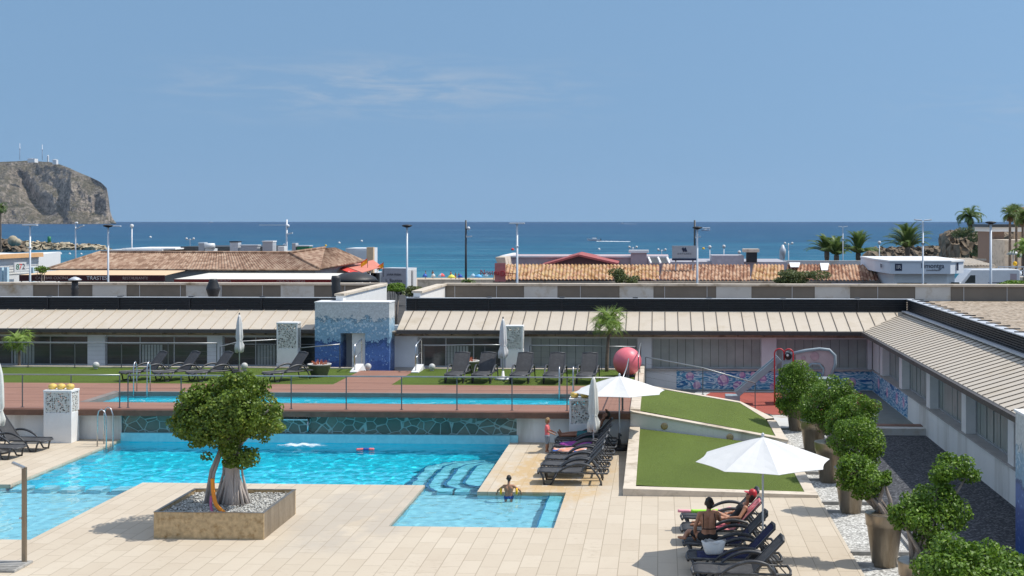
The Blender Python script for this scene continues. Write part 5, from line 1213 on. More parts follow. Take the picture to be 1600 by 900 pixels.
b = MB(); b.lathe([(.13, 0), (.13, .03), (.0, .03)], 24); e = part('eye', b, M['black_plastic'], t, (Q(1231, 556).x, -.66, Q(1231, 556).z)); e.rotation_euler = (PI/2, 0, 0)
b = MB(); b.lathe([(.05, .03), (.045, .04), (0, .04)], 16, (-.03, .04, 0)); part('pupil_highlight', b, M['white_paint'], e)
for x_ in (1209.5, 1222.5):
    pass
for (xa, xb_) in ((1209.5, 1224.5), (1224.5, 1238.5)):
    a_, e_ = Q(xa, 0).x, Q(xb_, 0).x; zt = Q(0, 546).z; r = (e_ - a_) / 2; b = MB()
    left = xa < 1215
    arc = [((a_ + e_) / 2 - r * math.cos(u), -.7, zt + r * math.sin(u)) for u in np.linspace(0, PI, 11)]
    b.tube(([(a_, -.7, .0)] if left else [(a_, -.7, zt - .25)]) + arc + ([(e_, -.7, zt - .25)] if left else [(e_, -.7, 0)]), .028, 8); part('hoop_rail', b, M['red'], t)
b = MB(); ol = [(1246, 554.5), (1272, 550), (1290, 549.5), (1302, 553), (1308, 562), (1307, 574), (1300, 592), (1291, 594), (1294, 580), (1290, 574), (1280, 570), (1268, 572), (1262, 580), (1258, 592), (1250, 592), (1248, 575)]
b.yprism([(Q(*q).x, Q(*q).z) for q in ol][::-1], .3, .38); part('body_panel', b, M['slide_pink'], t, bev=.01)
b = MB(); ed = [(1238, 556.5), (1262, 551), (1285, 548.3), (1300, 550), (1309, 559), (1309.5, 573), (1303, 593)]
b.tube([(Q(*q).x, .28, Q(*q).z) for q in ed], .06, 8); b.tube([(Q(*q).x, .28, Q(*q).z) for q in ((1259, 594), (1263, 578), (1272, 572), (1284, 572), (1291, 580), (1289, 596))], .04, 8); part('body_edge', b, M['slide_blue'], t)
for px, py, r in ((1259, 563, .09), (1277, 560, .17)):
    b = MB(); b.lathe([(r, 0), (r, .012), (r - .02, .016), (0, .01)], 24); o = part('painted_ring', b, pm('dusty_pink_ring', (.46,.28,.30)), t, (Q(px, py).x, .298, Q(px, py).z)); o.rotation_euler = (PI/2, 0, 0)
b = MB(); b.bx(Q(1222, 0).x, Q(1300, 0).x, -.55, .25, .95, 1.0)
part('platform', b, M['slide_blue'], t)
for x in (Q(1226, 0).x, Q(1296, 0).x):
    for y in (-.5, .2): b = MB(); b.tube([(x, y, 0), (x, y, 1.6 if x < 0 else 1.0)], .04, 8); part('post', b, M['slide_blue'], t)
# ================================================================ people
def lerp(a, b, t): return Vector(a).lerp(Vector(b), t)
def human(name, label, loc, rz, J, s, skin, hair, clothes, vox=.011, face=(1, 0, 0), hairstyle='short', up=(0, 0, 1), extra=None):
    """J: joints in local metres; s: scale of the girths; clothes: list of (name, material, list of capsule names, extra girth)"""
    t = thing(name, label, 'person', loc, rz)
    J = {k: Vector(v) for k, v in J.items()}; f = Vector(face).normalized(); u = Vector(up).normalized(); sd = u.cross(f).normalized()
    K = {}
    def cp(n, a, b, r0, r1): K.setdefault(n, []).append((Vector(a), Vector(b), r0 * s, r1 * s))
    hl, hr, sl_, sr = J['hipL'], J['hipR'], J['shL'], J['shR']; pel = (hl + hr) / 2; ch = (sl_ + sr) / 2
    w = lerp(pel, ch, .45); ax = (sr - sl_).normalized(); bk = ax.cross((ch - pel).normalized())
    for k in (-1, 1):
        cp('hips', pel + ax * .05 * s * k, pel + ax * .085 * s * k, .105, .095)
        cp('torso', pel + ax * .06 * s * k, w + ax * .055 * s * k, .095, .085); cp('torso', w + ax * .055 * s * k, lerp(pel, ch, .82) + ax * .085 * s * k, .085, .1)
        cp('chest', lerp(pel, ch, .66) + ax * .07 * s * k, lerp(pel, ch, .9) + ax * .1 * s * k, .1, .075)
        cp('glute', pel + ax * .07 * s * k - Vector((0, 0, .02 * s)), pel + ax * .08 * s * k, .1, .09)
    cp('shoulder', sl_, sr, .058, .058); cp('neckbase', lerp(pel, ch, .93), ch + (J['head'] - ch) * .25, .07, .055)
    cp('neck', ch, lerp(ch, J['head'], .75), .052, .048)
    h = J['head']; cp('skull', h + u * .02 * s, h + u * .045 * s - f * .015 * s, .088, .092); cp('jaw', h - u * .05 * s + f * .025 * s, h + f * .01 * s, .05, .075)
    cp('nose', h + f * .085 * s + u * .012 * s, h + f * .106 * s - u * .018 * s, .010, .014)
    cp('chin', h - u * .088 * s + f * .06 * s, h - u * .06 * s + f * .05 * s, .022, .035); cp('lips', h + f * .088 * s - u * .05 * s - sd * .015 * s, h + f * .088 * s - u * .05 * s + sd * .015 * s, .010, .010)
    for k in (-1, 1): cp('ear', h + sd * .09 * s * k - f * .012 * s - u * .02 * s, h + sd * .093 * s * k - f * .018 * s + u * .02 * s, .013, .017)
    for S_ in 'LR':
        sh, el, wr = J['sh' + S_], J['el' + S_], J['wr' + S_]; hp, kn, an, to = J['hip' + S_], J['kn' + S_], J['an' + S_], J['to' + S_]
        cp('upperarm', sh, el, .05, .038); cp('forearm', el, lerp(el, wr, .35), .038, .039); cp('forearm', lerp(el, wr, .35), wr, .039, .026)
        d = (wr - el).normalized(); hd = J.get('hand' + S_, None); d = (hd - wr).normalized() if hd else d
        n_ = d.cross(Vector((0, 0, 1)) if abs(d.z) < .8 else f).normalized(); m_ = n_.cross(d)
        cp('hand', wr, wr + d * .075 * s, .026, .03)
        for q, (o, L) in enumerate(((-.03, .062), (-.01, .075), (.01, .07), (.029, .055))):
            a = wr + d * .08 * s + n_ * o * s; e = a + d * L * .6 * s - m_ * .008 * s; cp('finger', a, e, .0095, .009); cp('finger', e, e + (d * .8 - m_ * .5) * L * .45 * s, .009, .008)
        a = wr + d * .03 * s - n_ * .025 * s; e = a + (d * .7 - n_ * .7).normalized() * .045 * s; cp('thumb', a, e, .012, .0105); cp('thumb', e, e + (d * .9 - n_ * .3).normalized() * .03 * s, .0105, .009)
        cp('thigh', hp, lerp(hp, kn, .5), .088, .073); cp('thigh', lerp(hp, kn, .5), kn, .073, .053); cp('calf', kn, lerp(kn, an, .35), .052, .056); cp('calf', lerp(kn, an, .35), an, .056, .035)
        dd = (to - an).normalized(); cp('foot', an - dd * .03 * s, an + (to - an) * .55, .036, .034); cp('foot', an + (to - an) * .55, to, .036, .026)
    def skinmesh(nm, caps, g, mat, v):
        b = MB()
        for c in caps: b.cap(c[0], c[1], c[2] + g * s, c[3] + g * s, 12)
        o = part(nm, b, mat, t); r = o.modifiers.new('remesh', 'REMESH'); r.mode = 'VOXEL'; r.voxel_size = v; r.use_smooth_shade = True
        q = o.modifiers.new('smooth', 'SMOOTH'); q.factor = .5; q.iterations = 3; return o
    skinmesh('body', [c for n_ in K for c in K[n_]], 0, skin, vox * s if s > .5 else vox)
    for nm, mat, parts_, g in clothes:
        caps = []
        for q in parts_:
            if isinstance(q, tuple):
                for c in K[q[0]]:
                    caps.append((c[0], lerp(c[0], c[1], q[1]), c[2], c[2] * (1 - q[1]) + c[3] * q[1]))
            else: caps += K[q]
        skinmesh(nm, caps, g, mat, .014 * s)
    b = MB()
    for k in (-1, 1): b.ball(h + f * .083 * s + sd * .034 * s * k + u * .012 * s, .013 * s, 8)
    part('eyes', b, M['eye'], t)
    if hair is not None:
        caps = [(h + u * .035 * s - f * .03 * s, h + u * .06 * s - f * .01 * s, .1 * s, .088 * s), (h - f * .05 * s - u * .03 * s, h - f * .03 * s + u * .03 * s, .07 * s, .09 * s)]
        if hairstyle == 'bun': caps.append((h + u * .075 * s - f * .085 * s, h + u * .08 * s - f * .10 * s, .05 * s, .045 * s))
        if hairstyle == 'bob': caps += [(h - f * .045 * s - u * .09 * s, h - f * .03 * s, .065 * s, .09 * s)] + [(h + sd * .075 * s * k - f * .02 * s - u * .06 * s, h + sd * .075 * s * k - f * .01 * s + u * .03 * s, .03 * s, .045 * s) for k in (-1, 1)]
        skinmesh('hair', caps, 0, hair, .012 * s)
    if extra: extra(t, h, f, u, sd, s)
    return t
# child standing at the foot of the far lounger
ft = gp(855, 707, 0)
human('person', 'small child in coral top and grey shorts standing by the sunbathing man', ft, 0,
    dict(hipL=(0, .055, .50), hipR=(0, -.055, .50), knL=(.02, .06, .27), knR=(-.01, -.06, .27), anL=(0, .06, .045), anR=(-.02, -.06, .045), toL=(.10, .07, .02), toR=(.08, -.07, .02),
         shL=(-.01, .115, .80), shR=(-.01, -.115, .80), elL=(.06, .15, .66), elR=(.05, -.15, .65), wrL=(.2, .12, .60), wrR=(.2, -.12, .58), head=(.02, 0, .965)),
    .66, M['skin_tan'], M['hair_fair'], [('top', M['cloth_pink'], ['chest', ('torso', .6), 'shoulder'], .014), ('shorts', M['cloth_grey'], ['hips', 'glute', ('thigh', .75)], .016), ('armband', M['cloth_pink'], [('upperarm', .55)], .03)], .011, (1, 0, -.2), 'bob', (.15, 0, 1))
# sunbathing man on the far lounger
human('person', 'tanned man lying back on the far lounger in teal swimming trunks', (-2.22, 39.1, 0), 0,
    dict(hipL=(.12, .1, .47), hipR=(.12, -.1, .47), knL=(-.34, .12, .49), knR=(-.34, -.11, .46), anL=(-.78, .1, .46), anR=(-.8, -.1, .44), toL=(-.85, .12, .58), toR=(-.87, -.12, .56),
         shL=(.46, .19, .86), shR=(.46, -.19, .86), elL=(.62, .36, 1.0), elR=(.32, -.30, .64), wrL=(.60, .16, 1.16), wrR=(.14, -.24, .56), head=(.60, 0, 1.06)),
    1.0, M['skin_deep'], M['hair_dark'], [('swim_trunks', M['cloth_teal'], ['hips', 'glute', ('thigh', .6)], .014)], .012, (-.75, 0, .66), 'short', (.66, 0, .75))
# woman sitting with her back to the camera
def strap(t, h, f, u, sd, s):
    b = MB(); b.tube([(-.16, -.13, .66), (0, -.14, .655), (.16, -.13, .66)], .012, 6)
    for k in (-.13, .13): b.tube([(k, -.12, .66), (k * .95, -.11, .86), (k * .9, -.02, .95)], .009, 6)
    part('bikini_strap', b, M['cloth_black'], t)
human('person', 'woman with dark hair bun sitting on a lounger, bare back to the camera', (1.02, 26.55, 0), .12,
    dict(hipL=(-.1, 0, .46), hipR=(.1, 0, .46), knL=(-.36, .36, .5), knR=(.14, .52, .62), anL=(-.5, .12, .42), anR=(.12, .6, .43), toL=(-.6, .2, .42), toR=(.12, .78, .42),
         shL=(-.18, .03, .93), shR=(.18, .03, .93), elL=(-.27, .05, .67), elR=(.26, .2, .76), wrL=(-.26, .16, .46), wrR=(.30, .40, .80), head=(.03, .10, 1.12)),
    1.0, M['skin_tan'], M['hair_dark'], [('swimsuit', M['cloth_black'], ['hips', 'glute', ('thigh', .3)], .014)], .012, (.1, 1, -.15), 'bun', (0, .12, 1), strap)
# woman lying with a red cap
def cap_(t, h, f, u, sd, s):
    b = MB(); q = [(h + u * .06 - f * .015, h + u * .075 - f * .01, .104, .1)]
    for c in q: b.cap(c[0], c[1], c[2], c[3], 14)
    o = part('cap', b, M['red'], t); r = o.modifiers.new('remesh', 'REMESH'); r.mode = 'VOXEL'; r.voxel_size = .012; r.use_smooth_shade = True
    b = MB(); c0 = h + u * .05 + f * .08; b.add([c0 - sd * .075, c0 + sd * .075, c0 + sd * .05 + f * .09 - u * .02, c0 - sd * .05 + f * .09 - u * .02, c0 - sd * .075 + u * .012, c0 + sd * .075 + u * .012, c0 + sd * .05 + f * .09 - u * .012, c0 - sd * .05 + f * .09 - u * .012], [(0,1,2,3), (7,6,5,4), (0,4,5,1), (1,5,6,2), (2,6,7,3), (3,7,4,0)])
    part('cap_peak', b, M['red'], t)
human('person', 'woman in red cap and black swimsuit reclining on the pink towel', (1.42, 27.9, 0), 0,
    dict(hipL=(.15, .09, .47), hipR=(.15, -.09, .47), knL=(-.24, .1, .66), knR=(-.22, -.14, .60), anL=(-.52, .1, .42), anR=(-.56, -.12, .42), toL=(-.7, .12, .42), toR=(-.74, -.13, .42),
         shL=(.44, .16, .80), shR=(.44, -.16, .80), elL=(.3, .3, .62), elR=(.30, -.30, .62), wrL=(.1, .25, .60), wrR=(.08, -.22, .60), head=(.56, -.02, 1.03)),
    .95, M['skin_tan'], M['hair_dark'], [('swimsuit', M['cloth_black'], ['hips', 'glute', 'torso', ('chest', .6)], .012)], .012, (-.8, -.15, .4), 'bob', (.45, 0, .85), cap_)
# child standing in the small pool
c = gp(795, 777, -.06)
def bands(t, h, f, u, sd, s):
    b = MB()
    for k in (-1, 1): b.tube([(.0 + .062 * math.cos(q) , k * .2 , .665 + .062 * math.sin(q)) for q in np.linspace(0, 2 * PI, 13)[:-1]], .03, 8, closed=True)
    part('armbands', b, M['flag_yellow'], t)
human('person', 'child seen from behind standing in the small pool with yellow armbands and blue trunks', (c.x, c.y, -.57), R(95),
    dict(hipL=(0, .055, .50), hipR=(0, -.055, .50), knL=(.02, .07, .27), knR=(0, -.07, .27), anL=(0, .07, .045), anR=(0, -.07, .045), toL=(.10, .08, .02), toR=(.10, -.08, .02),
         shL=(-.01, .12, .80), shR=(-.01, -.12, .80), elL=(.04, .28, .68), elR=(.04, -.28, .68), wrL=(.14, .3, .60), wrR=(.14, -.3, .6), head=(.02, 0, .98)),
    .68, M['skin_tan'], M['hair_dark'], [('swim_trunks', M['cloth_blue'], ['hips', 'glute', ('thigh', .7)], .016)], .011, (1, .2, -.1), 'short', (0, 0, 1), bands)
# bag and cloth beside the sitting woman
b = MB(); n = 16; vs = []
for k, (w_, d_, z) in enumerate([(.15, .09, 0), (.18, .11, .03), (.205, .12, .12), (.235, .09, .22), (.25, .05, .26)]):
    for i in range(n):
        a = 2 * PI * i / n; vs.append((w_ * math.copysign(abs(math.cos(a)) ** .5, math.cos(a)), d_ * math.copysign(abs(math.sin(a)) ** .5, math.sin(a)), z + .03 * math.sin(a * 4) * (k > 3)))
b.add(vs, [(k*n+i, k*n+(i+1)%n, (k+1)*n+(i+1)%n, (k+1)*n+i) for k in range(4) for i in range(n)] + [tuple(range(n - 1, -1, -1)), tuple(range(4*n, 5*n))], 0, True)
t = thing('beach_bag', 'soft white beach bag standing on the dark blue lounger', 'bag', (1.08, 25.5, .385), .1)
part('body', b, M['towel_white'], t)
for y in (-.07, .07): b = MB(); b.tube([(-.12, y * .5, .25), (-.08, y * 1.6, .27), (.06, y * 1.8, .22), (.12, y * .6, .25)], .008, 6); part('handle', b, M['towel_white'], t)
b = MB(); vs = [(.12 * i / 5 + .02 * mn.noise(Vector((i, j, 0))), .5 * j / 8, .1 * math.sin(PI * i / 5) * (1 - j / 10) + .03 * mn.noise(Vector((i * .6, j * .7, 3)))) for j in range(9) for i in range(6)]
b.add(vs, [(j*6+i, j*6+i+1, (j+1)*6+i+1, (j+1)*6+i) for j in range(8) for i in range(5)], 0, True)
o = solo('towel', b, M['towel_white'], 'rolled white towel beside the sitting woman', 'towel', (1.3, 26.2, .38), .2, 'towels on loungers'); m = o.modifiers.new('thickness', 'SOLIDIFY'); m.thickness = .03
# ================================================================ beyond the roofs: street, restaurants, beach
def m_tileroof(name, cols):
    n = NT(name); v = n.co(); s = n.n('ShaderNodeVectorMath', operation='SNAP'); n.l(v, s.inputs[0]); s.inputs[1].default_value = (.23, .38, 10)
    w = n.n('ShaderNodeTexWhiteNoise', noise_dimensions='2D'); n.l(s.outputs[0], w.inputs[0]); big = n.noise(v, .35, 3)
    k = n.ramp(n.math('MULTIPLY_ADD', big, .7, n.math('MULTIPLY_ADD', w.outputs['Value'], .6, -.15)), cols)
    return n.done(n.bsdf(k, .85, 0, .2))
M['roof_brown'] = m_tileroof('brown_clay_tiles', [(.2, (.20,.12,.08)), (.5, (.31,.20,.14)), (.8, (.40,.29,.21))])
M['roof_ochre'] = m_tileroof('ochre_clay_tiles', [(.2, (.22,.10,.04)), (.45, (.42,.26,.12)), (.6, (.50,.35,.21)), (.75, (.40,.20,.13)), (.9, (.52,.41,.18))])
M['roof_red'] = m_tileroof('red_clay_tiles', [(.2, (.18,.08,.05)), (.5, (.33,.18,.11)), (.8, (.47,.32,.22))])
def tile_plane(mb, a, b_, c, d, mi=0, pitch=.23, amp=.05):
    """barrel tiles from eave a-b up to ridge d-c"""
    a, b_, c, d = map(Vector, (a, b_, c, d)); L = (b_ - a).length; n = max(2, int(L / pitch)); nr = (b_ - a).cross(d - a).normalized()
    if nr.z < 0: nr = -nr
    vs = []; fs = []; m = n * 6
    for i in range(m + 1):
        u = i / m; h = amp * abs(math.sin(PI * i / 6)) 
        vs.append(a.lerp(b_, u) + nr * h); vs.append(d.lerp(c, u) + nr * h)
    fs = [(2*i, 2*i+2, 2*i+3, 2*i+1) for i in range(m)]
    mb.add(vs, fs, mi, False)
# --- left restaurant
t = thing('restaurant', 'long restaurant with brown hipped tile roof beyond the left flat roof', 'building', (0, 0, 0))
ra = at(75, 421, 88); rb = at(500, 421.5, 88); k0 = at(157, 395, 92); k1 = at(452, 396, 92)
b = MB(); tile_plane(b, ra, rb, k1, k0)
apx = at(508, 388, 96.5); r2 = Vector((-23.3, 101, 3.78)); bk_ = Vector((-30, 103, 3.9))
tile_plane(b, rb, r2, apx + Vector((.4, 1.5, 0)), apx); b.add([rb, apx, k1], [(0,1,2)]); b.add([k1, apx, bk_], [(0,1,2)])
b.add([ra, k0, Vector((ra.x, 97, 3.7))], [(0,1,2)]); b.add([k0, k1, bk_, Vector((ra.x, 97, 3.7))], [(0,1,2,3)])
part('roof', b, M['roof_brown'], t)
b = MB()
for p, q in ((k0, k1), (ra, k0), (rb, k1), (k1, apx), (rb + Vector((0, 0, .02)), r2)): b.tube([p + Vector((0,0,.06)), q + Vector((0,0,.06))], .1, 8)
b.tube([ra, rb], .07, 6); part('ridge', b, M['roof_brown'], t)
b = MB(); b.bx(ra.x + .6, rb.x - .5, 88.5, 101, -1.5, 3.62); part('wall', b, M['pale_block'], t)
b = MB(); b.bx(ra.x + 6, ra.x + 10, 88.44, 88.5, -.5, 2.6); b.bx(ra.x + 13, ra.x + 16, 88.44, 88.5, -.5, 2.6); part('window', b, M['dark_glass'], t)
def awning(label, x0, x1, px_front, Y0, Y1, z0, z1, val, mt, mv, words):
    t = thing('awning', label, 'awning', ((x0 + x1) / 2, Y0, z0)); w = (x1 - x0) / 2
    b = MB(); b.add([(-w, 0, 0), (w, 0, 0), (w - .0, Y1 - Y0, z1 - z0), (-w + 1.0, Y1 - Y0, z1 - z0), (-w, 0, -.03), (w, 0, -.03), (w, Y1 - Y0, z1 - z0 - .03), (-w + 1.0, Y1 - Y0, z1 - z0 - .03)], [(0,1,2,3), (7,6,5,4), (1,5,6,2), (4,0,3,7)]); part('canopy', b, M[mt], t)
    b = MB(); k = int(w * 8); b.add([(-w + 2 * w * i / k, -.01 - .025 * (i % 2), z) for z in (0, -val) for i in range(k + 1)], [(i, k+1+i, k+2+i, i+1) for i in range(k)])
    o = part('valance', b, M[mv], t); m = o.modifiers.new('thickness', 'SOLIDIFY'); m.thickness = .02
    b = MB()
    for i in range(5): b.tube([(-w + .1 + (2 * w - .2) * i / 4, .1, -.05), (-w + .1 + (2 * w - .2) * i / 4, .1, -z0 - .9)], .04, 6)
    part('post', b, M['dark_metal'], t)
    for s_, x, size, m_ in words: text(s_, size, M[m_], t, (x - (x0 + x1) / 2, -.08, -val * .5))
    return t
A0 = at(30, 429.5, 84); A1 = at(258, 431, 84)
awning('peach awning with maroon valance and white letters at the left restaurant', A0.x, A1.x, 0, 84, 87.6, A0.z, 3.55, .42, 'peach', 'maroon',
    [('TRASTES', at(152, 434, 84).x, .36, 'letter_white'), ('RESTAURANTE', at(212, 434, 84).x, .26, 'letter_pale'), ('CAFE BAR COCINA', at(82, 434, 84).x, .26, 'letter_pale')])
B0 = at(272, 436, 84); B1 = at(520, 436, 84)
awning('long ivory awning with red lettered valance at the left restaurant', B0.x, B1.x, 0, 84, 87.8, B0.z, 3.37, .28, 'ivory', 'redcloth',
    [('RESTAURANTE', at(345, 438, 84).x, .22, 'letter_pale'), ('CASA DE COMIDAS', at(455, 438, 84).x, .22, 'letter_pale')])
# red terrace canopies
t = thing('terrace_canopy', 'scarlet and salmon sloping canopies on white posts right of the left restaurant', 'canopy', (-23, 90, 0))
o_ = Vector((-23, 90, 0))
def quad_part(nm, pts, m):
    b = MB(); q = [Vector(p) - o_ for p in pts]; b.add(q + [p - Vector((0, 0, .04)) for p in q], [(0,1,2,3), (7,6,5,4), (0,4,5,1), (1,5,6,2), (2,6,7,3), (3,7,4,0)]); part(nm, b, M[m], t)
quad_part('canopy', [at(527, 419, 96), at(556, 429, 90), at(565, 427, 90.5), at(538, 416, 97)], 'scarlet')
quad_part('canopy', [at(540, 416.5, 97), at(566, 425.5, 90.5), at(592, 418, 98), at(583, 406, 108)], 'salmon')
quad_part('side_cloth', [at(592, 418, 98), at(600, 419.5, 100), at(590, 411, 107), at(583, 406, 108)], 'salmon')
b = MB()
for px, py, Y in ((530, 420, 95.5), (545, 424, 92.5), (557, 428, 90.1), (566, 426, 91), (578, 422, 95), (590, 418, 98)): p = at(px, py, Y) - o_; b.tube([p, (p.x, p.y, -.9)], .05, 6)
part('post', b, M['white_paint'], t)
b = MB()
for px, w_ in ((574, .6), (582, .5), (588, .4)): p = at(px, 437, 97) - o_; b.bx(p.x - w_/2, p.x + w_/2, p.y, p.y + .5, -.9, p.z + .5)
part('counter', b, M['dark_metal'], t)
for px, py, Y, l in ((572, 410, 97, 'yellow and red flag on a pole over the salmon canopy'), (597, 416.5, 99, 'yellow and red flag at the right tip of the salmon canopy')):
    p = at(px, py, Y); t = thing('flag', l, 'flag', (p.x, Y, p.z), 0, 'flags on the canopy')
    b = MB(); b.tube([(.12, 0, -.8), (.12, 0, .35)], .02, 6); part('pole', b, M['dark_metal'], t)
    b = MB(); k = 6; b.add([(.1 - .5 * i / k, .05 * math.sin(i), .25 - .35 * i / k - .3 * j) for j in (0, 1) for i in range(k + 1)], [(i, i+1, k+2+i, k+1+i) for i in range(k)], 0); o = part('cloth', b, M['flag_yellow'], t); o.modifiers.new('thickness', 'SOLIDIFY').thickness = .01
    b = MB(); b.add([(.1 - .5 * i / k, .05 * math.sin(i), .33 - .35 * i / k - .08 * j) for j in (0, 1) for i in range(k + 1)], [(i, i+1, k+2+i, k+1+i) for i in range(k)], 0); o = part('red_stripe', b, M['scarlet'], t); o.modifiers.new('thickness', 'SOLIDIFY').thickness = .012
p = at(554, 436, 80); b = MB(); b.lathe([(1.5, 0), (1.3, .25), (.8, .5), (0, .62)], 20); b.tube([(0, 0, .5), (0, 0, -3.5)], .04, 6)
solo('closed_cafe_parasol', b, M['black_plastic'], 'black domed cafe parasol below the salmon canopy', 'parasol', (p.x, 80, p.z - .15))
# roof gear on the far roof behind the ridge
t = thing('beach_kiosk', 'flat white roofed beach building behind the brown tile ridge', 'building', (0, 104, 0))
a = at(172, 394, 104); e = at(480, 394, 104); b = MB(); b.bx(a.x, e.x, 0, 8, -1.5, a.z - .05); part('wall', b, M['pale_block'], t)
c = at(255, 388, 104); b = MB(); b.bx(a.x, c.x, -.2, 8, a.z - .05, c.z - .1); b.bx(a.x + 1, c.x + 1, 0, 6, c.z - .1, c.z); part('roof', b, M['white_paint'], t)
c = at(268, 386, 104); e2 = at(400, 386, 104); b = MB(); b.bx(c.x, e2.x, 2, 8, a.z - .05, c.z); part('dark_parapet', b, M['dark_metal'], t)
def roofbox(nm, lab, cat, px0, px1, py0, py1, Y, mat, d=1.0, cap=None, group=None):
    p = at(px0, py1, Y); q = at(px1, py0, Y); t = thing(nm, lab, cat, ((p.x + q.x) / 2, Y, p.z), 0, group); w_ = (q.x - p.x) / 2; h_ = q.z - p.z
    b = MB(); b.bx(-w_, w_, 0, d, -.3, h_); part('housing', b, M[mat], t, bev=.02)
    if cap: b = MB(); b.bx(-w_ * 1.08, w_ * 1.08, -.04, d + .04, h_, h_ + .08); part('lid', b, M[cap], t)
    return t
RG = 'roof equipment behind the tile roof'
t = roofbox('water_heater', 'white cylinder solar water tank on the far roof', 'water heater', 320, 334, 388.5, 395, 103, 'water_heater', .9, None, RG)
b = MB(); b.tube([(-.32, 0, .55), (.42, 0, .55)], .24, 14); part('tank', b, M['water_heater'], t)
roofbox('air_conditioner', 'grey air conditioning box beside the solar tank', 'air conditioner', 310, 319, 380.5, 392, 103, 'sign_grey', .7, 'pale_metal', RG)
roofbox('chimney', 'tall grey chimney with black top on the far roof', 'chimney', 359, 372, 378.5, 394, 103, 'galv', .8, 'black', RG)
roofbox('air_conditioner', 'long low white machine right of the grey chimney', 'air conditioner', 376, 402, 384, 393, 103, 'sign_grey', .8, 'pale_metal', RG)
roofbox('stair_hut', 'pale grey stair hut with white frame on the far roof', 'roof hut', 410, 426, 378, 396, 103, 'sign_grey', 1.0, 'white_paint', RG)
roofbox('roof_tank', 'round topped white tank near the aerial mast', 'tank', 434, 444, 385, 397, 103, 'water_heater', .8, None, RG)
roofbox('satellite_box', 'grey dish box beside the green awning', 'machine', 456, 462, 380, 394, 103, 'sign_grey', .8, None, RG)
roofbox('green_awning', 'small dark green awning with pale frame on the far roof', 'awning', 464, 483, 385, 392, 103, 'green_metal', 1.0, 'pale_metal', RG)
p = at(540, 388, 118); q = at(575, 402, 118); b = MB(); b.bx(0, q.x - p.x, 0, 4, q.z - 3, p.z); b.bx(q.x - p.x - 1.2, q.x - p.x + .6, -.3, -.2, q.z - 2, p.z - .2); solo('beach_building', b, M['grey_wall'], 'plain grey flat building behind the brown roof on the beach side', 'building', (p.x, 118, 0))
b = MB(); p = at(578, 404, 112); b.bx(-.3, .3, 0, .5, -3, 1.0); solo('brick_pillar', b, M['peach'], 'short ochre pillar behind the salmon canopy', 'pillar', (p.x, 112, p.z))
# --- white building with number sign at the far left
t = thing('shop_building', 'white louvred shop with orange fascia and small red and green sign at the left edge', 'building', (0, 0, 0))
c0 = at(-70, 404, 92); c1 = at(60, 398, 98); b = MB()
b.add([(c0.x, 90, -1), (c1.x, 98, -1), (c1.x, 98, c1.z), (c0.x, 90, c0.z - .0), (c0.x - 6, 97, -1), (c1.x - 3, 108, -1), (c1.x - 3, 108, c1.z), (c0.x - 6, 97, c0.z)], [(0,1,2,3), (1,5,6,2), (2,6,7,3), (0,3,7,4)]); part('wall', b, M['white_paint'], t)
d_ = Vector((c1.x - c0.x, 8, c1.z - c0.z)); n_ = Vector((8, -(c1.x - c0.x), 0)).normalized()
b = MB(); b.bar(Vector((c0.x, 90, c0.z)) + n_ * .1, Vector((c1.x, 98, c1.z)) + n_ * .1 + d_ * .02, .5, .32); part('fascia', b, M['orange_trim'], t)
b = MB()
for z_ in (.55, .75, .95, 1.15, 1.35): b.bar(Vector((c0.x, 90, c0.z - z_)) + n_ * .02, Vector((c1.x, 98, c1.z - z_)) + n_ * .02, .04, .1)
part('cladding', b, M['white_wall'], t)
sp_ = at(27.5, 417, 95.6); ro = (PI / 2, 0, math.atan2(8, c1.x - c0.x))
b = MB(); b.obx((0, 0, 0), d_.normalized() * .55, n_ * .05, (0, 0, .36)); sg = part('sign', b, M['canvas'], t, sp_ + n_ * .25)
text('8', .6, M['green_metal'], sg, n_ * .06 - d_.normalized() * .26, ro); text('7', .6, M['scarlet'], sg, n_ * .06 , ro); text('2', .6, M['letter_dark'], sg, n_ * .06 + d_.normalized() * .28, ro)
b = MB(); b.bar(Vector((c0.x, 90, 1.3)) + n_ * .03, Vector((c1.x, 98, 1.3)) + n_ * .03, .05, .9); part('window', b, M['dark_glass'], t)
b = MB()
for px in (6, 14, 54): p = at(px, 432, 93.5); b.bx(p.x - .12, p.x + .12, 93, 93.3, -1, p.z + .7)
part('pillar', b, pm('pale_blue_pillar', (.5,.66,.74)), t)
b = MB(); p = at(0, 390, 112); b.add([(p.x - 12, 108, 3.5), (at(24, 400, 108).x, 108, at(24, 402, 108).z), (at(24, 400, 108).x, 116, at(24, 402, 108).z), (p.x - 12, 116, 3.5), (p.x - 6, 112, at(-10, 391, 112).z)], [(0,1,4), (1,2,4), (2,3,4), (3,0,4)])
b.bx(p.x - 10, at(20, 400, 108).x, 109, 115, -1, 3.4); solo('white_tent', b, M['canvas'], 'white pointed marquee roof behind the white shop', 'marquee')
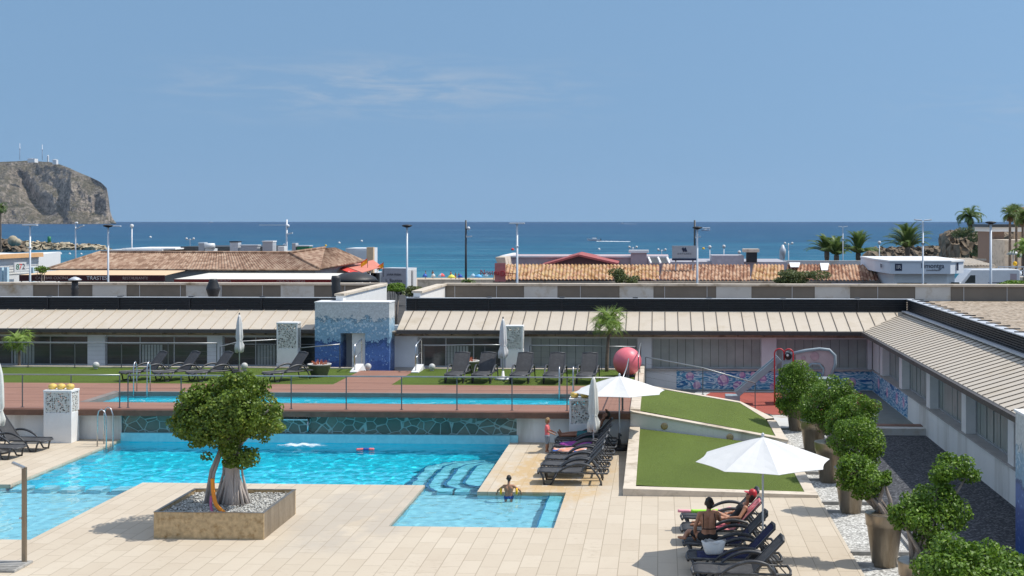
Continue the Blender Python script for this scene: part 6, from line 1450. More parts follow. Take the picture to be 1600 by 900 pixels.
# --- right restaurant row
t = thing('restaurant', 'long low bar with ochre and red tile roof right of the passage', 'building', (0, 0, 0))
segs = [(770, 1030, 'roof_ochre'), (1030, 1172, 'roof_red'), (1172, 1225, 'roof_ochre'), (1225, 1374, 'roof_red')]
for s0, s1, m_ in segs:
    a, c = at(s0, 438, 86), at(s1, 438 if s1 < 1100 else 439.5, 86); d0_, d1_ = at(s0 + 5, 414, 90.5), at(s1 - (8 if s1 > 1300 else 0), 415, 90.5)
    b = MB(); tile_plane(b, a, c, d1_, d0_, 0, .24, .10); part('roof', b, M[m_], t)
    b = MB(); b.bx(0, c.x - a.x, 0, .12, -.1, .03); part('eave_board', b, M['soffit'], t, (a.x, 86.02, a.z - .06))
b = MB(); a, e = at(772, 430, 86.6), at(1368, 430, 86.6); b.bx(a.x, e.x, 86.7, 95, -1.2, 2.9); part('wall', b, M['pink_wall'], t)
b = MB(); p = at(772, 436, 86.5); q = at(783, 400, 94); b.yprism([(p.x, -1), (p.x + .9, -1), (q.x + .7, q.z), (q.x, q.z), (p.x, 3.0)], 90.6, 94); part('gable', b, M['cream'], t)
b = MB(); p = at(955, 437, 85.4); q = at(1265, 437, 85.4); b.bx(p.x, q.x, 84.4, 86, 2.66, 2.76); part('awning_roll', b, M['white_paint'], t)
b = MB(); p = at(1300, 438, 85.4); q = at(1388, 438, 85.4); b.bx(p.x, q.x, 84.4, 86, 2.3, 2.86); part('navy_fascia', b, M['navy_sign'], t)
for px0, px1, py0, py1 in ((1235, 1250, 413, 420), (1283, 1295, 414, 425)):
    b = MB(); a_, c_, d_, e_ = at(px0, py1, 88.6), at(px1 - 2, py1, 88.6), at(px1 + 0, py0, 90.2), at(px0 - 2, py0, 90.2); o = Vector((0, -.1, .14)); b.add([a_ + o, c_ + o, d_ + o, e_ + o], [(0,1,2,3)]); x = part('skylight', b, M['white_paint'], t); x.modifiers.new('thickness', 'SOLIDIFY').thickness = .05
p = at(780, 427, 84.9); t2 = thing('bar_sign', 'red sign board with dark red raised letters at the left end of the tile roof', 'sign', (p.x, 84.9, p.z))
b = MB(); b.bx(-.3, .42, 0, .08, -.55, .68); part('board', b, pm('coral_sign', (.6,.2,.18)), t2)
text('Nostru', .52, M['red'], t2, (-.62, -.1, .04), ext=.03, sx=.85); text('Dani', .52, M['red'], t2, (.5, -.1, -.03), ext=.03, sx=.85)
b = MB(); b.bx(-1.4, 1.1, .02, .06, -.02, .02); b.tube([(0, .1, -.5), (0, .1, -3)], .05, 6); part('bracket', b, M['dark_metal'], t2)
# second row on the beach side
t = thing('beach_bar', 'mauve flat roofed beach bar with white coping behind the tile roof', 'building', (0, 97, 0))
a, e = at(785, 402, 97), at(1045, 402, 97); b = MB(); b.bx(a.x, e.x, 0, 9, -1.5, a.z); part('wall', b, M['pink_wall'], t)
b = MB(); b.bx(a.x - .2, e.x, -.15, .2, a.z, a.z + .12); b.bx(a.x - .2, a.x + .2, 0, 9, a.z, a.z + .12); part('coping', b, M['white_paint'], t)
b = MB(); p = at(998, 398, 97); b.bx(p.x - .6, p.x + .6, -.3, .6, 2, p.z + .15); part('chimney', b, M['pink_wall'], t); b = MB(); b.bx(p.x - .75, p.x + .75, -.45, .75, p.z + .15, p.z + .35); part('chimney_cap', b, M['white_paint'], t)
a, p, e = at(845, 414, 94), at(904, 397.5, 94), at(966, 411, 94)
t = thing('red_roof_pavilion', 'low pavilion with dark red gable roof behind the ochre tiles', 'pavilion', (0, 94, 0))
b = MB(); b.add([(a.x, 0, a.z), (p.x, 0, p.z), (e.x, 0, e.z), (a.x, 4, a.z + .1), (p.x, 4, p.z + .1), (e.x, 4, e.z + .1)], [(0,1,4,3), (1,2,5,4)]); o = part('roof', b, pm('dull_red_sheet', (.34,.085,.08), .7), t); o.modifiers.new('thickness', 'SOLIDIFY').thickness = .14
b = MB(); b.add([(a.x + .3, .2, a.z - .1), (p.x, .2, p.z - .12), (e.x - .3, .2, e.z - .1), (e.x - .3, .2, 1), (a.x + .3, .2, 1)], [(0,4,3,2,1)]); part('gable', b, pm('dark_red_gable', (.06,.02,.022)), t)
t = thing('beach_bar', 'grey flat roofed building with ribbed glass panels behind the red tiles', 'building', (0, 96, 0))
a, e = at(1045, 409, 96), at(1230, 402, 96); b = MB(); b.bx(a.x, e.x, 0, 8, -1.5, a.z); b.bx(at(1112, 400, 96).x, at(1162, 400, 96).x, -.3, 3, a.z - .6, at(1112, 399, 96).z); part('wall', b, pm('mauve_grey_render', (.36,.35,.38)), t)
for px in (1014, 1029, 1043): p, q = at(px - 1, 402, 95), at(px + 3, 411, 94.6); b = MB(); b.bar(p, q, .12, .12); part('frame_bar', b, M['white_paint'], t, (0, -96, 0))
b = MB(); p, q = at(1014, 403, 95.2), at(1043, 411, 95.2); b.bx(p.x, q.x, -.8, -.7, q.z, p.z); part('panel', b, M['blind'], t)
b = MB(); p, q = at(1167, 390, 95.5), at(1183, 410, 95.5); b.bx(p.x, q.x, -.5, .5, q.z, p.z); part('open_doorway', b, M['black'], t)
b = MB(); p, q = at(1161, 389, 95.8), at(1186, 394, 95.8); b.bx(p.x, q.x, -.6, 1, q.z, p.z); part('thatch', b, M['cream'], t)
b = MB(); p, q = at(1225, 405, 97), at(1375, 411, 97); b.bx(p.x, q.x, 0, .4, 0, p.z - .1); solo('promenade_wall', b, M['pale_block'], 'low grey wall between the red tiles and the beach palms', 'wall', (0, 97, 0))
p, q = at(1050, 407, 88.5), at(1088.5, 384, 88.5); t = thing('billboard', 'pale grey billboard with twin slanted navy logo and navy lower strip', 'sign', ((p.x + q.x) / 2, 88.5, p.z)); w_ = (q.x - p.x) / 2; h_ = q.z - p.z
b = MB(); b.bx(-w_, w_, 0, .2, .14, h_); part('board', b, M['sign_grey'], t); b = MB(); b.bx(-w_, w_, -.05, .22, 0, .135); part('strip', b, M['navy_sign'], t)
for dx in (-.09, .07): b = MB(); b.yprism([(dx - .10, h_ * .8), (dx + .02, h_ * .9), (dx + .14, h_ * .62), (dx + .02, h_ * .57)][::-1], -.02, -.002); part('logo_bar', b, M['navy_sign'], t)
text('A N T A R E S', .16, M['letter_dark'], t, (.0, -.01, h_ * .45)); b = MB()
for x in (-w_ * .7, w_ * .7): b.bx(x - .05, x + .05, .22, .32, -2, h_ * .9)
part('post', b, M['galv'], t)
# white office with sign lettering
p0, p1, p2, p3 = at(1367, 407, 86), at(1391, 409, 82), at(1485, 409, 82), at(1504.5, 406.5, 83.6); z1 = 4.38; zm = at(1440, 428, 82).z
t = thing('office_building', 'white flat roofed corner office with navy logo square and navy lettering', 'building', (0, 0, 0))
PL = [(p0.x, 86), (p1.x, 82), (p2.x, 82), (p3.x, 83.4), (p3.x, 92), (p0.x, 92)]
b = MB(); b.prism(PL, zm, z1); part('upper_wall', b, M['office'], t)
ins = [(p0.x + .5, 86.2), (p1.x + .35, 82.55), (p2.x - .1, 82.55), (p3.x - .5, 83.7), (p3.x - .5, 91.5), (p0.x + .5, 91.5)]
b = MB(); b.prism(ins, -1, zm); part('lower_wall', b, M['white_paint'], t)
b = MB(); b.prism([(x * 1.0 + (.05 if x > 17 else -.05), y - .06) for x, y in PL], z1, z1 + .1); part('roof_edge', b, M['white_paint'], t)
l0, l1 = at(1398.5, 423, 81.97), at(1409.5, 412, 81.97); b = MB(); b.bx(l0.x, l1.x, -.03, 0, l0.z, l1.z); lg = part('logo_square', b, M['navy_sign'], t, (0, 82, 0), bev=.01)
text('R', .34, M['letter_white'], lg, ((l0.x + l1.x) / 2 + .06, -.04, (l0.z + l1.z) / 2)); text('I', .34, M['letter_white'], lg, ((l0.x + l1.x) / 2 - .1, -.04, (l0.z + l1.z) / 2))
q = at(1457, 415.5, 82); text('Limontga', .44, M['navy_sign'], t, (q.x, 81.97, q.z), sx=.9); q = at(1458, 422, 82); text('inmobiliaria', .16, M['letter_dark'], t, (q.x, 81.97, q.z), sx=1.15)
q = at(1377.5, 414, 84); text('tga', .42, M['navy_sign'], t, (q.x - .05, q.y - .12, q.z), (PI/2, 0, math.atan2(-4, p1.x - p0.x)))
q = at(1495.3, 416.5, 82.7); b = MB(); b.bx(-.06, .06, -.06, 0, -.25, .25); sg = part('side_sign', b, M['navy_sign'], t, (q.x, 82.62, q.z), math.atan2(1.4, p3.x - p2.x))
a, e = at(1402, 442, 82.5), at(1448, 445, 82.5); b = MB(); b.bx(a.x, e.x, 82.5, 82.548, 2.2, a.z); part('shop_window', b, M['dark_glass'], t)
a, e = at(1488, 441, 82.9), at(1499, 445, 82.9); b = MB(); b.bx(a.x, e.x, 82.85, 83.2, 2.2, a.z); part('shop_window', b, M['dark_glass'], t)
# --- vehicles
def truck(label, loc, rz, L, Wd, H, words):
    t = thing('box_truck', label, 'truck', loc, rz)
    b = MB(); b.bx(-L/2 + .02, L/2 - .02, -Wd/2, Wd/2, .55, H); part('box_body', b, M['truck_grey'], t, bev=.03)
    b = MB(); b.bx(-L/2, L/2, -Wd/2 - .01, Wd/2 + .01, H, H + .05); b.bx(L/2 - .03, L/2 + .01, -Wd/2 - .01, Wd/2 + .01, .5, H + .05); part('trim', b, M['truck_white'], t)
    for s in (-1, 1):
        b = MB(); b.bx(L/2 + .0, L/2 + .05, *sorted((s * .03, s * (Wd/2 - .06))), .6, H - .08); d = part('rear_door', b, M['canvas'], t, bev=.01)
        h = MB(); h.tube([(L/2 + .08, s * .12, .7), (L/2 + .08, s * .12, H - .2)], .02, 6); part('handle', h, M['dark_metal'], d)
    b = MB(); b.xprism([(-Wd/2, .4), (Wd/2, .4), (Wd/2, H * .62), (Wd/2 - .1, H * .86), (-Wd/2 + .1, H * .86), (-Wd/2, H * .62)], -L/2 - 1.3, -L/2 - .05); part('cab', b, M['truck_white'], t, bev=.08)
    b = MB(); b.bx(-L/2 - 1.1, -L/2 - .3, -Wd/2 - .01, -Wd/2 + .02, H * .45, H * .72); b.bx(-L/2 - 1.315, -L/2 - 1.28, -Wd/2 + .15, Wd/2 - .15, H * .45, H * .75); part('window', b, M['dark_glass'], t)
    for x in (-L/2 - .75, L/2 - .8):
        for s in (-1, 1):
            b = MB(); b.tube([(x, s * Wd/2 - .12 * s, .36), (x, s * (Wd/2 - .0), .36)], .36, 16); w = part('wheel', b, M['tyre'], t); r = MB(); r.tube([(x, s * (Wd/2 - .02), .36), (x, s * (Wd/2 + .01), .36)], .18, 12); part('rim', r, M['galv'], w)
    for s_, z, size in words: text(s_, size, M['letter_dark'], t, (.0, -Wd/2 - .03, z))
    return t
p = at(627, 440, 118); truck('grey box truck with white rear doors seen through the passage', (p.x - .2, 118, at(630, 452, 118).z - .5), R(-18), 2.6, 1.9, 2.45, [('JAVEA FRESH', 1.9, .26), ('L. Bautista', 1.35, .42)])
def van(label, loc, rz):
    t = thing('delivery_van', label, 'van', loc, rz); L, Wd, H = 4.9, 1.9, 2.2
    b = MB(); b.yprism([(-L/2, .35), (L/2, .35), (L/2, H - .1), (L/2 - .1, H), (-L/2 + 1.5, H), (-L/2 + .75, 1.3), (-L/2 + .1, 1.05)], -Wd/2, Wd/2); part('body', b, M['truck_white'], t, bev=.06)
    b = MB(); b.yprism([(-L/2 + 1.0, 1.25), (-L/2 + 1.75, 1.25), (-L/2 + 1.75, 1.8), (-L/2 + 1.42, 1.8)], -Wd/2 - .01, Wd/2 + .01); part('window', b, M['dark_glass'], t)
    for x in (-L/2 + .9, L/2 - .9):
        for s in (-1, 1): b = MB(); b.tube([(x, s * (Wd/2 - .18), .34), (x, s * (Wd/2 + .01), .34)], .34, 16); w = part('wheel', b, M['tyre'], t); r = MB(); r.tube([(x, s * (Wd/2), .34), (x, s * (Wd/2 + .02), .34)], .18, 12); part('rim', r, M['galv'], w)
    b = MB(); b.bx(.2, 1.5, -Wd/2 - .012, -Wd/2, 1.25, 1.3); b.bx(.1, 1.6, -Wd/2 - .012, -Wd/2, 1.05, 1.1); part('lettering_stripe', b, M['letter_dark'], t)
    b = MB(); b.bx(1.75, 2.2, -Wd/2 - .012, -Wd/2, .9, 1.9); part('picture_panel', b, M['pink_wall'], t); return t
p = at(1536, 421, 90); van('white delivery van parked right of the corner office', (p.x + .1, 91, p.z - 2.2), R(4))
# --- street lamps
LG = 'street lamps along the road'
def lamp(label, px, py, Y, head, r=.06, mat='pale_metal', group=LG, base=-.95):
    p = at(px, py, Y); t = thing('street_lamp', label, 'street lamp', (p.x, Y, base), 0, group); h = p.z - base
    b = MB(); b.tube([(0, 0, 0), (0, 0, h * .5), (0, 0, h)], [r * 1.15, r, r * .8], 8); part('post', b, M[mat], t)
    if head == 'T': b = MB(); b.bx(-.42, .42, -.1, .1, h, h + .07); b.bx(-.09, .09, -.09, .09, h - 1.25, h - 1.2); part('lamp_head', b, M['pale_metal'], t, bev=.02)
    if head == 'double': 
        for s in (-1, 1): b = MB(); b.obx((s * .26, 0, h + .06), (.2, 0, .02 * s), (0, .1, 0), (0, 0, .035)); part('lamp_head', b, M['pale_metal'], t, bev=.02)
        b = MB(); b.bx(-.09, .09, -.09, .09, h - 1.25, h - 1.2); part('collar', b, M['black'], t)
    if head == 'black': b = MB(); b.lathe([(.08, h - .05), (.28, h + .02), (.3, h + .06), (.2, h + .1), (0, h + .12)], 16); part('lamp_head', b, M['black_plastic'], t)
    if head == 'blackwhite':
        b = MB(); b.lathe([(.08, h - .05), (.26, h + .02), (.28, h + .06), (.2, h + .1), (0, h + .12)], 16); part('lamp_head', b, M['black_plastic'], t); b = MB(); b.obx((.5, 0, h + .02), (.22, 0, 0), (0, .1, 0), (0, 0, .03)); part('lamp_arm', b, M['pale_metal'], t, bev=.02)
    if head == 'arm':
        b = MB(); b.obx((.5, 0, h - .55), (.45, 0, .18), (0, .12, 0), (0, 0, .05)); part('lamp_head', b, M['pale_metal'], t); b = MB(); b.ball((.15, 0, h - .1), .14, 10); part('sensor', b, M['pale_metal'], t)
    if head == 'globe': b = MB(); b.ball((0, 0, h), .17, 12); part('lamp_globe', b, M['canvas'], t)
    if head == 'twin':
        for s in (-1, 1): b = MB(); b.ball((s * .36, 0, h), .12, 10); b.bar((0, 0, h - .1), (s * .36, 0, h - .1), .05, .05); part('lamp_globe', b, M['canvas'], t)
    if head == 'mast':
        b = MB(); b.bx(-2.6, 0, -.03, .03, h - .55, h - .48); b.ball((.12, 0, h - .6), .16, 8); b.obx((.3, 0, h - 1.3), (.25, 0, .05), (0, .1, 0), (0, 0, .06)); b.ball((-.2, 0, h - 2.4), .18, 8); part('cross_arm', b, M['pale_metal'], t)
    if head == 'spots':
        b = MB(); b.ball((.28, 0, h - .9), .2, 8); b.obx((.35, 0, h - 1.8), (.3, 0, .05), (0, .12, 0), (0, 0, .06)); part('lamp_head', b, M['pale_metal'], t)
    return t
lamp('white T-shaped street lamp at the far left in front of the white shop', 47, 353, 70, 'T')
lamp('thin street lamp with slanted single arm beyond the jetty rocks', 118, 347, 140, 'arm', .08, 'galv')
lamp('pale street lamp with black and white heads before the brown tile roof', 169, 354, 70, 'blackwhite')
lamp('distant globe lamp behind the left end of the brown tile roof', 206, 353, 112, 'globe', .07, 'galv')
lamp('mast with cross arm and floodlights behind the brown roof', 448, 343, 118, 'mast', .1, 'galv')
lamp('pale street lamp with black head beside the box truck', 636, 354, 70, 'black')
lamp('tall dark floodlight pole on the beach left of the bar sign', 728, 344, 140, 'spots', .12, 'dark_metal', base=-1.5)
lamp('white street lamp in front of the ochre tile roof', 808, 350, 70, 'T', .065)
lamp('tall dark floodlight pole behind the billboard', 1085.5, 344, 135, 'spots', .12, 'dark_metal', base=-1.5)
lamp('pale street lamp with black and white heads beside the billboard', 1089.5, 357, 72, 'blackwhite')
lamp('white double armed street lamp in front of the corner office', 1442, 345.5, 70, 'double', .055)
lamp('pale street lamp with black head beside the delivery van', 1548, 349, 70, 'black', .075)
lamp('thin lamp with twin globes above the far roof left of the solar tank', 297, 373, 125, 'twin', .04, 'galv', 'small globe lamps on the promenade')
for px, py, hd, l in ((989, 386, 'twin', 'twin globe lamp behind the mauve beach bar'), (1034, 390, 'twin', 'small twin globe lamp left of the billboard'), (1109, 386, 'globe', 'globe lamp just right of the billboard'), (1131, 385, 'globe', 'globe lamp over the grey flat roof beside plants'), (1155, 394, 'globe', 'globe lamp left of the thatched doorway'), (1232, 380, 'twin', 'twin globe lamp beside the stacked white boats'), (1317, 355, 'double', 'double lamp behind the middle beach palm'), (1374, 379, 'globe', 'globe lamp between the beach palms and the rocks')):
    lamp(l, px, py, 128, hd, .05, 'galv', 'small globe lamps on the promenade')
p = at(1223, 392, 122); b = MB(); b.lathe([(.16, -.8), (.3, -.1), (.3, .1), (.1, .55), (.0, .6)], 8); b.bx(-.3, .02, -.2, .1, -4, -.2); b.bx(.1, .2, -.1, .0, -4, .2); solo('kiosk_hood', b, M['galv'], 'pale metal hood on a post behind the red tiles', 'hood', (p.x, 122, p.z))
# --- beach: parasols and bathers
BG = 'parasols on the beach'
def m_two(name, a, b_):
    n = NT(name); p = n.xyz(n.co()); return n.done(n.bsdf(n.ramp(n.math('MULTIPLY_ADD', p[0], .5, .5), [(.45, a), (.5, b_)], 'CONSTANT'), .8))
cols = {'blue': pm('blue_beach_canvas', (.03,.12,.5)), 'white': M['canvas'], 'red and white': m_two('red_white_canvas', (.55,.62,.75), (.75,.12,.12)), 'yellow': pm('yellow_beach_canvas', (.75,.72,.1)), 'deep blue': pm('deep_blue_canvas', (.02,.08,.4)), 'sky blue': pm('sky_blue_canvas', (.1,.4,.75)), 'pale blue': pm('pale_blue_canvas', (.4,.6,.75))}
for px, py, w_, c, l in ((664, 429.5, 9, 'blue', 'blue beach parasol nearest the truck'), (677, 429.5, 8, 'white', 'white beach parasol between the blue and the red ones'), (690, 429, 12, 'red and white', 'red and pale blue beach parasol'), (705.5, 431, 14, 'yellow', 'bright yellow parasol on the beach'), (719, 430.5, 9, 'deep blue', 'deep blue beach parasol right of the yellow one'), (739, 429.5, 9, 'pale blue', 'pale blue beach parasol behind the short palm'), (748, 430.5, 14, 'sky blue', 'sky blue beach parasol left of the bar sign'), (759, 429, 9, 'pale blue', 'pale blue beach parasol touching the bar sign')):
    p = at(px, py, 262); t = thing('beach_parasol', l, 'parasol', (p.x, 262, -5.6), 0, BG); r = w_ * 262 / 4000; h = p.z + 5.6 + .35
    b = MB(); b.lathe([(r, h - .75), (r * .6, h - .3), (0, h)], 16); o = part('canopy', b, cols[c], t); o.modifiers.new('thickness', 'SOLIDIFY').thickness = .02
    b = MB(); b.tube([(0, 0, 0), (0, 0, h)], .03, 6); part('pole', b, M['pale_metal'], t)
stand = dict(hipL=(0, .09, .93), hipR=(0, -.09, .93), knL=(.03, .1, .5), knR=(-.04, -.1, .5), anL=(0, .1, .08), anR=(-.05, -.1, .08), toL=(.17, .12, .03), toR=(.12, -.12, .03), shL=(0, .19, 1.42), shR=(0, -.19, 1.42), elL=(.05, .27, 1.14), elR=(.02, -.27, 1.14), wrL=(.16, .25, .92), wrR=(.12, -.25, .9), head=(.02, 0, 1.64))
for i, (px, py, m_, l) in enumerate(((665, 423, 'cloth_blue', 'bather standing at the waterline above the blue parasol'), (676, 422.5, 'cloth_black', 'bather standing in front of the sea above the white parasol'), (704.5, 423.5, 'cloth_black', 'bather standing above the yellow parasol'), (712, 426, 'cloth_pink', 'bather in pink right of the yellow parasol'), (717, 426, 'cloth_grey', 'bather in grey above the deep blue parasol'))):
    p = at(px, py, 275); human('person', l, (p.x, 275, p.z - 1.75), i * 1.3, stand, 1.0, M['skin_deep'], M['hair_dark'], [('swimwear', M[m_], ['hips', 'glute', ('thigh', .4)], .03)], .035)
b = MB(); a, e = at(652, 438, 150), at(775, 438, 150); b.bx(a.x, e.x, 0, .4, -1.2, a.z); b.bx(a.x, e.x, -.05, .45, a.z, a.z + .12); solo('beach_wall', b, M['cream'], 'low tan wall between the passage and the beach', 'wall', (0, 150, 0))
# --- plants in the street
def shrub(label, px, py0, py1, w_, Y, seed, mat='shrub_leaf', leaf=.12, name='shrub', dens=.6, base=-.9):
    p = at(px, py0, Y); q = at(px, py1, Y); rz_ = (p.z - q.z) / 2; rx = w_ * Y / 4000; rg = random.Random(seed); O = Vector((p.x, Y, base)); t = thing(name, label, 'shrub', O, 0, 'shrubs beyond the roof')
    L = []
    for i in range(7): L.append(((rx * rg.uniform(-.7, .7), rg.uniform(-.4, .4), q.z + rz_ - base + rz_ * rg.uniform(-.6, .45)), (rx * rg.uniform(.35, .55), rx * .5, rz_ * rg.uniform(.4, .6))))
    b = MB()
    for i in range(6): c = Vector(L[i][0]); b.tube([(rg.uniform(-.15, .15), 0, 0), (c.x * .5, c.y * .5, c.z * .6), c], [.06, .04, .015], 5)
    part('trunk', b, M['wood_trunk'], t); link('foliage', leaves(L, leaf, dens, .4, seed, .3), M[mat], t)
shrub('green oleander hedge seen through the passage right of the truck', 655, 443, 466, 44, 66, 31)
shrub('dark low hedge in front of the box truck wheels', 618, 441, 456, 46, 82, 39, 'pot_leaf', .1, dens=.9)
shrub('pale green bush in the passage behind the right parapet', 676, 447, 464, 40, 68, 32)
shrub('olive bush in front of the ochre tiles', 966, 416, 444, 40, 75, 33)
shrub('small olive bush at the foot of the larger one by the ochre tiles', 988, 430, 444, 26, 75, 34)
shrub('wide leafy bush in front of the red tiles', 1252, 420, 444, 80, 75, 35)
shrub('bright green bush between the white shop and the brown roof', 64, 415, 428, 24, 84, 36, 'pot_leaf')
shrub('dark green clipped hedge at the right edge of the street', 1592, 438, 447, 60, 75, 37, 'pot_leaf')
shrub('dark round bush behind the roof of the box truck', 627, 417, 426, 18, 150, 38, 'pot_leaf', .2)
p = at(732, 434, 100); palm('short bushy palm at the right of the passage', (p.x, 100, -.9), 2.7, 26, 1.0, 50, 5, 85, .35, .12, 'palm_leaf', 41, 'beach palms', w=.06)
# --- beach palms
for i, (px, pyt, Y, n, L, l) in enumerate(((1292, 388, 150, 26, 2.3, 'beach palm leaning on its right neighbour behind the red tiles'), (1307, 393, 146, 22, 2.2, 'low beach palm between two taller ones'), (1341, 390, 148, 30, 2.6, 'full beach palm in front of the double lamp'), (1418, 381, 146, 34, 2.9, 'broad beach palm beside the double armed street lamp'))):
    p = at(px, pyt, Y); palm(l, (p.x, Y, -1.5), p.z + 1.0, int(n * 1.5), L * 1.15, 20, 22, 89, .6, .2, 'palm_leaf', 50 + i, 'beach palms', 0, .12, boot=True, dens=30)
p = at(1516, 342, 330); palm('palm with two trunks on top of the dark rock', (p.x, 330, 3), p.z - 3 + .5, 34, 4.6, 34, -10, 75, 1.4, .5, 'palm_leaf', 60, 'beach palms', 8, .2, dens=24)
for i, (px, pyt, Y, l) in enumerate(((1578, 334, 170, 'tall fan palm left in the group at the right edge'), (1588, 330, 178, 'tallest fan palm in the group at the right edge'), (1598, 341, 172, 'fan palm cut by the right edge of the photo'))):
    p = at(px, pyt, Y); palm(l, (p.x, Y, -1), p.z + 1, 40, 1.5, 30, -35, 80, .8, .16, 'palm_leaf', 70 + i, 'fan palms at the right edge', 26, .09, dens=14)
p = at(1600, 392, 110); palm('leafy palm low at the right edge above the hedge', (p.x, 110, -.9), p.z + .9, 24, 1.6, 40, 0, 80, .5, .15, 'palm_bright', 80, 'fan palms at the right edge', 0, .07)
p = at(1, 325, 230); palm('tall thin palm at the left edge before the headland', (p.x, 230, -4), p.z + 4, 30, 1.6, 45, -20, 75, .7, .14, 'palm_leaf', 81, 'beach palms', 12, .1, dens=14)
# --- rocks, jetty, beacon
def rock(label, cat, pts, Y, D, seed, mat, name='rock', zb=-6.6, sub=5):
    """lumpy rock mass: outline of its top edge in picture columns, real depth D"""
    rg = random.Random(seed); n = len(pts) * sub; vs = []; m = 22
    for i in range(n + 1):
        u = i / n * (len(pts) - 1); k = min(int(u), len(pts) - 2); px = pts[k][0] + (pts[k+1][0] - pts[k][0]) * (u - k); py = pts[k][1] + (pts[k+1][1] - pts[k][1]) * (u - k)
        c = at(px, py, Y); h = c.z - zb; e = math.sin(PI * max(.02, min(.98, i / n))) ** .4
        for j in range(m):
            v = j / (m - 1); a = PI * v; pr = math.sin(a) ** .55 if 0 < v < 1 else 0
            sc_ = 1.2 * Y / 330
            d = Vector((mn.noise(Vector((c.x * .5 / sc_, v * 5, seed))), mn.noise(Vector((c.x * .6 / sc_, v * 6, seed + 9))), mn.noise(Vector((c.x * .8 / sc_, v * 5, seed + 5))))) * sc_ * 1.1 + Vector((mn.noise(Vector((c.x * 1.7 / sc_, v * 13, seed))), mn.noise(Vector((c.x * 1.5 / sc_, v * 15, seed + 9))), mn.noise(Vector((c.x * 2. / sc_, v * 13, seed + 5))))) * sc_ * 1.3
            vs.append((c.x + d.x * e, Y + D * (v - .0) * e * 1.0 + d.y * 1.3 * e, zb + h * pr + d.z * min(1, h / 3) * e * .6))
    b = MB(); b.add(vs, [(i*m+j, (i+1)*m+j, (i+1)*m+j+1, i*m+j+1) for i in range(n) for j in range(m-1)])
    return solo(name, b, M[mat], label, cat)
rock('low pale rock jetty reaching into the sea at the left', 'jetty', [(-60, 372), (0, 374), (15, 376), (40, 380), (60, 381), (90, 382), (110, 385), (130, 383), (150, 385), (160, 389), (168, 392)], 560, 14, 3, 'rock_pale', 'rock_jetty', sub=22)
rock('dark boulder mass at the left edge behind the white shop', 'rock', [(-60, 378), (-20, 376), (0, 375), (16, 379), (26, 385), (32, 392)], 520, 12, 8, 'rock')
rock('low brown rocks running out from the beach at the right', 'rock', [(1348, 402), (1362, 394), (1372, 389), (1392, 390), (1410, 388), (1430, 386), (1450, 387), (1480, 385), (1500, 384), (1530, 386)], 400, 14, 12, 'rock', sub=22)
rock('big dark rock cliff with bushes below the twin palm', 'rock', [(1478, 400), (1486, 372), (1490, 362), (1505, 361), (1520, 362), (1535, 366), (1548, 364), (1560, 362), (1590, 360), (1640, 356)], 330, 22, 17, 'rock', 'rock_cliff', sub=22)
for px, py, w_, l in ((1500, 366, 26, 'dark bush on the left top of the rock cliff'), (1528, 372, 30, 'dark bush on the middle of the rock cliff'), (1540, 388, 30, 'grey green scrub low on the rock cliff'), (1512, 362, 34, 'dark green bush under the twin palm trunks'), (1548, 368, 26, 'green bush on the right top of the rock cliff'), (1530, 396, 26, 'dark scrub at the foot of the rock cliff')):
    p = at(px, py, 325); r = w_ * .5 * 325 / 2000; t = thing('shrub', l, 'shrub', (p.x, 326, p.z), 0, 'scrub on the rock cliff'); b = MB(); b.tube([(0, 0, -1.5), (0, 0, .3)], .12, 6); part('trunk', b, M['wood_trunk'], t); link('foliage', leaves([((-r*.4, 0, 0), (r*.6, r*.5, r*.4)), ((r*.4, 0, .1), (r*.6, r*.5, r*.45))], .4, .7, .3, int(px), .3), M['shrub_leaf'], t)
for px, py, w_, h_, l in ((20, 372, 1.6, 2.6, 'ochre rock block beside the left boulder'),):
    p = at(px, py + 8, 515); b = MB(); b.ball((0, 0, 1), 2.2, 10, sc=(1, .8, 1)); b.ball((2, 0, .4), 1.6, 8); solo('rock', b, M['rock_pale'], l, 'rock', (p.x, 515, p.z))
p = at(77, 381, 566); t = thing('harbour_beacon', 'green cylinder beacon on the rock jetty', 'beacon', (p.x, 566, p.z - .6)); b = MB(); b.lathe([(.75, .9), (.75, 3.9), (.0, 4.0)], 14); part('body', b, M['green_metal'], t); b = MB(); b.tube([(0, 0, -.6), (0, 0, 1)], .25, 8); part('post', b, M['white_paint'], t)
for px, l in ((124, 'tiny figure standing on the jetty near the beacon'), (145, 'tiny figure standing near the tip of the jetty')):
    p = at(px, 383, 566); human('person', l, (p.x, 566, p.z - 1.1), 0, stand, 1.0, M['skin_deep'], M['hair_dark'], [('shorts', M['cloth_black'], ['hips', 'glute', ('thigh', .6)], .03)], .05)
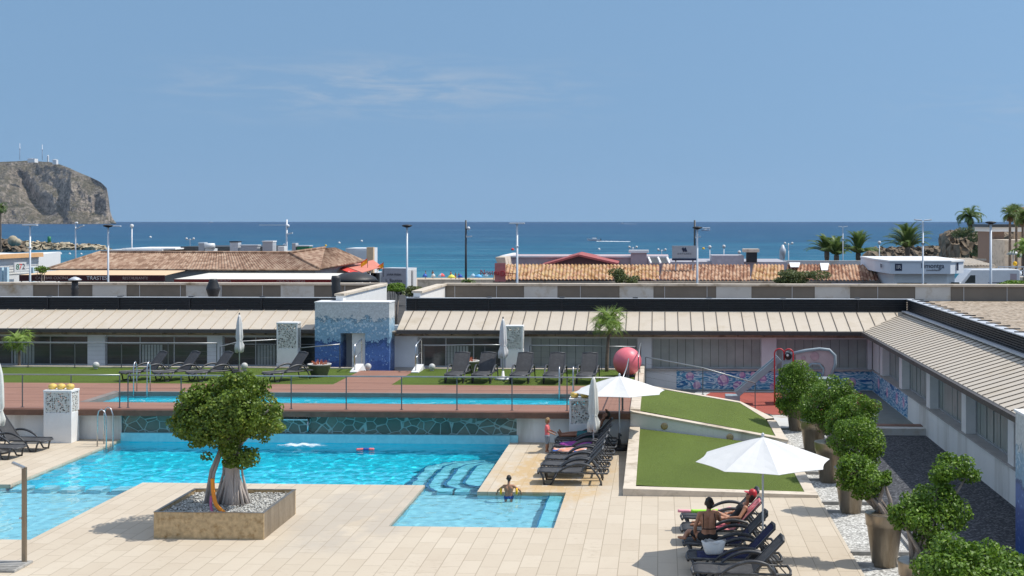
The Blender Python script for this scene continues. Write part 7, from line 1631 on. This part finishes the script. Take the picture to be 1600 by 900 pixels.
# --- sea: buoys, boats, wakes
for px, py, r, m_, l in ((235, 371.6, 1.0, 'canvas', 'white buoy beyond the jetty'), (530, 380.5, .75, 'canvas', 'white buoy above the brown roof apex'), (565, 377.7, .8, 'canvas', 'white buoy farther out right of the roof apex'), (509, 384.5, .6, 'flag_yellow', 'yellow buoy just above the roof apex'), (801, 391, .7, 'scarlet', 'red buoy left of the white street lamp'), (936, 390.5, .6, 'canvas', 'white buoy below the speedboat'), (1099, 389.5, .65, 'flag_yellow', 'yellow buoy right of the billboard'), (69, 397.3, .45, 'canvas', 'white buoy in the cove left of three'), (94.5, 397.3, .55, 'canvas', 'largest white buoy in the cove'), (109, 397.6, .5, 'canvas', 'white buoy in the cove below the thin lamp'), (127, 397.8, .45, 'canvas', 'white buoy in the cove nearest the brown roof')):
    g_ = gp(px, py, -6.0); b = MB(); b.ball((0, 0, r * .35), r, 12); b.tube([(0, 0, r), (0, 0, r * 1.5)], r * .12, 6); solo('mooring_buoy', b, M[m_], l, 'buoy', (g_.x, g_.y, -6), group='buoys on the sea')
def boat(label, px, py, L, rz):
    g_ = gp(px, py, -6.0); t = thing('motor_boat', label, 'boat', (g_.x, g_.y, -6), rz, 'motor boats on the sea'); s = L / 8
    b = MB(); st = [(-4, 1.1, .0, 1.0), (-2, 1.25, -.1, 1.0), (1, 1.2, -.1, 1.15), (3, .7, .05, 1.4), (4.2, .06, .5, 1.65)]; vs = []
    for x, w_, z0, z1_ in st: vs += [(x*s, -w_*s, z1_*s), (x*s, -w_*.6*s, z0*s), (x*s, w_*.6*s, z0*s), (x*s, w_*s, z1_*s)]
    b.add(vs, [(i*4+j, (i+1)*4+j, (i+1)*4+(j+1)%4, i*4+(j+1)%4) for i in range(4) for j in range(4)] + [(0,1,2,3), (19,18,17,16)]); part('hull', b, M['truck_white'], t)
    b = MB(); b.bx(-1.5*s, 1*s, -.7*s, .7*s, 1.1*s, 1.9*s); part('cabin', b, M['truck_white'], t, bev=.1*s); b = MB(); b.bx(.9*s, 1.05*s, -.65*s, .65*s, 1.4*s, 1.85*s); part('windscreen', b, M['dark_glass'], t)
    b = MB(); b.tube([(-1.6*s, -.7*s, 1.2*s), (-1.6*s, -.7*s, 2.6*s), (-1.6*s, .7*s, 2.6*s), (-1.6*s, .7*s, 1.2*s)], .06*s, 6); part('roll_bar', b, M['dark_metal'], t); b = MB(); b.bx(-4.4*s, -3.9*s, -.25*s, .25*s, .3*s, 1.5*s); part('engine', b, M['black_plastic'], t)
    return g_
def wake(px0, px1, py, w_):
    a, e = gp(px0, py, -6), gp(px1, py + .6, -6); b = MB(); n = 40; rg = random.Random(px0); vs = []
    for i in range(n + 1):
        c = a.lerp(e, i / n); q = w_ * (.5 + rg.random()) * (1 - .75 * i / n) * c.y / 800; vs += [(c.x, c.y - q, -5.94), (c.x, c.y, -5.8 + .15 * rg.random()), (c.x, c.y + q, -5.94)]
    b.add(vs, [(i*3+j, i*3+3+j, i*3+4+j, i*3+1+j) for i in range(n) for j in (0, 1)]); struct('boat_wake', b, M['foam_white'], 'stuff')
boat('white motor boat speeding left in the middle of the sea', 928, 376.5, 8.5, PI); wake(932, 985, 377.2, 2.2)
boat('tiny white boat on the horizon right of the speeding motor boat', 972, 349.6, 16, PI); wake(975, 995, 349.7, 4)
boat('tiny white boat on the horizon at the left', 330, 348.0, 26, 0)
boat('tiny white boat far out right of the billboard', 1103, 360.8, 10, 0)
# --- houses at the right edge
t = thing('clifftop_house', 'white and brown stepped house with long outside stairs at the right edge', 'building', (0, 0, 0))
a, e = at(1547, 352, 250), at(1612, 352, 250); b = MB(); b.bx(a.x, e.x, 250, 262, at(1560, 362, 250).z, at(1560, 355, 250).z); part('white_band', b, M['white_paint'], t); b = MB(); b.bx(a.x - .5, e.x, 249.6, 262, at(1560, 355, 250).z, at(1560, 350.5, 250).z); part('roof', b, M['dark_metal'], t)
a, e = at(1550, 362, 251), at(1568, 362, 251); b = MB(); b.bx(a.x, e.x, 250.5, 262, -5, at(1560, 362, 251).z); part('wall', b, pm('brown_house_wall', (.24,.15,.1)), t)
b = MB()
for i in range(9): z_ = at(1560, 376, 249).z - i * .35; b.bx(a.x, e.x, 249.2 - i * .35, 250.5, z_ - .3, z_)
part('stairs', b, M['concrete'], t)
a, e = at(1570, 372, 240), at(1625, 395, 240); b = MB(); b.bx(a.x, e.x, 240, 250, -5, at(1580, 375, 240).z); part('terrace_wall', b, M['cream'], t)
b = MB(); p = at(1597, 322, 260); b.bx(p.x, p.x + 10, 258, 268, p.z - 2, p.z - .8); b.bx(p.x - .8, p.x + 10, 257, 269, p.z - .8, p.z - .2); b.bx(p.x + .5, p.x + 10, 259, 268, 0, p.z - 2); part('upper_storey', b, M['peach'], t)
t = thing('pergola', 'flat pergola of pale slats behind the delivery van', 'pergola', (0, 104, 0)); a, e = at(1504, 410, 104), at(1566, 415, 104); b = MB()
for i in range(14): x = a.x - .6 + (e.x - a.x) * i / 13; b.bar((x, 0, e.z), (x - .9, 5, e.z + .45), .12, .07)
part('slats', b, M['cream'], t); b = MB(); b.bx(a.x - .5, e.x, -.05, .1, e.z - .22, e.z - .08); b.bx(a.x - .5, e.x, 5, 5.1, e.z + .25, e.z + .4); part('beam', b, M['cream'], t); b = MB()
for i in range(4): x = a.x + (e.x - a.x) * i / 3; b.bx(x - .08, x + .08, 0, .16, -1, e.z - .2)
part('post', b, M['cream'], t)
for px, py, w_, l in ((1583, 395, 22, 'white cafe parasol below the fan palms'), (1598, 399, 20, 'white cafe parasol cut by the right edge')):
    p = at(px, py, 150); t = thing('cafe_parasol', l, 'parasol', (p.x, 150, -1), 0, 'white cafe parasols'); r = w_ * .0375; b = MB(); b.lathe([(r, p.z + .8), (r * .5, p.z + 1.1), (0, p.z + 1.3)], 14); o = part('canopy', b, M['canvas'], t); o.modifiers.new('thickness', 'SOLIDIFY').thickness = .03; b = MB(); b.tube([(0, 0, 0), (0, 0, p.z + 1.2)], .05, 6); part('pole', b, M['pale_metal'], t)
a, e = at(1560, 424, 96), at(1640, 424, 96); t = thing('cafe_terrace', 'cafe terrace with railing, dark furniture and blue cloths at the right edge', 'terrace', (0, 96, 0)); b = MB(); b.bx(a.x, e.x, 0, 8, -1, at(1570, 433, 96).z); part('floor', b, M['cream'], t)
b = MB()
for i in range(9): x = a.x + (e.x - a.x) * i / 8; b.bx(x - .03, x + .03, 0, .06, 2, at(1570, 417, 96).z)
for py in (417, 423, 431): z_ = at(1570, py, 96).z; b.bx(a.x, e.x, 0, .06, z_ - .04, z_ + .04)
part('railing', b, M['white_paint'], t); b = MB(); q = at(1567, 425, 97); rg = random.Random(4)
for i in range(5): b.ball((q.x + i * .28, 1.0, q.z - .1 + .2 * rg.random()), .3, 8, sc=(1, .6, .8))
part('blue_cloth', b, m_two('blue_white_stripe', (.1,.25,.6), (.6,.7,.8)), t); b = MB()
for i in range(6): x = at(1584, 426, 98).x + i * .6; b.bx(x, x + .4, 2, 2.4, 2, at(1584, 423, 98).z + .1 * (i % 2))
part('chairs', b, M['black_plastic'], t); b = MB(); p = at(1587, 412, 97); b.ball((p.x, 1.2, p.z), .17, 10); part('yellow_sunshade', b, M['flag_yellow'], t)
# --- masts and small buildings on the headland
for px, py0, py1, l in ((31, 224, 247, 'thin radio mast on the headland at the left'), (66, 226, 247, 'lattice radio mast on the headland near the lighthouse')):
    p, q = at(px, py1 + 3, YH + 520), at(px, py0, YH + 520); b = MB(); b.tube([(0, 0, 0), (0, 0, q.z - p.z)], 1.1, 6); b.tube([(0, 0, (q.z - p.z) * .6), (0, 0, (q.z - p.z) * .75)], 1.8, 6); solo('radio_mast', b, M['galv'], l, 'mast', p, group='radio masts')
for px0, px1, py0, py1, l in ((43, 54, 247, 251, 'low white building on the headland between the masts'), (82, 88, 248.5, 254, 'white lighthouse house on the headland edge'), (73.5, 75.5, 242, 250, 'slim white lighthouse tower on the headland')):
    p, q = at(px0, py1, YH + 380), at(px1, py0, YH + 380); b = MB(); w_ = q.x - p.x; h_ = q.z - p.z; b.bx(0, w_, 0, w_, -8, h_ * .85); b.add([(-.4, -.4, h_ * .85), (w_ + .4, -.4, h_ * .85), (w_ + .4, w_ + .4, h_ * .85), (-.4, w_ + .4, h_ * .85), (w_/2, w_/2, h_)], [(0,1,4), (1,2,4), (2,3,4), (3,0,4)]); solo('headland_house', b, M['white_paint'], l, 'building', p)
